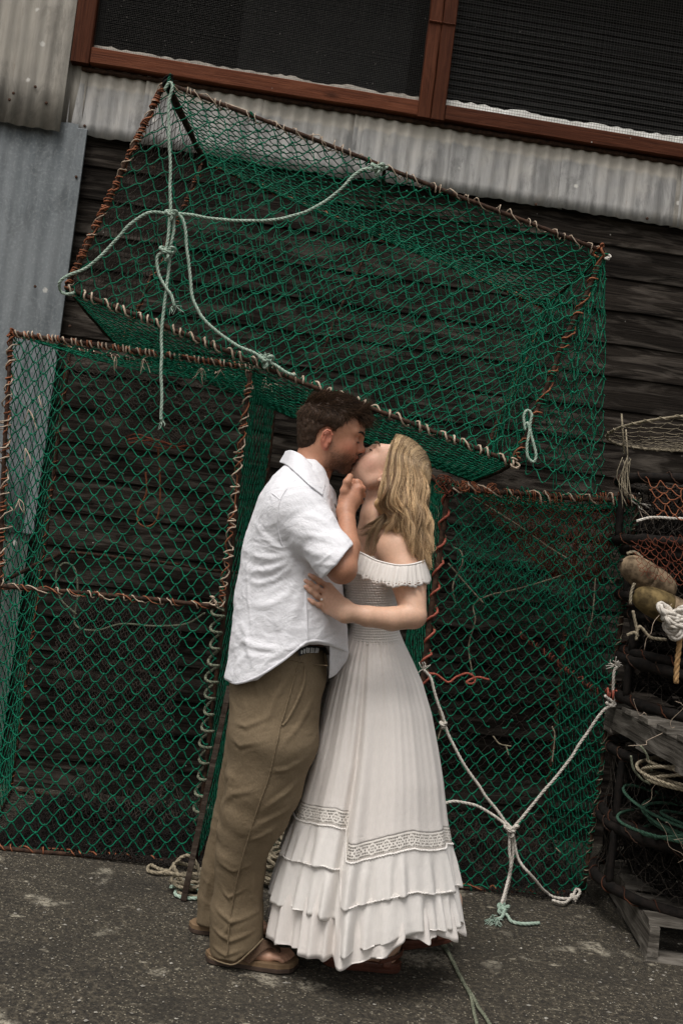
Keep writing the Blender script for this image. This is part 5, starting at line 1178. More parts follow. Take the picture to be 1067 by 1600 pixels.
# ---- shirt
def torso_f(P, RX, RY):
    """trunk: elliptical sections stacked along the image's up direction"""
    P = np.asarray(P); ups = P@Uv; o = np.argsort(ups); ups = ups[o]; cx = (P@Rv)[o]; cy = P[o, 1]; RX = np.asarray(RX)[o]; RY = np.asarray(RY)[o]
    def f(p):
        u = p@Uv; x = p@Rv; uc = np.clip(u, ups[0], ups[-1])
        c_, d_, rx, ry = (spl(uc, ups, q) for q in (cx, cy, RX, RY)); q = np.sqrt(((x-c_)/rx)**2+(np.abs((p[:, 1]-d_)/ry)**2.3))
        d = (q-1)*np.minimum(rx, ry)*.92; e = np.abs(u-uc); return np.where(e > 1e-6, np.maximum(d, e), d)
    return f
def spl(x, xs, ys):
    """smooth monotone-ish interpolation"""
    i = np.clip(np.searchsorted(xs, x)-1, 0, len(xs)-2); h = xs[i+1]-xs[i]; t = (x-xs[i])/h
    m = np.gradient(ys, xs); return (2*t**3-3*t**2+1)*ys[i]+(t**3-2*t**2+t)*h*m[i]+(-2*t**3+3*t**2)*ys[i+1]+(t**3-t**2)*h*m[i+1]
SH = Sculpt()
sec = [(478, 722, 26, .075), (470, 745, 40, .125), (462, 775, 58, .185), (460, 800, 65, .205), (455, 835, 71, .205), (453, 870, 76, .195), (453, 910, 81, .190), (453, 950, 86, .198), (453, 985, 89, .205), (452, 1020, 93, .212), (450, 1050, 97, .215), (448, 1080, 100, .215)]
SH.add(torso_f([PM(a, b) for a, b, _, _ in sec], [rpx(c_) for *_, c_, _ in sec], [d_ for *_, d_ in sec]), .01)
SH.cone(W(463, 772, 2.99), W(463, 796, 2.905), rpx(36), rpx(40, 2.9), .06)
SH.chain([W(463, 796, 2.905), W(490, 830, 2.86), W(518, 866, 2.82), W(530, 881, 2.80)], [rpx(41, 2.9), rpx(38, 2.86), rpx(36, 2.8), rpx(36, 2.8)], .035, kk=.02)
SH.cone(W(463, 780, 3.12), W(480, 812, 3.22), rpx(36), rpx(38), .05); SH.cone(W(480, 812, 3.22), W(518, 866, 3.30), rpx(38), rpx(34), .03)
# sleeve ends, neck opening, curved hem
def half(P0, nrm): P0 = np.asarray(P0); nrm = np.asarray(nrm)/np.linalg.norm(nrm); return lambda p: -((p-P0)@nrm)
hemA, hemB = W(503, 905, 2.80), W(552, 851, 2.80); ax_s = np.cross(hemB-hemA, np.array([0, 1.0, 0])); ax_s /= np.linalg.norm(ax_s)
if ax_s@(W(540, 890, 2.8)-W(500, 840, 2.8)) < 0: ax_s = -ax_s
ctr_s = W(528, 878, 2.80)
def sleeve_cut(p):
    r = np.linalg.norm(p-W(545, 893, 2.78), axis=1)-.135; return np.maximum(-((p-(hemA+hemB)/2)@ax_s), r)
SH.add(sleeve_cut, .004, -1)
arm_in = Sculpt(); 
def inner_arm(p):
    a = W(517, 865, 2.815); b_ = W(545, 900, 2.79); ba = b_-a; t = np.clip(((p-a)@ba)/(ba@ba), 0, 1); return np.linalg.norm(p-a-t[:, None]*ba, axis=1)-rpx(31.5, 2.8)
SH.add(inner_arm, .004, -1)
hx = np.array([338, 352, 370, 402, 440, 470, 482, 498, 515, 535, 548, 562]); hy = np.array([1046, 1062, 1070, 1060, 1036, 1012, 1005, 1004, 1008, 1016, 1024, 1036])
def hem_cut(p):
    d = p-CAM; t = FPX/(d@Fv); ix_ = 533.5+(d@Rv)*t; iy = 800-(d@Uv)*t; lim = np.interp(ix_, hx, hy)+(p[:, 1] > YM)*0; 
    far = sstep(p[:, 1], YM+.02, YM+.12); lim = lim*(1-far)+(np.interp(ix_, [340, 440, 560], [1062, 1046, 1060]))*far; return (lim-iy)*rpx(1)
SH.add(lambda p: hem_cut(p), .004, -1)
near = lambda px, py: (SH.ray(px, py, 2.5, 3.4) or YM-.15)
sv, sq = SH.mesh((-.52, 2.66, .82), (.20, 3.46, 1.72), .0030, 2)
nn_ = vnormals(sv, sq)
def CR(*pts): return [W(x, y, near(x, y)) for x, y in pts]
fold = [(CR((447, 868), (425, 872), (400, 868), (380, 858)), .010, .0050), (CR((450, 878), (425, 890), (395, 892), (378, 880)), .010, .0055), (CR((455, 886), (430, 905), (405, 912), (385, 905)), .009, .0042),
        (CR((448, 860), (428, 850), (410, 835), (400, 815)), .010, .0045), (CR((418, 778), (410, 800), (398, 830)), .008, .0030),
        (CR((470, 898), (450, 930), (420, 945), (390, 945)), .012, .0035), (CR((480, 915), (478, 950), (479, 985), (479, 1005)), .0038, .0036), (CR((476, 900), (460, 960), (448, 1000)), .014, .0040),
        (CR((366, 985), (380, 1000), (400, 1010), (430, 1014)), .010, .0055), (CR((364, 965), (385, 990), (388, 1015), (398, 1040)), .012, .0050), (CR((430, 960), (440, 990), (446, 1020)), .013, .0035),
        (CR((400, 1058), (420, 1030), (450, 1015), (475, 1005)), .010, .0030), (CR((388, 840), (386, 890), (388, 940), (396, 1000)), .006, .0026), (CR((470, 800), (500, 812), (524, 826)), .011, .0045),
        (CR((470, 835), (498, 838), (530, 842)), .011, .0045), (CR((462, 850), (490, 866), (520, 868)), .011, .0040), (CR((480, 775), (500, 795), (520, 812)), .009, .0040), (CR((500, 880), (515, 868), (545, 842)), .0042, .0030),
        (CR((452, 740), (475, 742), (500, 765)), .010, .0030), (CR((455, 868), (480, 890), (503, 903)), .009, -.0040), (CR((515, 960), (500, 990), (498, 1004)), .012, .0035), (CR((385, 1020), (372, 1040), (368, 1066)), .010, .0060)]
dsp = creases(sv, nn_, [(a_, w_*1.1, h_*.85) for a_, w_, h_ in fold])
wsc = sv@np.stack([Rv, np.array([0, 1.0, 0]), Uv], 1)
q1 = wsc*[7, 7, 15]; w1 = fbm(q1+fbm(q1*.5+3, 2)[:, None]*1.5, 4); rg = 1-np.abs(w1)*3.2; rg = np.clip(rg, -1, 1)
dsp = dsp+rg*.0015+fbm(wsc*[5, 5, 7]+11, 2)*.009+fbm(wsc*[14, 14, 26], 2)*.0016
ds_ = np.linalg.norm(sv-ctr_s, axis=1)
sv = sv+nn_*dsp[:, None]
M['linen'] = mat_linen('white_linen', (.765, .76, .79))
shirt = mesh_np('shirt', sv, sq, M['linen'], man)
def strip(pts, hw, nrm_off, mat, name, parent, th=.0016, stitches=False):
    """a narrow raised band of cloth following points that lie on a surface"""
    C = catmull(pts, .004); T, _, _ = frames(C); Sd = np.cross(T, np.array([0, -1.0, 0])); Sd /= np.linalg.norm(Sd, axis=1)[:, None]; o_ = np.array([0, -1.0, 0])
    mb = MB(); V = []; 
    for i in range(len(C)):
        w = hw if np.isscalar(hw) else np.interp(i/(len(C)-1), np.linspace(0, 1, len(hw)), hw)
        for a, b_ in ((-1, -.3), (-.7, 1), (.7, 1), (1, -.3)): V.append(C[i]+Sd[i]*a*w+o_*(nrm_off+b_*th))
    n = len(C); mb.add(V, [(i*4+j, i*4+j+1, (i+1)*4+j+1, (i+1)*4+j) for i in range(n-1) for j in range(3)]); return mb.build(name, mat, parent)
# collar: standing band with folded leaf, near side and far side
def cloth_patch(G_, name, mat, parent, th=.0022, n=14, noise_amp=.0012):
    """smooth sheet through a grid of control points, with thickness"""
    G_ = np.asarray(G_, float); nu, nv = G_.shape[:2]
    rows_ = [catmull(r, 1e9) if False else r for r in G_]
    tu = np.linspace(0, nu-1, n*(nu-1)+1); tv = np.linspace(0, nv-1, n*(nv-1)+1); A1 = np.stack([spl_v(tu, G_[:, j]) for j in range(nv)], 1); P = np.stack([spl_v(tv, A1[i]) for i in range(len(tu))], 0)
    du = np.gradient(P, axis=0); dv = np.gradient(P, axis=1); N = np.cross(du, dv); N /= np.linalg.norm(N, axis=2)[..., None]+1e-12
    P = P+N*(fbm(P.reshape(-1, 3)*45, 2).reshape(P.shape[:2])*noise_amp)[..., None]; a, b_ = P.shape[:2]
    V = np.concatenate([(P+N*th/2).reshape(-1, 3), (P-N*th/2).reshape(-1, 3)]); idx = np.arange(a*b_).reshape(a, b_); o = a*b_
    F = [(idx[i, j], idx[i+1, j], idx[i+1, j+1], idx[i, j+1]) for i in range(a-1) for j in range(b_-1)]; F += [tuple(o+x for x in f[::-1]) for f in F]
    ring = list(idx[:, 0])+list(idx[-1, 1:])+list(idx[-2::-1, -1])+list(idx[0, -2:0:-1])
    F += [(ring[(i+1) % len(ring)], ring[i], o+ring[i], o+ring[(i+1) % len(ring)]) for i in range(len(ring))]
    return mesh_np(name, V, F, mat, parent)
def spl_v(t, P):
    P = np.asarray(P, float); Q_ = np.vstack([2*P[0]-P[1], P, 2*P[-1]-P[-2]]) if len(P) > 2 else np.vstack([2*P[0]-P[1], P, 2*P[1]-P[0]])
    i = np.clip(t.astype(int), 0, len(P)-2); f = (t-i)[:, None]; a, b_, c_, d_ = Q_[i], Q_[i+1], Q_[i+2], Q_[i+3]
    return .5*(2*b_+(c_-a)*f+(2*a-5*b_+4*c_-d_)*f**2+(-a+3*b_-3*c_+d_)*f**3)
def cn(x, y):
    q = nearS2(x, y); return W(x, y, min(q if q else 3.0, 3.02)-.009)
nearS2 = surf_y(sv, sq)
collar = cloth_patch([[W(447, 705, 3.05), W(437, 722, 3.05)], [W(457, 704, 2.975), cn(448, 727)], [W(474, 713, 2.955), cn(464, 740)], [W(493, 733, 2.955), cn(484, 758)], [W(510, 751, 2.975), cn(504, 774)]], 'collar', M['linen'], man)
cloth_patch([[W(511, 752, 2.985), W(507, 776, 2.965)], [W(518, 760, 3.03), W(520, 786, 3.01)], [W(525, 772, 3.08), W(527, 793, 3.07)]], 'collar', M['linen'], man)
cloth_patch([[W(447, 705, 3.05), W(437, 722, 3.05)], [W(458, 706, 3.135), W(449, 727, 3.17)], [W(480, 722, 3.155), W(470, 745, 3.19)], [W(500, 745, 3.12), W(500, 775, 3.14)], [W(522, 765, 3.08), W(524, 788, 3.08)]], 'collar', M['linen'], man)
# seams and hem tape
nearS = surf_y(sv, sq); nearF = lambda x, y: (nearS(x, y) or near(x, y))
hem_pts = [W(x, y-2.5, nearF(x, y-4)) for x, y in zip(hx[1:-1], hy[1:-1]) if x < 540]
strip(hem_pts, .0038, .0008, M['linen'], 'hem', man)
strip([W(x, y, nearF(x, y)) for x, y in ((478, 903), (478, 930), (479, 960), (480, 985), (482, 1000))], .0026, .0006, M['linen'], 'side_seam', man)
strip([W(x, y, nearF(x, y)) for x, y in ((462, 750), (447, 765), (437, 785), (434, 806), (435, 830), (441, 852))], .0022, .0006, M['linen'], 'armhole_seam', man)
strip([W(x, y, nearF(x, y)) for x, y in ((411, 766), (424, 770), (438, 781))], .0020, .0006, M['linen'], 'yoke_seam', man)
# front tail of the shirt, hanging free
cloth_patch([[W(515, 1006, 2.90), W(515, 1035, 2.93), W(514, 1060, 2.97)], [W(530, 1009, 2.94), W(529, 1032, 2.97), W(523, 1055, 2.99)], [W(545, 1018, 3.0), W(541, 1032, 3.01), W(532, 1045, 3.03)]], 'shirt_tail', M['linen'], man)

# ---- trousers
TR = Sculpt()
TR.chain([PM(440, 1000, -.025), PM(434, 1050, -.030), PM(427, 1150, -.055), PM(413, 1225, -.040), PM(399, 1268, -.03), PM(387, 1296, -.02), PM(379, 1326, -.01), PM(376, 1358, .01), PM(370, 1420, .03), PM(368, 1500, .035)], [rpx(68), rpx(72), rpx(67), rpx(58), rpx(52), rpx(45), rpx(39), rpx(38), rpx(40), rpx(40)], .04, kk=.014)
TR.chain([PM(440, 1000, .04), PM(436, 1050, .05), PM(412, 1150, .10), PM(385, 1230, .15), PM(366, 1290, .18), PM(350, 1350, .21), PM(341, 1400, .235), PM(338, 1475, .25)], [rpx(68), rpx(73), rpx(58), rpx(46), rpx(38), rpx(34), rpx(33), rpx(33)], .03, kk=.006)
def tr_cut(p):
    d = p-CAM; t = FPX/(d@Fv); x = 533.5+(d@Rv)*t; y = 800-(d@Uv)*t
    nearleg = np.interp(x, [325, 340, 367, 390, 416], [1492, 1500, 1503, 1485, 1462]); farleg = np.interp(x, [300, 325, 380], [1440, 1450, 1448]); lim = np.where(p[:, 1] < YM+.14, nearleg, farleg)
    top_ = (y-1014-(x-480)*.10+(p[:, 1]-2.9)*30)*1.0
    return -np.maximum(y-lim, -top_)*rpx(1)
TR.add(tr_cut, .004, -1)
def leg_in(a, b_, r):
    a, b_ = np.asarray(a), np.asarray(b_)
    def f(p): ba = b_-a; t = np.clip(((p-a)@ba)/(ba@ba), 0, 1); return np.linalg.norm(p-a-t[:, None]*ba, axis=1)-r
    return f
TR.add(leg_in(PM(369, 1470, .035), PM(366, 1530, .035), rpx(37)), .004, -1); TR.add(leg_in(PM(340, 1430, .245), PM(338, 1490, .25), rpx(30)), .004, -1)
tnear = lambda px, py: (TR.ray(px, py, 2.5, 3.5) or YM-.15)
tv, tq = TR.mesh((-.52, 2.68, .0), (.08, 3.45, .98), .0034, 2); tnn = vnormals(tv, tq)
def CT(*pts): return [W(x, y, tnear(x, y)) for x, y in pts]
fold = [(CT((357, 1130), (385, 1135), (420, 1120)), .012, .0050), (CT((352, 1150), (375, 1165), (405, 1160)), .012, .0045), (CT((350, 1190), (362, 1215), (356, 1250), (350, 1290)), .014, .0055), (CT((345, 1262), (365, 1240), (395, 1235)), .012, .0050),
        (CT((455, 1050), (430, 1090), (415, 1130)), .014, .0045), (CT((495, 1080), (470, 1130), (440, 1165)), .013, .0045), (CT((480, 1180), (450, 1200), (425, 1205)), .013, .0050), (CT((470, 1215), (445, 1240), (415, 1262)), .013, .0060), (CT((452, 1262), (430, 1275), (400, 1290)), .013, .0060),
        (CT((434, 1290), (412, 1305), (388, 1312)), .012, .0050), (CT((345, 1345), (365, 1360), (392, 1350)), .010, .0040), (CT((350, 1392), (358, 1402), (380, 1390)), .009, .0050), (CT((340, 1420), (362, 1440), (398, 1425)), .011, .0060), (CT((336, 1450), (360, 1470), (392, 1455)), .011, .0060), (CT((334, 1480), (352, 1492), (376, 1484)), .009, .0050),
        (CT((335, 1500), (350, 1460), (366, 1430)), .010, .0040), (CT((408, 1440), (396, 1400), (398, 1360)), .012, .0045), (CT((320, 1330), (325, 1380), (318, 1430)), .012, .0050), (CT((326, 1260), (340, 1300), (335, 1350)), .012, .0045), (CT((410, 1020), (400, 1060), (405, 1090)), .014, .0035)]
wt = tv@np.stack([Rv, np.array([0, 1.0, 0]), Uv], 1); q1 = wt*[9, 9, 11]; w1 = fbm(q1+fbm(q1*.6+3, 2)[:, None]*1.2, 4); rg = np.clip(1-np.abs(w1)*3, -1, 1)
fold = [(a_, w_*.78, h_*.85) for a_, w_, h_ in fold]+[(CT((479, 1040), (476, 1070), (464, 1100), (450, 1128)), .0050, .0050)]
tv = tv+tnn*(creases(tv, tnn, fold)+rg*.0010+fbm(wt*[5, 5, 6]+5, 2)*.009)[:, None]
def mat_twill():
    m, nt, b = new_mat('khaki_twill'); t = NT(nt); v = t.coord('Object'); n1 = t.noise(v, 5, 4, .6); n2 = t.noise(t.coord('Object', (1, 1, .3)), 420, 3, .6)
    c_ = t.mix(t.ramp(n1, [(.3, 0.0), (.7, 1.0)]), (.165, .122, .075), (.200, .152, .097)); c_ = t.mix(1.0, c_, t.ramp(n2, [(.3, .80), (.7, 1.15)]), 'MULTIPLY'); t.l(c_, b.inputs['Base Color'])
    b.inputs['Roughness'].default_value = .9; b.inputs['Specular IOR Level'].default_value = .15; w1 = t.noise(v, 20, 5, .62, 1.4); r = t.math('ABSOLUTE', t.math('SUBTRACT', w1, .5))
    t.bump(b, t.math('ADD', t.math('MULTIPLY', r, -.13), t.math('MULTIPLY', n2, .03)), .9, .02); return m
M['khaki'] = mat_twill()
trs = mesh_np('trousers', tv, tq, M['khaki'], man)
tS = surf_y(tv, tq); tF = lambda x, y: (tS(x, y) or tnear(x, y))
def seam(pts, name, wv=.0012, hw=.0022, off=.0016):
    P = catmull([W(x, y, tF(x, y)) for x, y in pts], .004); P = np.array(P); s = np.arange(len(P)); P[:, 1] -= .0012*np.abs(np.sin(s*.9)); return strip(P[::2], hw, off, M['khaki'], name, trs if False else man, .0015)
seam([(470, 1028), (460, 1060), (446, 1110), (438, 1135), (432, 1165), (420, 1215), (404, 1260), (388, 1310), (374, 1360), (364, 1410), (358, 1450), (356, 1490)], 'outer_seam')
seam([(477, 1040), (474, 1070), (462, 1100), (448, 1126), (440, 1134)], 'pocket_edge', hw=.0036, off=.002)
seam([(512, 1040), (490, 1038), (470, 1034), (450, 1030)], 'waistband', hw=.0018)
seam([(506, 1020), (508, 1030), (510, 1042)], 'belt_loop', hw=.006, off=.003)
seam([(326, 1494), (345, 1503), (367, 1506), (390, 1488), (412, 1466)], 'cuff_hem', hw=.0022)
# patterned belt showing under the hem
bp = [W(x, y, tF(x, 1034)-.002) for x, y in ((466, 1020), (480, 1015), (495, 1015), (508, 1017), (514, 1020))]
strip(bp, .0105, .002, simple_mat('black_belt', (.008, .008, .008), (.015, .015, .015), 30, .5), 'belt', man, .003)
for i, x in enumerate((472, 476, 480, 483, 487, 490, 494, 497)):
    hh = (5.5, 7, 8, 7.5, 8, 7.5, 8, 7)[i]; yb_ = np.interp(x, [466, 480, 495, 508], [1020, 1015, 1015, 1017]); strip([W(x, yb_-hh/2+1, tF(x, 1034)-.0078), W(x-.8, yb_+hh/2+1, tF(x, 1034)-.0078)], .0026, .001, simple_mat('belt_white', (.6, .6, .6), (.7, .7, .7)), 'belt_print', man, .0008)
# sandals
def sandal(parent, heel, L, d, side, soles, name='sandal', lift=0.0, wd=.094):
    d = np.asarray(d, float); d /= np.linalg.norm(d); n = np.array([-d[1], d[0], 0.0])*side; h = np.array([heel[0], heel[1], 0]); root = None; ts = np.linspace(0, 1, 25)
    prof = np.interp(ts, [0, .03, .1, .25, .45, .65, .8, .92, .98, 1], [.0, .45, .72, .76, .70, .88, 1.0, .86, .50, .0])*wd/2; cen = np.interp(ts, [0, .45, .75, 1], [0, -.003, .003, .010]); cl = cen+.0
    up = np.interp(ts, [0, .6, 1], [lift, lift*.15, .004 if not lift else 0]); up = np.maximum(up, 0) if not lift else lift*np.clip(1-ts/.72, 0, 1)**1.3
    for (z0, z1, gx, mat) in soles:
        o_l = [h+d*L*t+n*(c_+w*gx)+np.array([0, 0, 0]) for t, w, c_ in zip(ts, prof, cl)]; o_r = [h+d*L*t+n*(c_-w*gx) for t, w, c_ in zip(ts, prof, cl)]; ring = o_l+o_r[-2:0:-1]; uz = list(up)+list(up[-2:0:-1]); m_ = len(ring)
        mb = MB(); bev = .0025; V = [r+np.array([0, 0, z0+u]) for r, u in zip(ring, uz)]+[r+np.array([0, 0, z1-bev+u]) for r, u in zip(ring, uz)]
        cc = sum(ring)/m_; V += [cc+(r-cc)*.97+np.array([0, 0, z1+u]) for r, u in zip(ring, uz)]
        F = [(i, (i+1) % m_, m_+(i+1) % m_, m_+i) for i in range(m_)]+[(m_+i, m_+(i+1) % m_, 2*m_+(i+1) % m_, 2*m_+i) for i in range(m_)]; tl = len(ts)
        for off in (2*m_, 0):
            for i in range(tl-1):
                a, b_ = i, i+1; c2 = (m_-b_) % m_ if b_ < tl-1 else tl-1; d2 = (m_-a) % m_; f = [off+a, off+b_]+([off+c2] if c2 != b_ else [])+([off+d2] if d2 != a else []); F.append(tuple(f) if off else tuple(f[::-1]))
        # wait for valid polygons only
        F = [f for f in F if len(set(f)) >= 3]; o = mb.add(V, F); o = mb.build(name if root is None else 'midsole', mat, parent if root is None else root, smooth=False)
        if root is None: root = o
    return root, h, d, n
M['tan_sole'] = simple_mat('tan_leather_sole', (.13, .082, .045), (.19, .125, .072), 30, .7); M['dk_sole'] = simple_mat('dark_rubber_sole', (.035, .024, .018), (.06, .04, .03), 30, .8); M['strap'] = simple_mat('brown_webbing_strap', (.085, .050, .032), (.125, .078, .050), 220, .85, .6)
def flipflop(heel, d, side, L=.285):
    r, h, d, n = sandal(man, heel-np.asarray(d)*.02, L, d, side, [(.004, .016, 1.0, M['dk_sole']), (.016, .031, .985, M['tan_sole'])], wd=.108)
    def q(a, b_, c_): return h+d*a*L+n*b_+np.array([0, 0, c_])
    for sg in (-1, 1):
        G_ = []
        for t in np.linspace(0, 1, 6):
            a = .80-.40*t; b_ = .004+sg*(.048*math.sin(t*math.pi/2)); z_ = .044+.030*math.sin(min(t*1.25, 1)*math.pi)*1.0+.008*t if t < .99 else .028; hw = .008+.022*t
            G_.append([q(a-hw/L*.9, b_-.003*sg, z_+.012), q(a+hw/L*.9, b_+.004*sg, z_-.006)])
        cloth_patch(G_, 'strap', M['strap'], r, .004, 8, .0002)
    mb = MB(); tube(mb, [q(.82, .006, .028), q(.81, .005, .045), q(.79, .004, .052)], .003, 6); mb.build('toe_post', M['strap'], r)
flipflop(hn, dn, 1); flipflop(hf, df, -1)
# =============== the woman
YW = 3.14
def PW(px, py, dy=0.0): return W(px, py, YW+dy)
a_ = R_(53); A_w = axes2d(-math.cos(a_), math.sin(a_))
YWH = 3.085
H_w = Head(W(598.6, 744.7, YWH), A_w, 1.0, head_ops)
Bw = Sculpt(); H_w.build(Bw, False)
def rw(r, Y=3.1): return r*Y/FPX
Bw.cone(H_w.w(-.030, 0, -.015), W(595, 806, 3.10), rw(22), rw(23), .020); Bw.cone(W(589, 756, 3.085), W(592, 808, 3.10), rw(17), rw(21), .010)
Bw.cone(W(590, 808, 3.11), W(594, 850, 3.13), rw(26), rw(36), .04, ys=1.6); Bw.cone(W(594, 850, 3.13), W(582, 925, 3.13), rw(38), rw(37), .04, ys=1.35)
Bw.cone(W(582, 925, 3.13), W(585, 985, 3.13), rw(34), rw(28), .03, ys=1.2); Bw.cone(W(585, 985, 3.13), W(596, 1070, 3.13), rw(28), rw(46), .03, ys=1.1)
for sg in (-1, 1): Bw.ell(W(561, 888, 3.13+sg*.062), None, (.048, .050, .052), .03)
shw, elw, wrw = W(620, 858, 2.985), W(646, 962, 2.885), W(545, 957, 2.835)
Bw.cone(W(596, 822, 3.07), shw, rw(20), rw(29), .03); Bw.chain([shw, W(639, 912, 2.93), elw], [rw(31), rw(26.5, 2.93), rw(20.5, 2.88)], .02, kk=.008)
Bw.chain([elw, W(612, 967, 2.865), W(575, 963, 2.845), wrw], [rw(20, 2.88), rw(18.5, 2.86), rw(16, 2.85), rw(13.5, 2.84)], .006, kk=.008)
Bw.cone(W(596, 822, 3.16), W(615, 860, 3.27), rw(22), rw(30), .03); Bw.chain([W(615, 860, 3.27), W(595, 930, 3.33), W(530, 925, 3.28)], [rw(30), rw(22), rw(14)], .02)
Bw.ell(W(512, 922, 3.27), None, (.045, .016, .032), .02)
# her hand on his side
def on_shirt(px, py, off): return W(px, py, near(px, py)-off)
k_i, k_m, k_r, k_p = on_shirt(514, 917, .016), on_shirt(511, 928, .018), on_shirt(509, 940, .017), on_shirt(509, 952, .014)
pc = (k_i+k_m+k_r+k_p)/4; wr2 = wrw*.8+pc*.2
Bw.chain([wrw, wr2], [rw(14.5, 2.84), rw(16, 2.84)], .01)
for kn, rr in ((k_i, .0125), (k_m, .0130), (k_r, .0125), (k_p, .0115)): Bw.cone(wrw+(kn-pc)*.45+np.array([-.012, -.002, 0]), kn, .016, rr, .014)
def fing(kn, mid, tip, r0, r1):
    m1, m2, m3 = on_shirt(*mid[0], r0+.004), on_shirt(*mid[1], r0+.0005), on_shirt(*tip, r1)
    finger(Bw, [kn, m1, m2, m3], r0, r1, .003)
fing(k_i, ((499, 908), (490, 902)), (483.5, 898.5), .0086, .0064); fing(k_m, ((495, 919), (485, 912)), (477.5, 907.5), .0088, .0066)
fing(k_r, ((495, 931), (485, 923)), (477.5, 917), .0084, .0064); fing(k_p, ((498, 945.5), (489, 941)), (482.5, 936.5), .0078, .0058)
# hips and legs under the skirt, feet
for K, R in (([W(592, 1060, 3.09), W(590, 1200, 3.12), W(592, 1330, 3.15), W(608, 1470, 3.18)], (38, 34, 24, 17)), ([W(596, 1060, 3.20), W(600, 1200, 3.24), W(625, 1330, 3.30), W(672, 1445, 3.36)], (38, 34, 24, 17))): Bw.chain(K, [rw(r) for r in R], .03, kk=.02)
gw = G(628, 1522); hw1 = np.array([W(627, 1505, 3.18)[0]-.012, 3.18, 0]); dw1 = np.array([-1, -.05, 0]); foot(Bw, hw1-np.array([.02, 0, 0]), .215, dw1, -1)
Bw.cone(W(608, 1460, 3.18), hw1+np.array([-.05, 0, .11]), rw(18), .030, .03)
gw2 = G(640, 1490); toe2 = np.array([gw2[0]+.02, 3.26, 0])
vw, qw = Bw.mesh((-.14, 2.68, -.005), (.52, 3.47, 1.62), .0028, 2)
lw = H_w.loc(vw); c = np.empty((len(vw), 3)); c[:] = (.60, .37, .255); nz = fbm(vw*14, 3)
c = blend(c, np.clip(.4+.8*nz, 0, 1)*.35, (.64, .40, .29)); hdm = np.linalg.norm(lw-[.02, 0, .02], axis=1) < .15
c = blend(c, hdm*.5, (.66, .405, .30)); chk = np.exp(-(((lw[:, 0]-.060)/.03)**2+((lw[:, 2]+.012)/.026)**2))*hdm; c = blend(c, chk*.45, (.66, .33, .25))
lip = np.exp(-(((lw[:, 2]+.030)/.0085)**2))*(lw[:, 0] > .079)*(np.abs(lw[:, 1]) < .019)*hdm; c = blend(c, np.clip(lip*1.2, 0, 1)*.75, (.55, .20, .17))
lid = np.exp(-(((lw[:, 2]-.022)/.009)**2+((np.abs(lw[:, 1])-.031)/.014)**4))*(lw[:, 0] > .066)*hdm; c = blend(c, lid*.35, (.42, .24, .18))
lidl = np.exp(-(((lw[:, 2]-.0185)/.0018)**2+((np.abs(lw[:, 1])-.031)/.013)**4))*(lw[:, 0] > .07); c = blend(c, lidl*.9, (.03, .02, .016))
browm = np.exp(-(((lw[:, 2]-.046)/.0030)**2+((np.abs(lw[:, 1])-.028)/.018)**4))*(lw[:, 0] > .055)*hdm; c = blend(c, browm*.75, (.17, .10, .06))
hnd = np.exp(-(np.linalg.norm(vw-pc, axis=1)/.09)**4); c = blend(c, hnd*.35, (.56, .30, .21)); elb = np.exp(-(np.linalg.norm(vw-W(660, 984, 2.88), axis=1)/.03)**2); c = blend(c, elb*.5, (.60, .28, .20))
for tp_ in ((477.5, 907.5), (477.5, 917), (482.5, 936.5), (483.5, 898.5)): nm = np.exp(-(np.linalg.norm(vw-(on_shirt(*tp_, .009)+np.array([.004, 0, 0])), axis=1)/.0055)**4); c = blend(c, nm*.6, (.66, .34, .27))
woman = thing('person', 'long-haired blonde woman in a white off-shoulder dress, head tilted back, kissing the man', 'person', tuple(hw1))
M['skin_w'] = mat_tinted('fair_skin', .48, 120, .45, .08, sss=.14, bd=.001, spec=.4)
mesh_np('body', vw, qw, M['skin_w'], woman, col=np.clip(c, .01, 1))
lash_line(H_w, Bw, woman, M['lash'], r=.00055, L_=.0065, n=16, z0=.0185); brow_hair(H_w, Bw, woman, mat_tinted('brow_hair', .6, 300, .1, .1) if False else M['hair_brow'] if 'hair_brow' in M else simple_mat('brow_hair', (.11, .065, .038), (.17, .10, .06)), n=150, z0=.0425, arch=.006, thick=.0028, r=.0007)
# ring
rc = on_shirt(502.5, 936.5, .013); rd = on_shirt(485, 923, .009)-k_r; rd /= np.linalg.norm(rd); n1 = np.cross(rd, [0, 1.0, 0]); n1 /= np.linalg.norm(n1); n2 = np.cross(rd, n1)
mb = MB(); tube(mb, [rc+.0093*(math.cos(a)*n1+math.sin(a)*n2) for a in np.linspace(0, 2*math.pi, 25)], .0011, 6, False); m, nt, b = new_mat('gold'); b.inputs['Base Color'].default_value = (.85, .66, .38, 1); b.inputs['Metallic'].default_value = 1; b.inputs['Roughness'].default_value = .2
ring = mb.build('ring', m, woman); mb = MB(); cc = rc+np.array([0, -.0105, 0]); mb.add([cc+np.array(v)*.0038 for v in ((1, 0, 0), (.7, 0, .7), (0, 0, 1), (-.7, 0, .7), (-1, 0, 0), (-.7, 0, -.7), (0, 0, -1), (.7, 0, -.7), (.5, -.6, .3), (-.5, -.6, .3), (-.4, -.6, -.4), (.4, -.6, -.4), (0, .9, 0))],
    [(0, 1, 8), (1, 2, 8), (2, 9, 8), (2, 3, 9), (3, 4, 9), (4, 5, 10), (4, 10, 9), (5, 6, 10), (6, 7, 11), (6, 11, 10), (7, 0, 11), (0, 8, 11), (8, 9, 10, 11)]+[((i+1) % 8, i, 12) for i in range(8)])
m, nt, b = new_mat('diamond'); b.inputs['Base Color'].default_value = (.9, .9, .92, 1); b.inputs['Roughness'].default_value = .05; b.inputs['Specular IOR Level'].default_value = 1.0; mb.build('stone', m, ring, smooth=False)

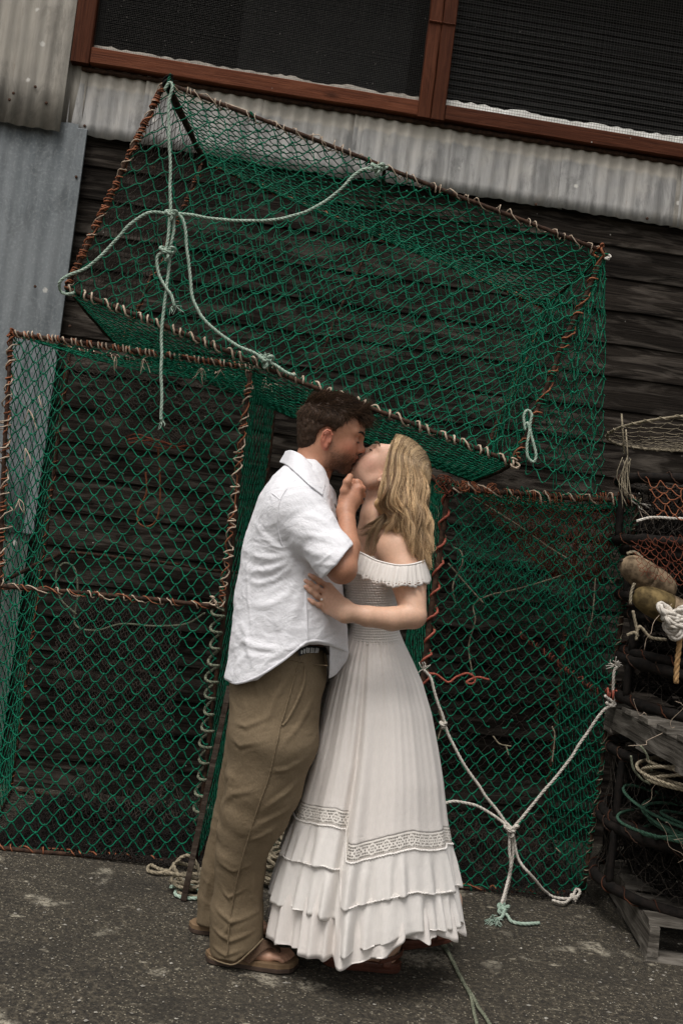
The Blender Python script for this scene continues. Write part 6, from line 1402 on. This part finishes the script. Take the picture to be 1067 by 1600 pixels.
# ---- dress
def mat_dress(name, col, trans=.15, crepe=True):
    m, nt, b = new_mat(name); t = NT(nt); v = t.coord('Object'); h = t.noise(t.coord('Object', (1, 1, .12)), 300, 3, .6); h2 = t.noise(v, 900, 2, .5)
    w = t.noise(v, 26, 4, .6, 1.0); c_ = t.mix(1.0, col, t.ramp(t.math('ADD', t.math('MULTIPLY', h, .5), t.math('MULTIPLY', h2, .5)), [(.35, .93), (.65, 1.04)]), 'MULTIPLY'); t.l(c_, b.inputs['Base Color'])
    b.inputs['Roughness'].default_value = .92; b.inputs['Specular IOR Level'].default_value = .12; b.inputs['Sheen Weight'].default_value = .1
    t.bump(b, t.math('ADD', t.math('MULTIPLY', h, .10), t.math('MULTIPLY', w, .22)), .7, .008)
    tr = t.n('ShaderNodeBsdfTranslucent'); t.l(c_, tr.inputs[0]); mx = t.n('ShaderNodeMixShader'); mx.inputs[0].default_value = trans; t.l(b.outputs[0], mx.inputs[1]); t.l(tr.outputs[0], mx.inputs[2]); t.l(mx.outputs[0], nt.nodes['Material Output'].inputs[0]); return m
M['dress'] = mat_dress('cream_gauze', (.875, .82, .775)); M['dress2'] = mat_dress('cream_cotton', (.90, .86, .82), .18)
# outline of the skirt: photo row, left edge, right edge on the silhouette
rowsk = np.array([(978, 548, 622), (1000, 543, 631), (1022, 533, 642), (1054, 521, 657), (1100, 508, 671), (1150, 496, 680), (1200, 483, 688), (1250, 469, 692), (1300, 455, 699), (1350, 441, 707), (1400, 430, 713), (1450, 421, 717), (1490, 417, 720), (1520, 414, 722)], float)
def skirt_ring(py, ths, push=0.0, fold=1.0, ph=0.0, hemw=0.0, depth=.80):
    """ring of points; py is the row where the ring meets the silhouette; world-horizontal"""
    l, r_ = np.interp(py, rowsk[:, 0], rowsk[:, 1]), np.interp(py, rowsk[:, 0], rowsk[:, 2]); t = np.clip((py-978)/540, 0, 1)
    cx = (l+r_)/2; cyy = py; C = W(cx, cyy, YW-.01); hw = (r_-l)/2*YW/FPX/math.cos(ROLL)*1.0+push; hd = hw*(depth+.42*(1-t)**1.6)
    a = ths
    # gathers: many fine at the waist, fewer deeper folds lower down
    g1 = np.sin(31*a+2.0*np.sin(3*a)+ph*.3)*.5+np.sin(47*a+1.3+1.5*np.sin(5*a))*.5
    w1 = (np.sin(9*a+1.1*np.sin(2*a+.6)+.7)+.55*np.sin(14*a+2.2+.8*np.sin(3*a)))*(.65+.45*np.sin(5*a+t*2+1)); w1 = np.sign(w1)*np.abs(w1)**.85
    w2 = np.sin(19*a+ph+1.2*np.sin(4*a))
    amp = (.0022*(1-t)**2.5*(1-np.exp(-t*30))+.0007)*g1+(.0020+.030*t**1.3)*w1*(1-np.exp(-t*10))*.62+(.0035*t)*w2
    rr = 1.0; dr = amp*fold
    deep = -.050*t**.8*np.exp(-((np.mod(a-R_(251)+math.pi, 2*math.pi)-math.pi)/.060)**2)+.018*t*np.exp(-((np.mod(a-R_(259)+math.pi, 2*math.pi)-math.pi)/.07)**2)    # the one deep pleat left of centre
    x = np.cos(a)*(hw+dr*.55+deep*.3); y = np.sin(a)*(hd)+np.sin(a)*(dr+deep)
    # sideways swing of folds
    return C+np.stack([x, y, np.zeros_like(x)], -1)
NT_ = 720
TH = np.linspace(0, 2*math.pi, NT_, endpoint=False)
def dip(a):
    """how far (in rows) the lace seam sits above or below a level line, with the step at the deep pleat"""
    d = np.interp(np.degrees(a) % 360, [0, 90, 180, 215, 240, 250.5, 253.5, 262, 280, 300, 330, 360], [12, 2, -8, -12, -17, -15, 27, 21, 8, 0, 5, 12])
    return d+2.0*np.sin(7*a+.5)
def skirt_mesh(name, v0, v1, push0, push1, mat, parent, n=60, fold=1.0, ph=0.0, seam=None, uvs=None, edge=None, flare=0.0, ph_extra=0, dips=(1, 1), ripple=0.0, rph=0, add1=None):
    """tube between two rows; v0/v1 rows at the silhouette, dips add the seam's drop"""
    P = []; ts = np.linspace(0, 1, n+1); D = dip(TH)
    for t in ts:
        py = v0+(v1-v0)*t; dd = D*(dips[0]*(1-t)+dips[1]*t)+(0 if add1 is None else add1*t); push = push0+(push1-push0)*t
        # rows per angle differ, so interpolate between rings
        lo_, hi_ = skirt_ring(py, TH, push, fold, ph), skirt_ring(min(py+40, 1519), TH, push, fold, ph); k = (dd/40)[:, None]; R__ = lo_*(1-k)+hi_*k
        if ripple:
            nr = np.stack([np.cos(TH), np.sin(TH), np.zeros(NT_)], -1); amp = ripple*(np.sin(np.pi*min(t*1.0, .5))**1.2)*(.35+.65*t)
            R__ = R__+nr*((np.sin(37*TH+rph+2*np.sin(5*TH+rph))*.55+np.sin(23*TH+rph*2+2*np.sin(4*TH))*.6)*amp)[:, None]
        if edge is not None and t > .999: R__ = R__+np.array([0, 0, 1.0])*(edge*(np.sin(9*TH+1.1*np.sin(2*TH+.6)+3.84)+.35*np.sin(29*TH)))[:, None]
        P.append(R__)
    P = np.array(P); th = .0007; nr = np.stack([np.cos(TH), np.sin(TH), np.zeros(NT_)], -1); m_ = len(ts); V = np.concatenate([P.reshape(-1, 3), (P[::-1]-nr[None]*th*1.5).reshape(-1, 3)]); tot = 2*m_
    i = np.arange(tot-1)[:, None]; j = np.arange(NT_)[None]; F = np.stack(np.broadcast_arrays(i*NT_+j, (i+1)*NT_+j, (i+1)*NT_+(j+1) % NT_, i*NT_+(j+1) % NT_), -1).reshape(-1, 4)
    uv = None
    if uvs: uu = TH/(2*math.pi)*uvs; uv = np.stack([np.tile(uu, tot), np.repeat(np.concatenate([ts, ts[::-1]]), NT_)], 1)
    return mesh_np(name, V, F, mat, parent, uv=uv)
LA, LB_ = 1266, 1288
skirt = skirt_mesh('skirt', 978, LA, 0, 0, M['dress'], woman, n=70, dips=(0, 1))
def mat_lace():
    m, nt, b = new_mat('crochet_lace'); t = NT(nt); tc = t.n('ShaderNodeTexCoord'); x, y, _ = t.xyz(tc.outputs['UV'])
    # diamonds with eyelets between them
    u = t.math('FRACT', x); du = t.math('ABSOLUTE', t.math('SUBTRACT', u, .5)); dv = t.math('ABSOLUTE', t.math('SUBTRACT', y, .5)); dia = t.math('ADD', t.math('MULTIPLY', du, 2.0), t.math('MULTIPLY', dv, 2.3))
    line = t.math('ABSOLUTE', t.math('SUBTRACT', dia, .80)); inner = t.math('ABSOLUTE', t.math('SUBTRACT', dia, .30)); solid = t.math('MAXIMUM', t.math('LESS_THAN', line, .12), t.math('LESS_THAN', inner, .10))
    edge = t.math('GREATER_THAN', dv, .43); solid = t.math('MAXIMUM', solid, edge)
    cr = t.math('LESS_THAN', t.math('ABSOLUTE', t.math('SUBTRACT', t.math('FRACT', t.math('MULTIPLY', x, 7.0)), .5)), .16); cr2 = t.math('LESS_THAN', t.math('ABSOLUTE', t.math('SUBTRACT', t.math('FRACT', t.math('MULTIPLY', y, 6.0)), .5)), .16)
    solid = t.math('MAXIMUM', solid, t.math('MAXIMUM', cr, cr2)); b.inputs['Base Color'].default_value = (.82, .77, .71, 1); b.inputs['Roughness'].default_value = .95; b.inputs['Specular IOR Level'].default_value = .1
    tp = t.n('ShaderNodeBsdfTransparent'); mx = t.n('ShaderNodeMixShader'); t.l(solid, mx.inputs[0]); t.l(tp.outputs[0], mx.inputs[1]); t.l(b.outputs[0], mx.inputs[2]); t.l(mx.outputs[0], nt.nodes['Material Output'].inputs[0]); return m
M['lace'] = mat_lace()
skirt_mesh('lace_band', LA-1, LB_+1, .001, .002, M['lace'], skirt, n=6, uvs=38)
skirt_mesh('ruffle_tier', LB_, 1352, .002, .006, M['dress2'], skirt, n=26, ripple=.0085, rph=1.0, edge=.003, dips=(1, 1.15))
skirt_mesh('ruffle_tier', 1346, 1420, .000, .006, M['dress2'], skirt, n=28, ripple=.0120, rph=3.1, edge=.006, dips=(1.1, 1.1), add1=np.interp(np.degrees(TH), [0, 60, 250, 275, 290, 330, 360], [-12, 0, 0, -2, -14, -16, -12]))
skirt_mesh('underskirt', 1372, 1446, -.006, -.001, M['dress'], skirt, n=22, ripple=.0110, rph=4.6, edge=.008, dips=(1.1, 1.12), add1=np.interp(np.degrees(TH), [0, 60, 120, 180, 215, 240, 250.5, 253.5, 270, 281, 292, 306, 318, 335, 350, 360], [-20, 0, 5, 22, 34, 36, 30, -8, -8, -12, -38, -22, -34, -24, -26, -20]))
def trim(row, push, dipk, rph, rip, name='ruffle_seam', r=.0022):
    D = dip(TH); lo_, hi_ = skirt_ring(row, TH, push), skirt_ring(row+40, TH, push); k = (D*dipk/40)[:, None]; P = lo_*(1-k)+hi_*k; nr = np.stack([np.cos(TH), np.sin(TH), np.zeros(NT_)], -1)
    P = P+nr*(np.sin(TH*170)*.0012)[:, None]+np.array([0, 0, 1])*(np.sin(TH*211)*.0014)[:, None]; mb = MB(); tube(mb, np.concatenate([P, P[:1]]), r, 5, False); mb.build(name, M['dress2'], skirt)
trim(LB_+2, .004, 1, 0, 0); trim(1350, .006, 1.13, 0, 0)
# slip behind the lace
skirt_mesh('slip', 1150, 1340, -.045, -.045, M['dress'], skirt, n=10, dips=(0, 1))
# bodice: smocked tube
BD = Sculpt(); bsec = [(592, 868, 42, .125), (588, 890, 44.5, .128), (583, 910, 46, .125), (580, 930, 44, .118), (582, 950, 40.5, .110), (585, 968, 38, .104), (585, 985, 38.5, .104), (586, 1000, 42, .108)]
BD.add(torso_f([W(a, b, 3.13) for a, b, _, _ in bsec], [rw(c_) for *_, c_, _ in bsec], [d_ for *_, d_ in bsec]), .01)
for sg in (-1, 1): BD.ell(W(560, 890, 3.13+sg*.062), None, (.055, .056, .055), .03)
bv, bq = BD.mesh((.0, 2.95, .95), (.30, 3.30, 1.36), .0026, 1); bn = vnormals(bv, bq); up_ = (bv-W(585, 985, 3.13))@Uv; ang = np.arctan2(bv[:, 1]-3.13, (bv-W(583, 940, 3.13))@Rv)
bv = bv+bn*(.0018*np.sin(up_/.0078*2*np.pi)+.0007*np.sin(ang*90+np.floor(up_/.0078+.25)*1.7))[:, None]; mesh_np('bodice', bv, bq, M['dress2'], woman)
# off-shoulder frill: rings round both upper arms and the chest
def frill():
    top = [W(557, 860, 3.01), W(572, 867, 2.965), W(588, 875, 2.925), W(605, 880, 2.892), W(622, 883, 2.872), W(640, 882, 2.870), W(655, 878, 2.898), W(661, 874, 2.955), W(644, 872, 3.06), W(634, 868, 3.13)]
    far = [W(640, 872, 3.20), W(645, 875, 3.28), W(625, 878, 3.35), W(600, 875, 3.34), W(570, 866, 3.28), W(548, 862, 3.22), W(541, 862, 3.14), W(547, 863, 3.06)]
    C = catmull(top+far+[top[0]], .0032)[:-1]; C = C[::1]; n = len(C); cen = W(597, 870, 3.13); T = np.gradient(C, axis=0); T /= np.linalg.norm(T, axis=1)[:, None]
    s = np.cumsum(np.linalg.norm(np.gradient(C, axis=0), axis=1)); up = Rv*.10+Uv*.995; N = np.cross(T, up); N /= np.linalg.norm(N, axis=1)[:, None]; out = C-cen
    N *= np.sign((N*out).sum(1))[:, None]; N = np.stack([np.convolve(np.r_[N[-8:, i], N[:, i], N[:8, i]], np.ones(17)/17, 'valid') for i in range(3)], 1); m_ = 15; P = []
    gath = np.sin(s/.0125*2*np.pi+1.5*np.sin(s/.07*6))+.6*np.sin(s/.021*6.28+1)
    for j in range(m_):
        t = j/(m_-1); Lh = .060; drop = Lh*t; o_ = .004+.020*t**.8+(.0010+.0042*t)*gath*np.sin(np.pi*min(t*1.2+.1, .5)); z_ = np.zeros(n)
        if t > .93: z_ = -.0035*np.abs(np.sin(s/.0115*np.pi))
        if j == 0: o_ = o_*0+.003
        P.append(C+N*np.asarray(o_)[:, None]-up*drop+up*np.asarray(z_)[:, None]+up*(.0035*np.sin(s/.05*6.28)*t)[:, None])
    P = np.array(P); V = np.concatenate([P.reshape(-1, 3), (P[::-1]-N[None]*.0018).reshape(-1, 3)]); tot = 2*m_; i = np.arange(tot-1)[:, None]; j = np.arange(n)[None]
    F = np.stack(np.broadcast_arrays(i*n+j, (i+1)*n+j, (i+1)*n+(j+1) % n, i*n+(j+1) % n), -1).reshape(-1, 4); tt = np.concatenate([np.linspace(0, 1, m_), np.linspace(1, 0, m_)])
    uv = np.stack([np.tile(s/.0115, tot), np.repeat(tt, n)], 1); m, nt, b = new_mat('eyelet_frill'); t = NT(nt); tc = t.n('ShaderNodeTexCoord'); x, y, _ = t.xyz(tc.outputs['UV'])
    def hole(xo, yc, r): 
        fx = t.math('SUBTRACT', t.math('FRACT', t.math('ADD', x, xo)), .5); fy = t.math('MULTIPLY', t.math('SUBTRACT', y, yc), 5.2); return t.math('LESS_THAN', t.math('ADD', t.math('MULTIPLY', fx, fx), t.math('MULTIPLY', fy, fy)), r*r)
    hol = t.math('MAXIMUM', t.math('MAXIMUM', hole(0, .90, .17), hole(.5, .84, .11)), hole(0, .79, .09)); b.inputs['Base Color'].default_value = (.82, .775, .73, 1); b.inputs['Roughness'].default_value = .92; b.inputs['Specular IOR Level'].default_value = .1
    h = t.noise(t.coord('Object', (1, 1, .15)), 260, 3, .6); t.bump(b, h, .5, .002)
    tr = t.n('ShaderNodeBsdfTranslucent'); tr.inputs[0].default_value = (.8, .75, .7, 1); m1 = t.n('ShaderNodeMixShader'); m1.inputs[0].default_value = .15; t.l(b.outputs[0], m1.inputs[1]); t.l(tr.outputs[0], m1.inputs[2])
    tp = t.n('ShaderNodeBsdfTransparent'); mx = t.n('ShaderNodeMixShader'); t.l(hol, mx.inputs[0]); t.l(m1.outputs[0], mx.inputs[1]); t.l(tp.outputs[0], mx.inputs[2]); t.l(mx.outputs[0], nt.nodes['Material Output'].inputs[0])
    fr = mesh_np('shoulder_frill', V, F, m, woman, uv=uv); mb = MB(); P0 = C+N*.0035; tube(mb, np.concatenate([P0, P0[:1]]), .0028, 6, False); mb.build('elastic_edge', M['dress2'], fr)
frill()
# her sandals: brown leather, thick soles
M['br_leather'] = simple_mat('reddish_leather', (.075, .022, .012), (.13, .042, .022), 40, .45); M['br_sole'] = simple_mat('reddish_sole', (.06, .020, .012), (.10, .034, .02), 40, .6)
def wsandal(heel, d, side, lift=0.0, bare=True):
    r, h, d, n = sandal(woman, heel-np.asarray(d)*.012, .255, d, side, [(.002, .012, 1.0, M['br_sole']), (.012, .021, .965, M['br_sole']), (.021, .030, 1.0, M['br_leather'])], wd=.092, lift=lift)
    def q(a, b_, c_): 
        return h+d*a*.255+n*b_+np.array([0, 0, c_+(lift*np.clip(1-a/.72, 0, 1)**1.3 if lift else 0)])
    for a in (.20, .74):
        G_ = [[q(a-.05, b_, z_), q(a+.05, b_, z_)] for b_, z_ in ((-.044, .022), (-.040, .045), (-.02, .066 if a > .5 else .085), (.0, .070 if a > .5 else .095), (.02, .066 if a > .5 else .085), (.040, .045), (.044, .022))]; cloth_patch(G_, 'strap', M['br_leather'], r, .003, 6, .0001)
    cloth_patch([[q(.30, -.042, .030), q(.30, -.042, .042)], [q(.08, -.040, .052), q(.08, -.040, .066)], [q(.0, 0, .058), q(.0, 0, .074)], [q(.08, .040, .052), q(.08, .040, .066)], [q(.30, .042, .030), q(.30, .042, .042)]], 'heel_strap', M['br_leather'], r, .003, 6, .0001)
    return q
wsandal(hw1, dw1, -1)
heel2 = np.array([W(712, 1466, 3.36)[0]-.012, 3.36, 0]); d2 = np.array([-1, .10, 0]); q2 = wsandal(heel2, d2, -1, lift=.055)
F2 = Sculpt(); n2_ = np.array([.1, 1, 0])
F2.cone(q2(.12, 0, .055), q2(.12, 0, .14), .030, .032, .03); F2.cone(q2(.12, 0, .055), q2(.45, .004, .052), .028, .026, .03); F2.cone(q2(.22, 0, .09), q2(.6, 0, .052), .028, .020, .03); F2.cone(q2(.5, 0, .048), q2(.78, .0, .042), .024, .018, .02)
for b0, a1, r in ((-.024, .97, .0110), (-.008, .96, .0085), (.006, .94, .0080), (.018, .91, .0075), (.029, .87, .007)): F2.cone(q2(.74, b0*.9, .042), q2(a1, b0, .040), r*1.1, r, .006)
F2.cone(q2(.12, 0, .12), W(668, 1425, 3.36), .030, .034, .03)
fv, fq = F2.mesh((.10, 3.10, .0), (.56, 3.50, .32), .0026, 2); fc = np.empty((len(fv), 3)); fc[:] = (.58, .37, .27); mesh_np('foot', fv, fq, M['skin_w'], woman, col=fc)

# ---- hair: dark-blonde core and long wavy strands
HW = Sculpt(); wloc = H_w.w
HW.ell(wloc(-.006, 0, .058), A_w, (.102, .085, .086), .01)
HW.chain([W(640, 735, 3.09), W(642, 790, 3.10), W(648, 830, 3.10)], [rw(24), rw(17), rw(11)], .03)
def wcut(p):
    l = H_w.loc(p); x, y, z = l[:, 0], np.abs(l[:, 1]), l[:, 2]; g = np.interp(z, [-.12, -.05, -.02, .02, .05, .085, .12], [-.04, -.02, .004, .022, .045, .066, .066]); g = g-np.maximum(y-.045, 0)*.6; return -np.where(z < .118, x-g, -.05)
HW.add(wcut, .004, -1); hv2, hq2 = HW.mesh(H_w.T-[.22, .16, .22], H_w.T+[.22, .16, .20], .0032, 2); hn2 = vnormals(hv2, hq2); hv2 = hv2-hn2*.003
M['hair_bl'] = mat_tinted('blonde_hair', .42, 300, .1, .12, spec=.45); hair_w = mesh_np('hair', hv2, hq2, M['hair_bl'], woman, col=np.tile([[.13, .080, .040]], (len(hv2), 1)))
# guides: root on the hairline/parting, then photo-space control points
def gd(root, pts): return [root]+[W(x, y, Y) for x, y, Y in pts]
par = lambda t, y: wloc(-.006+.105*math.cos(R_(35+118*t)), y, .058+.089*math.sin(R_(35+118*t)))
guides = []
near_g = [  # (parting position, control points)
    (0.00, [(610, 701, 3.005), (605, 726, 2.985), (600, 752, 2.975), (597, 775, 2.975), (598, 792, 2.98), (605, 806, 2.975), (600, 820, 2.98)]),
    (0.04, [(613, 702, 3.000), (609, 730, 2.98), (602, 756, 2.965), (605, 775, 2.96), (613, 792, 2.96), (617, 812, 2.955), (611, 834, 2.955)]),
    (0.10, [(617, 704, 2.995), (612, 735, 2.97), (606, 762, 2.955), (612, 785, 2.95), (622, 802, 2.945), (628, 825, 2.94), (636, 846, 2.935)]),
    (0.18, [(623, 706, 2.99), (620, 738, 2.965), (615, 765, 2.95), (620, 790, 2.94), (634, 812, 2.935), (641, 838, 2.93), (648, 862, 2.925)]),
    (0.28, [(628, 708, 2.99), (630, 740, 2.965), (626, 768, 2.95), (632, 792, 2.94), (642, 815, 2.935), (646, 842, 2.93), (657, 880, 2.92)]),
    (0.40, [(636, 712, 2.995), (640, 744, 2.97), (636, 772, 2.955), (645, 798, 2.945), (650, 824, 2.94), (652, 850, 2.935), (662, 890, 2.93)]),
    (0.55, [(645, 718, 3.01), (650, 748, 2.985), (647, 776, 2.97), (655, 802, 2.96), (656, 828, 2.955), (660, 850, 2.95), (666, 882, 2.95)]),
    (0.72, [(653, 726, 3.03), (660, 752, 3.01), (656, 780, 3.00), (663, 806, 2.99), (660, 830, 2.985), (668, 850, 2.985), (662, 862, 2.99)]),
    (0.90, [(659, 738, 3.06), (666, 762, 3.05), (662, 788, 3.04), (667, 812, 3.03), (664, 835, 3.03), (670, 852, 3.03), (666, 866, 3.03)])]
for t, pts in near_g: guides.append((par(t, -.004), gd(par(t, -.012), pts)))
def push_out(P, m, it=3):
    sh_ = P.shape; q = P.reshape(-1, 3).copy(); e = .002
    for _ in range(it):
        d = HW.ev(q); b_ = d < m
        if not b_.any(): break
        x = q[b_]; g = np.stack([HW.ev(x+np.eye(3)[i]*e)-HW.ev(x-np.eye(3)[i]*e) for i in range(3)], 1); g /= np.linalg.norm(g, axis=1)[:, None]+1e-9; q[b_] = x+g*(m-d[b_]+rng.random(b_.sum())*.002)[:, None]
    return q.reshape(sh_)
n_st = 12000; gi = np.array([catmull([np.asarray(p) for p in g], .02)[:] if False else spl_v(np.linspace(0, len(g)-1.0001, 30), np.array(g)) for _, g in guides])
u = rng.uniform(0, len(gi)-1.001, n_st); i0 = u.astype(int); f = (u-i0)[:, None, None]; P = gi[i0]*(1-f)+gi[i0+1]*f
tt = np.linspace(0, 1, 30); cl = rng.integers(0, 70, n_st); clr = np.random.default_rng(5); cph, cam_, cfr, cof = clr.uniform(0, 6.28, 70), clr.uniform(.5, 1.35, 70), clr.uniform(2.2, 3.0, 70), clr.normal(size=(70, 3))
uc = clr.uniform(0, len(gi)-1.001, 70); cph = 2.6*np.sin(uc*1.7)+1.1*clr.normal(size=70); cfr = 2.1+.25*clr.normal(size=70); near_c = np.abs(u[:, None]-uc[None]).argsort(1)[:, 0]; cl = np.where(rng.random(n_st) < .9, near_c, cl); pull = .62*tt**.7
ucl = uc[cl]; j0 = ucl.astype(int); fc_ = (ucl-j0)[:, None, None]; PC_ = gi[j0]*(1-fc_)+gi[j0+1]*fc_; P = P*(1-pull[None, :, None])+PC_*pull[None, :, None]
wv = (np.sin(tt[None]*cfr[cl][:, None]*6.28+cph[cl][:, None])*cam_[cl][:, None])*(.0135*np.clip(tt*2.4-.45, 0, 1))[None]
wz = (np.cos(tt[None]*cfr[cl][:, None]*6.28+cph[cl][:, None])*cam_[cl][:, None])*(.0080*np.clip(tt*2.6-.5, 0, 1))[None]
P = P+wv[..., None]*Rv+wz[..., None]*np.array([0, 1.0, 0])+(cof[cl]*[.008, .014, .004])[:, None]*np.clip(tt*2, 0, 1)[None, :, None]
P = P+(rng.normal(size=(n_st, 1, 3))*[.0030, .008, .0030])*(.35+tt[None, :, None])+np.array([0, 1.0, 0])*(rng.random((n_st, 1, 1))*.016)
P = P+smooth_rand(n_st*30, 5).reshape(n_st, 30, 3)*.0008*tt[None, :, None]
P = push_out(P, .0035)
lenf = 1-.30*rng.random(n_st)**1.6; P = np.array([spl_v(np.clip(tt*lf, 0, .999)*29, p) for p, lf in zip(P, lenf)])
tone = np.clip(.52+.30*clr.normal(size=70)[cl]+.16*rng.normal(size=n_st), 0, 1)[:, None]; base = np.array([.22, .128, .062])*(1-tone)+np.array([.92, .66, .375])*tone
n30 = 30*3; colr = np.repeat(base[:, None], 30, 1); rootd = np.clip(1-tt*3.2, 0, 1)[None, :, None]; colr = colr*(1-.45*rootd); colr = colr*(1+.12*tt[None, :, None])
o = tubes_np(P, np.full(n_st, .00062), np.ones((n_st, 3)), 'hair_strands', M['hair_bl'], hair_w, 3, taper=np.concatenate([np.full(22, 1.0), np.linspace(1, .3, 8)]))
cc = np.ones((n_st*30*3, 4), np.float32); cc[:, :3] = np.repeat(colr.reshape(-1, 3), 3, axis=0); o.data.color_attributes['tint'].data.foreach_set('color', cc.ravel())
# flyaways
fi = rng.choice(n_st, 260); Pf = P[fi]+(rng.normal(size=(260, 1, 3))*[.012, .012, .006])*tt[None, :, None]**1.2+smooth_rand(260*30, 7).reshape(260, 30, 3)*.006*tt[None, :, None]; tubes_np(Pf, np.full(260, .00042), np.tile([[.55, .42, .27]], (260, 1)), 'flyaway_hair', M['hair_bl'], hair_w)
# far side and back fall, and the thin brown wisps in front of her chest
def extra(gl, n, spread, tone_rng, r=.0010, wav=.006):
    g = np.array([spl_v(np.linspace(0, len(q)-1.0001, 24), np.array(q)) for q in gl]); t_ = np.linspace(0, 1, 24); i = rng.integers(0, len(g), n); P = g[i]+rng.normal(size=(n, 1, 3))*np.array(spread)*(.4+t_[None, :, None]); ph = rng.uniform(0, 6, n)
    P = P+(np.sin(t_[None]*15+ph[:, None]*.6)*wav*t_[None])[..., None]*Rv; P = push_out(P, .0015); lf = rng.uniform(.6, 1, n); P = np.array([spl_v(np.clip(t_*a, 0, .999)*23, p) for p, a in zip(P, lf)])
    tn = rng.uniform(*tone_rng, n)[:, None]; c_ = np.array([.14, .085, .045])*(1-tn)+np.array([.52, .37, .21])*tn; tubes_np(P, np.full(n, r), c_, 'hair_strands', M['hair_bl'], hair_w)
extra([gd(par(t, .02), [(640+10*t, 730, 3.16), (645+14*t, 770, 3.19), (642+16*t, 815, 3.19), (648+14*t, 855, 3.18)]) for t in (.2, .5, .8, 1.0)]+[gd(par(t, 0), [(640+18*t, 722+8*t, 3.06), (648+14*t, 765, 3.06), (646+16*t, 815, 3.05), (650+14*t, 862, 3.03)]) for t in (.5, .8, 1.0)], 1300, (.008, .014, .004), (0, .7))
extra([gd(W(606, 795, 2.99), [(600, 808, 2.975), (590, 818, 2.975), (580, 832, 2.985), (576, 846, 2.99), (572, 862, 2.985), (574, 876, 2.965)]), gd(W(612, 800, 2.98), [(602, 812, 2.965), (592, 824, 2.96), (588, 840, 2.965), (584, 856, 2.97), (578, 872, 2.965)]), gd(W(608, 798, 2.98), [(590, 812, 2.985), (575, 822, 3.0), (562, 829, 3.02)]), gd(W(606, 800, 2.98), [(588, 820, 2.985), (574, 832, 3.0), (560, 836, 3.02)])], 240, (.0035, .003, .0035), (.05, .6), .0008, .004)
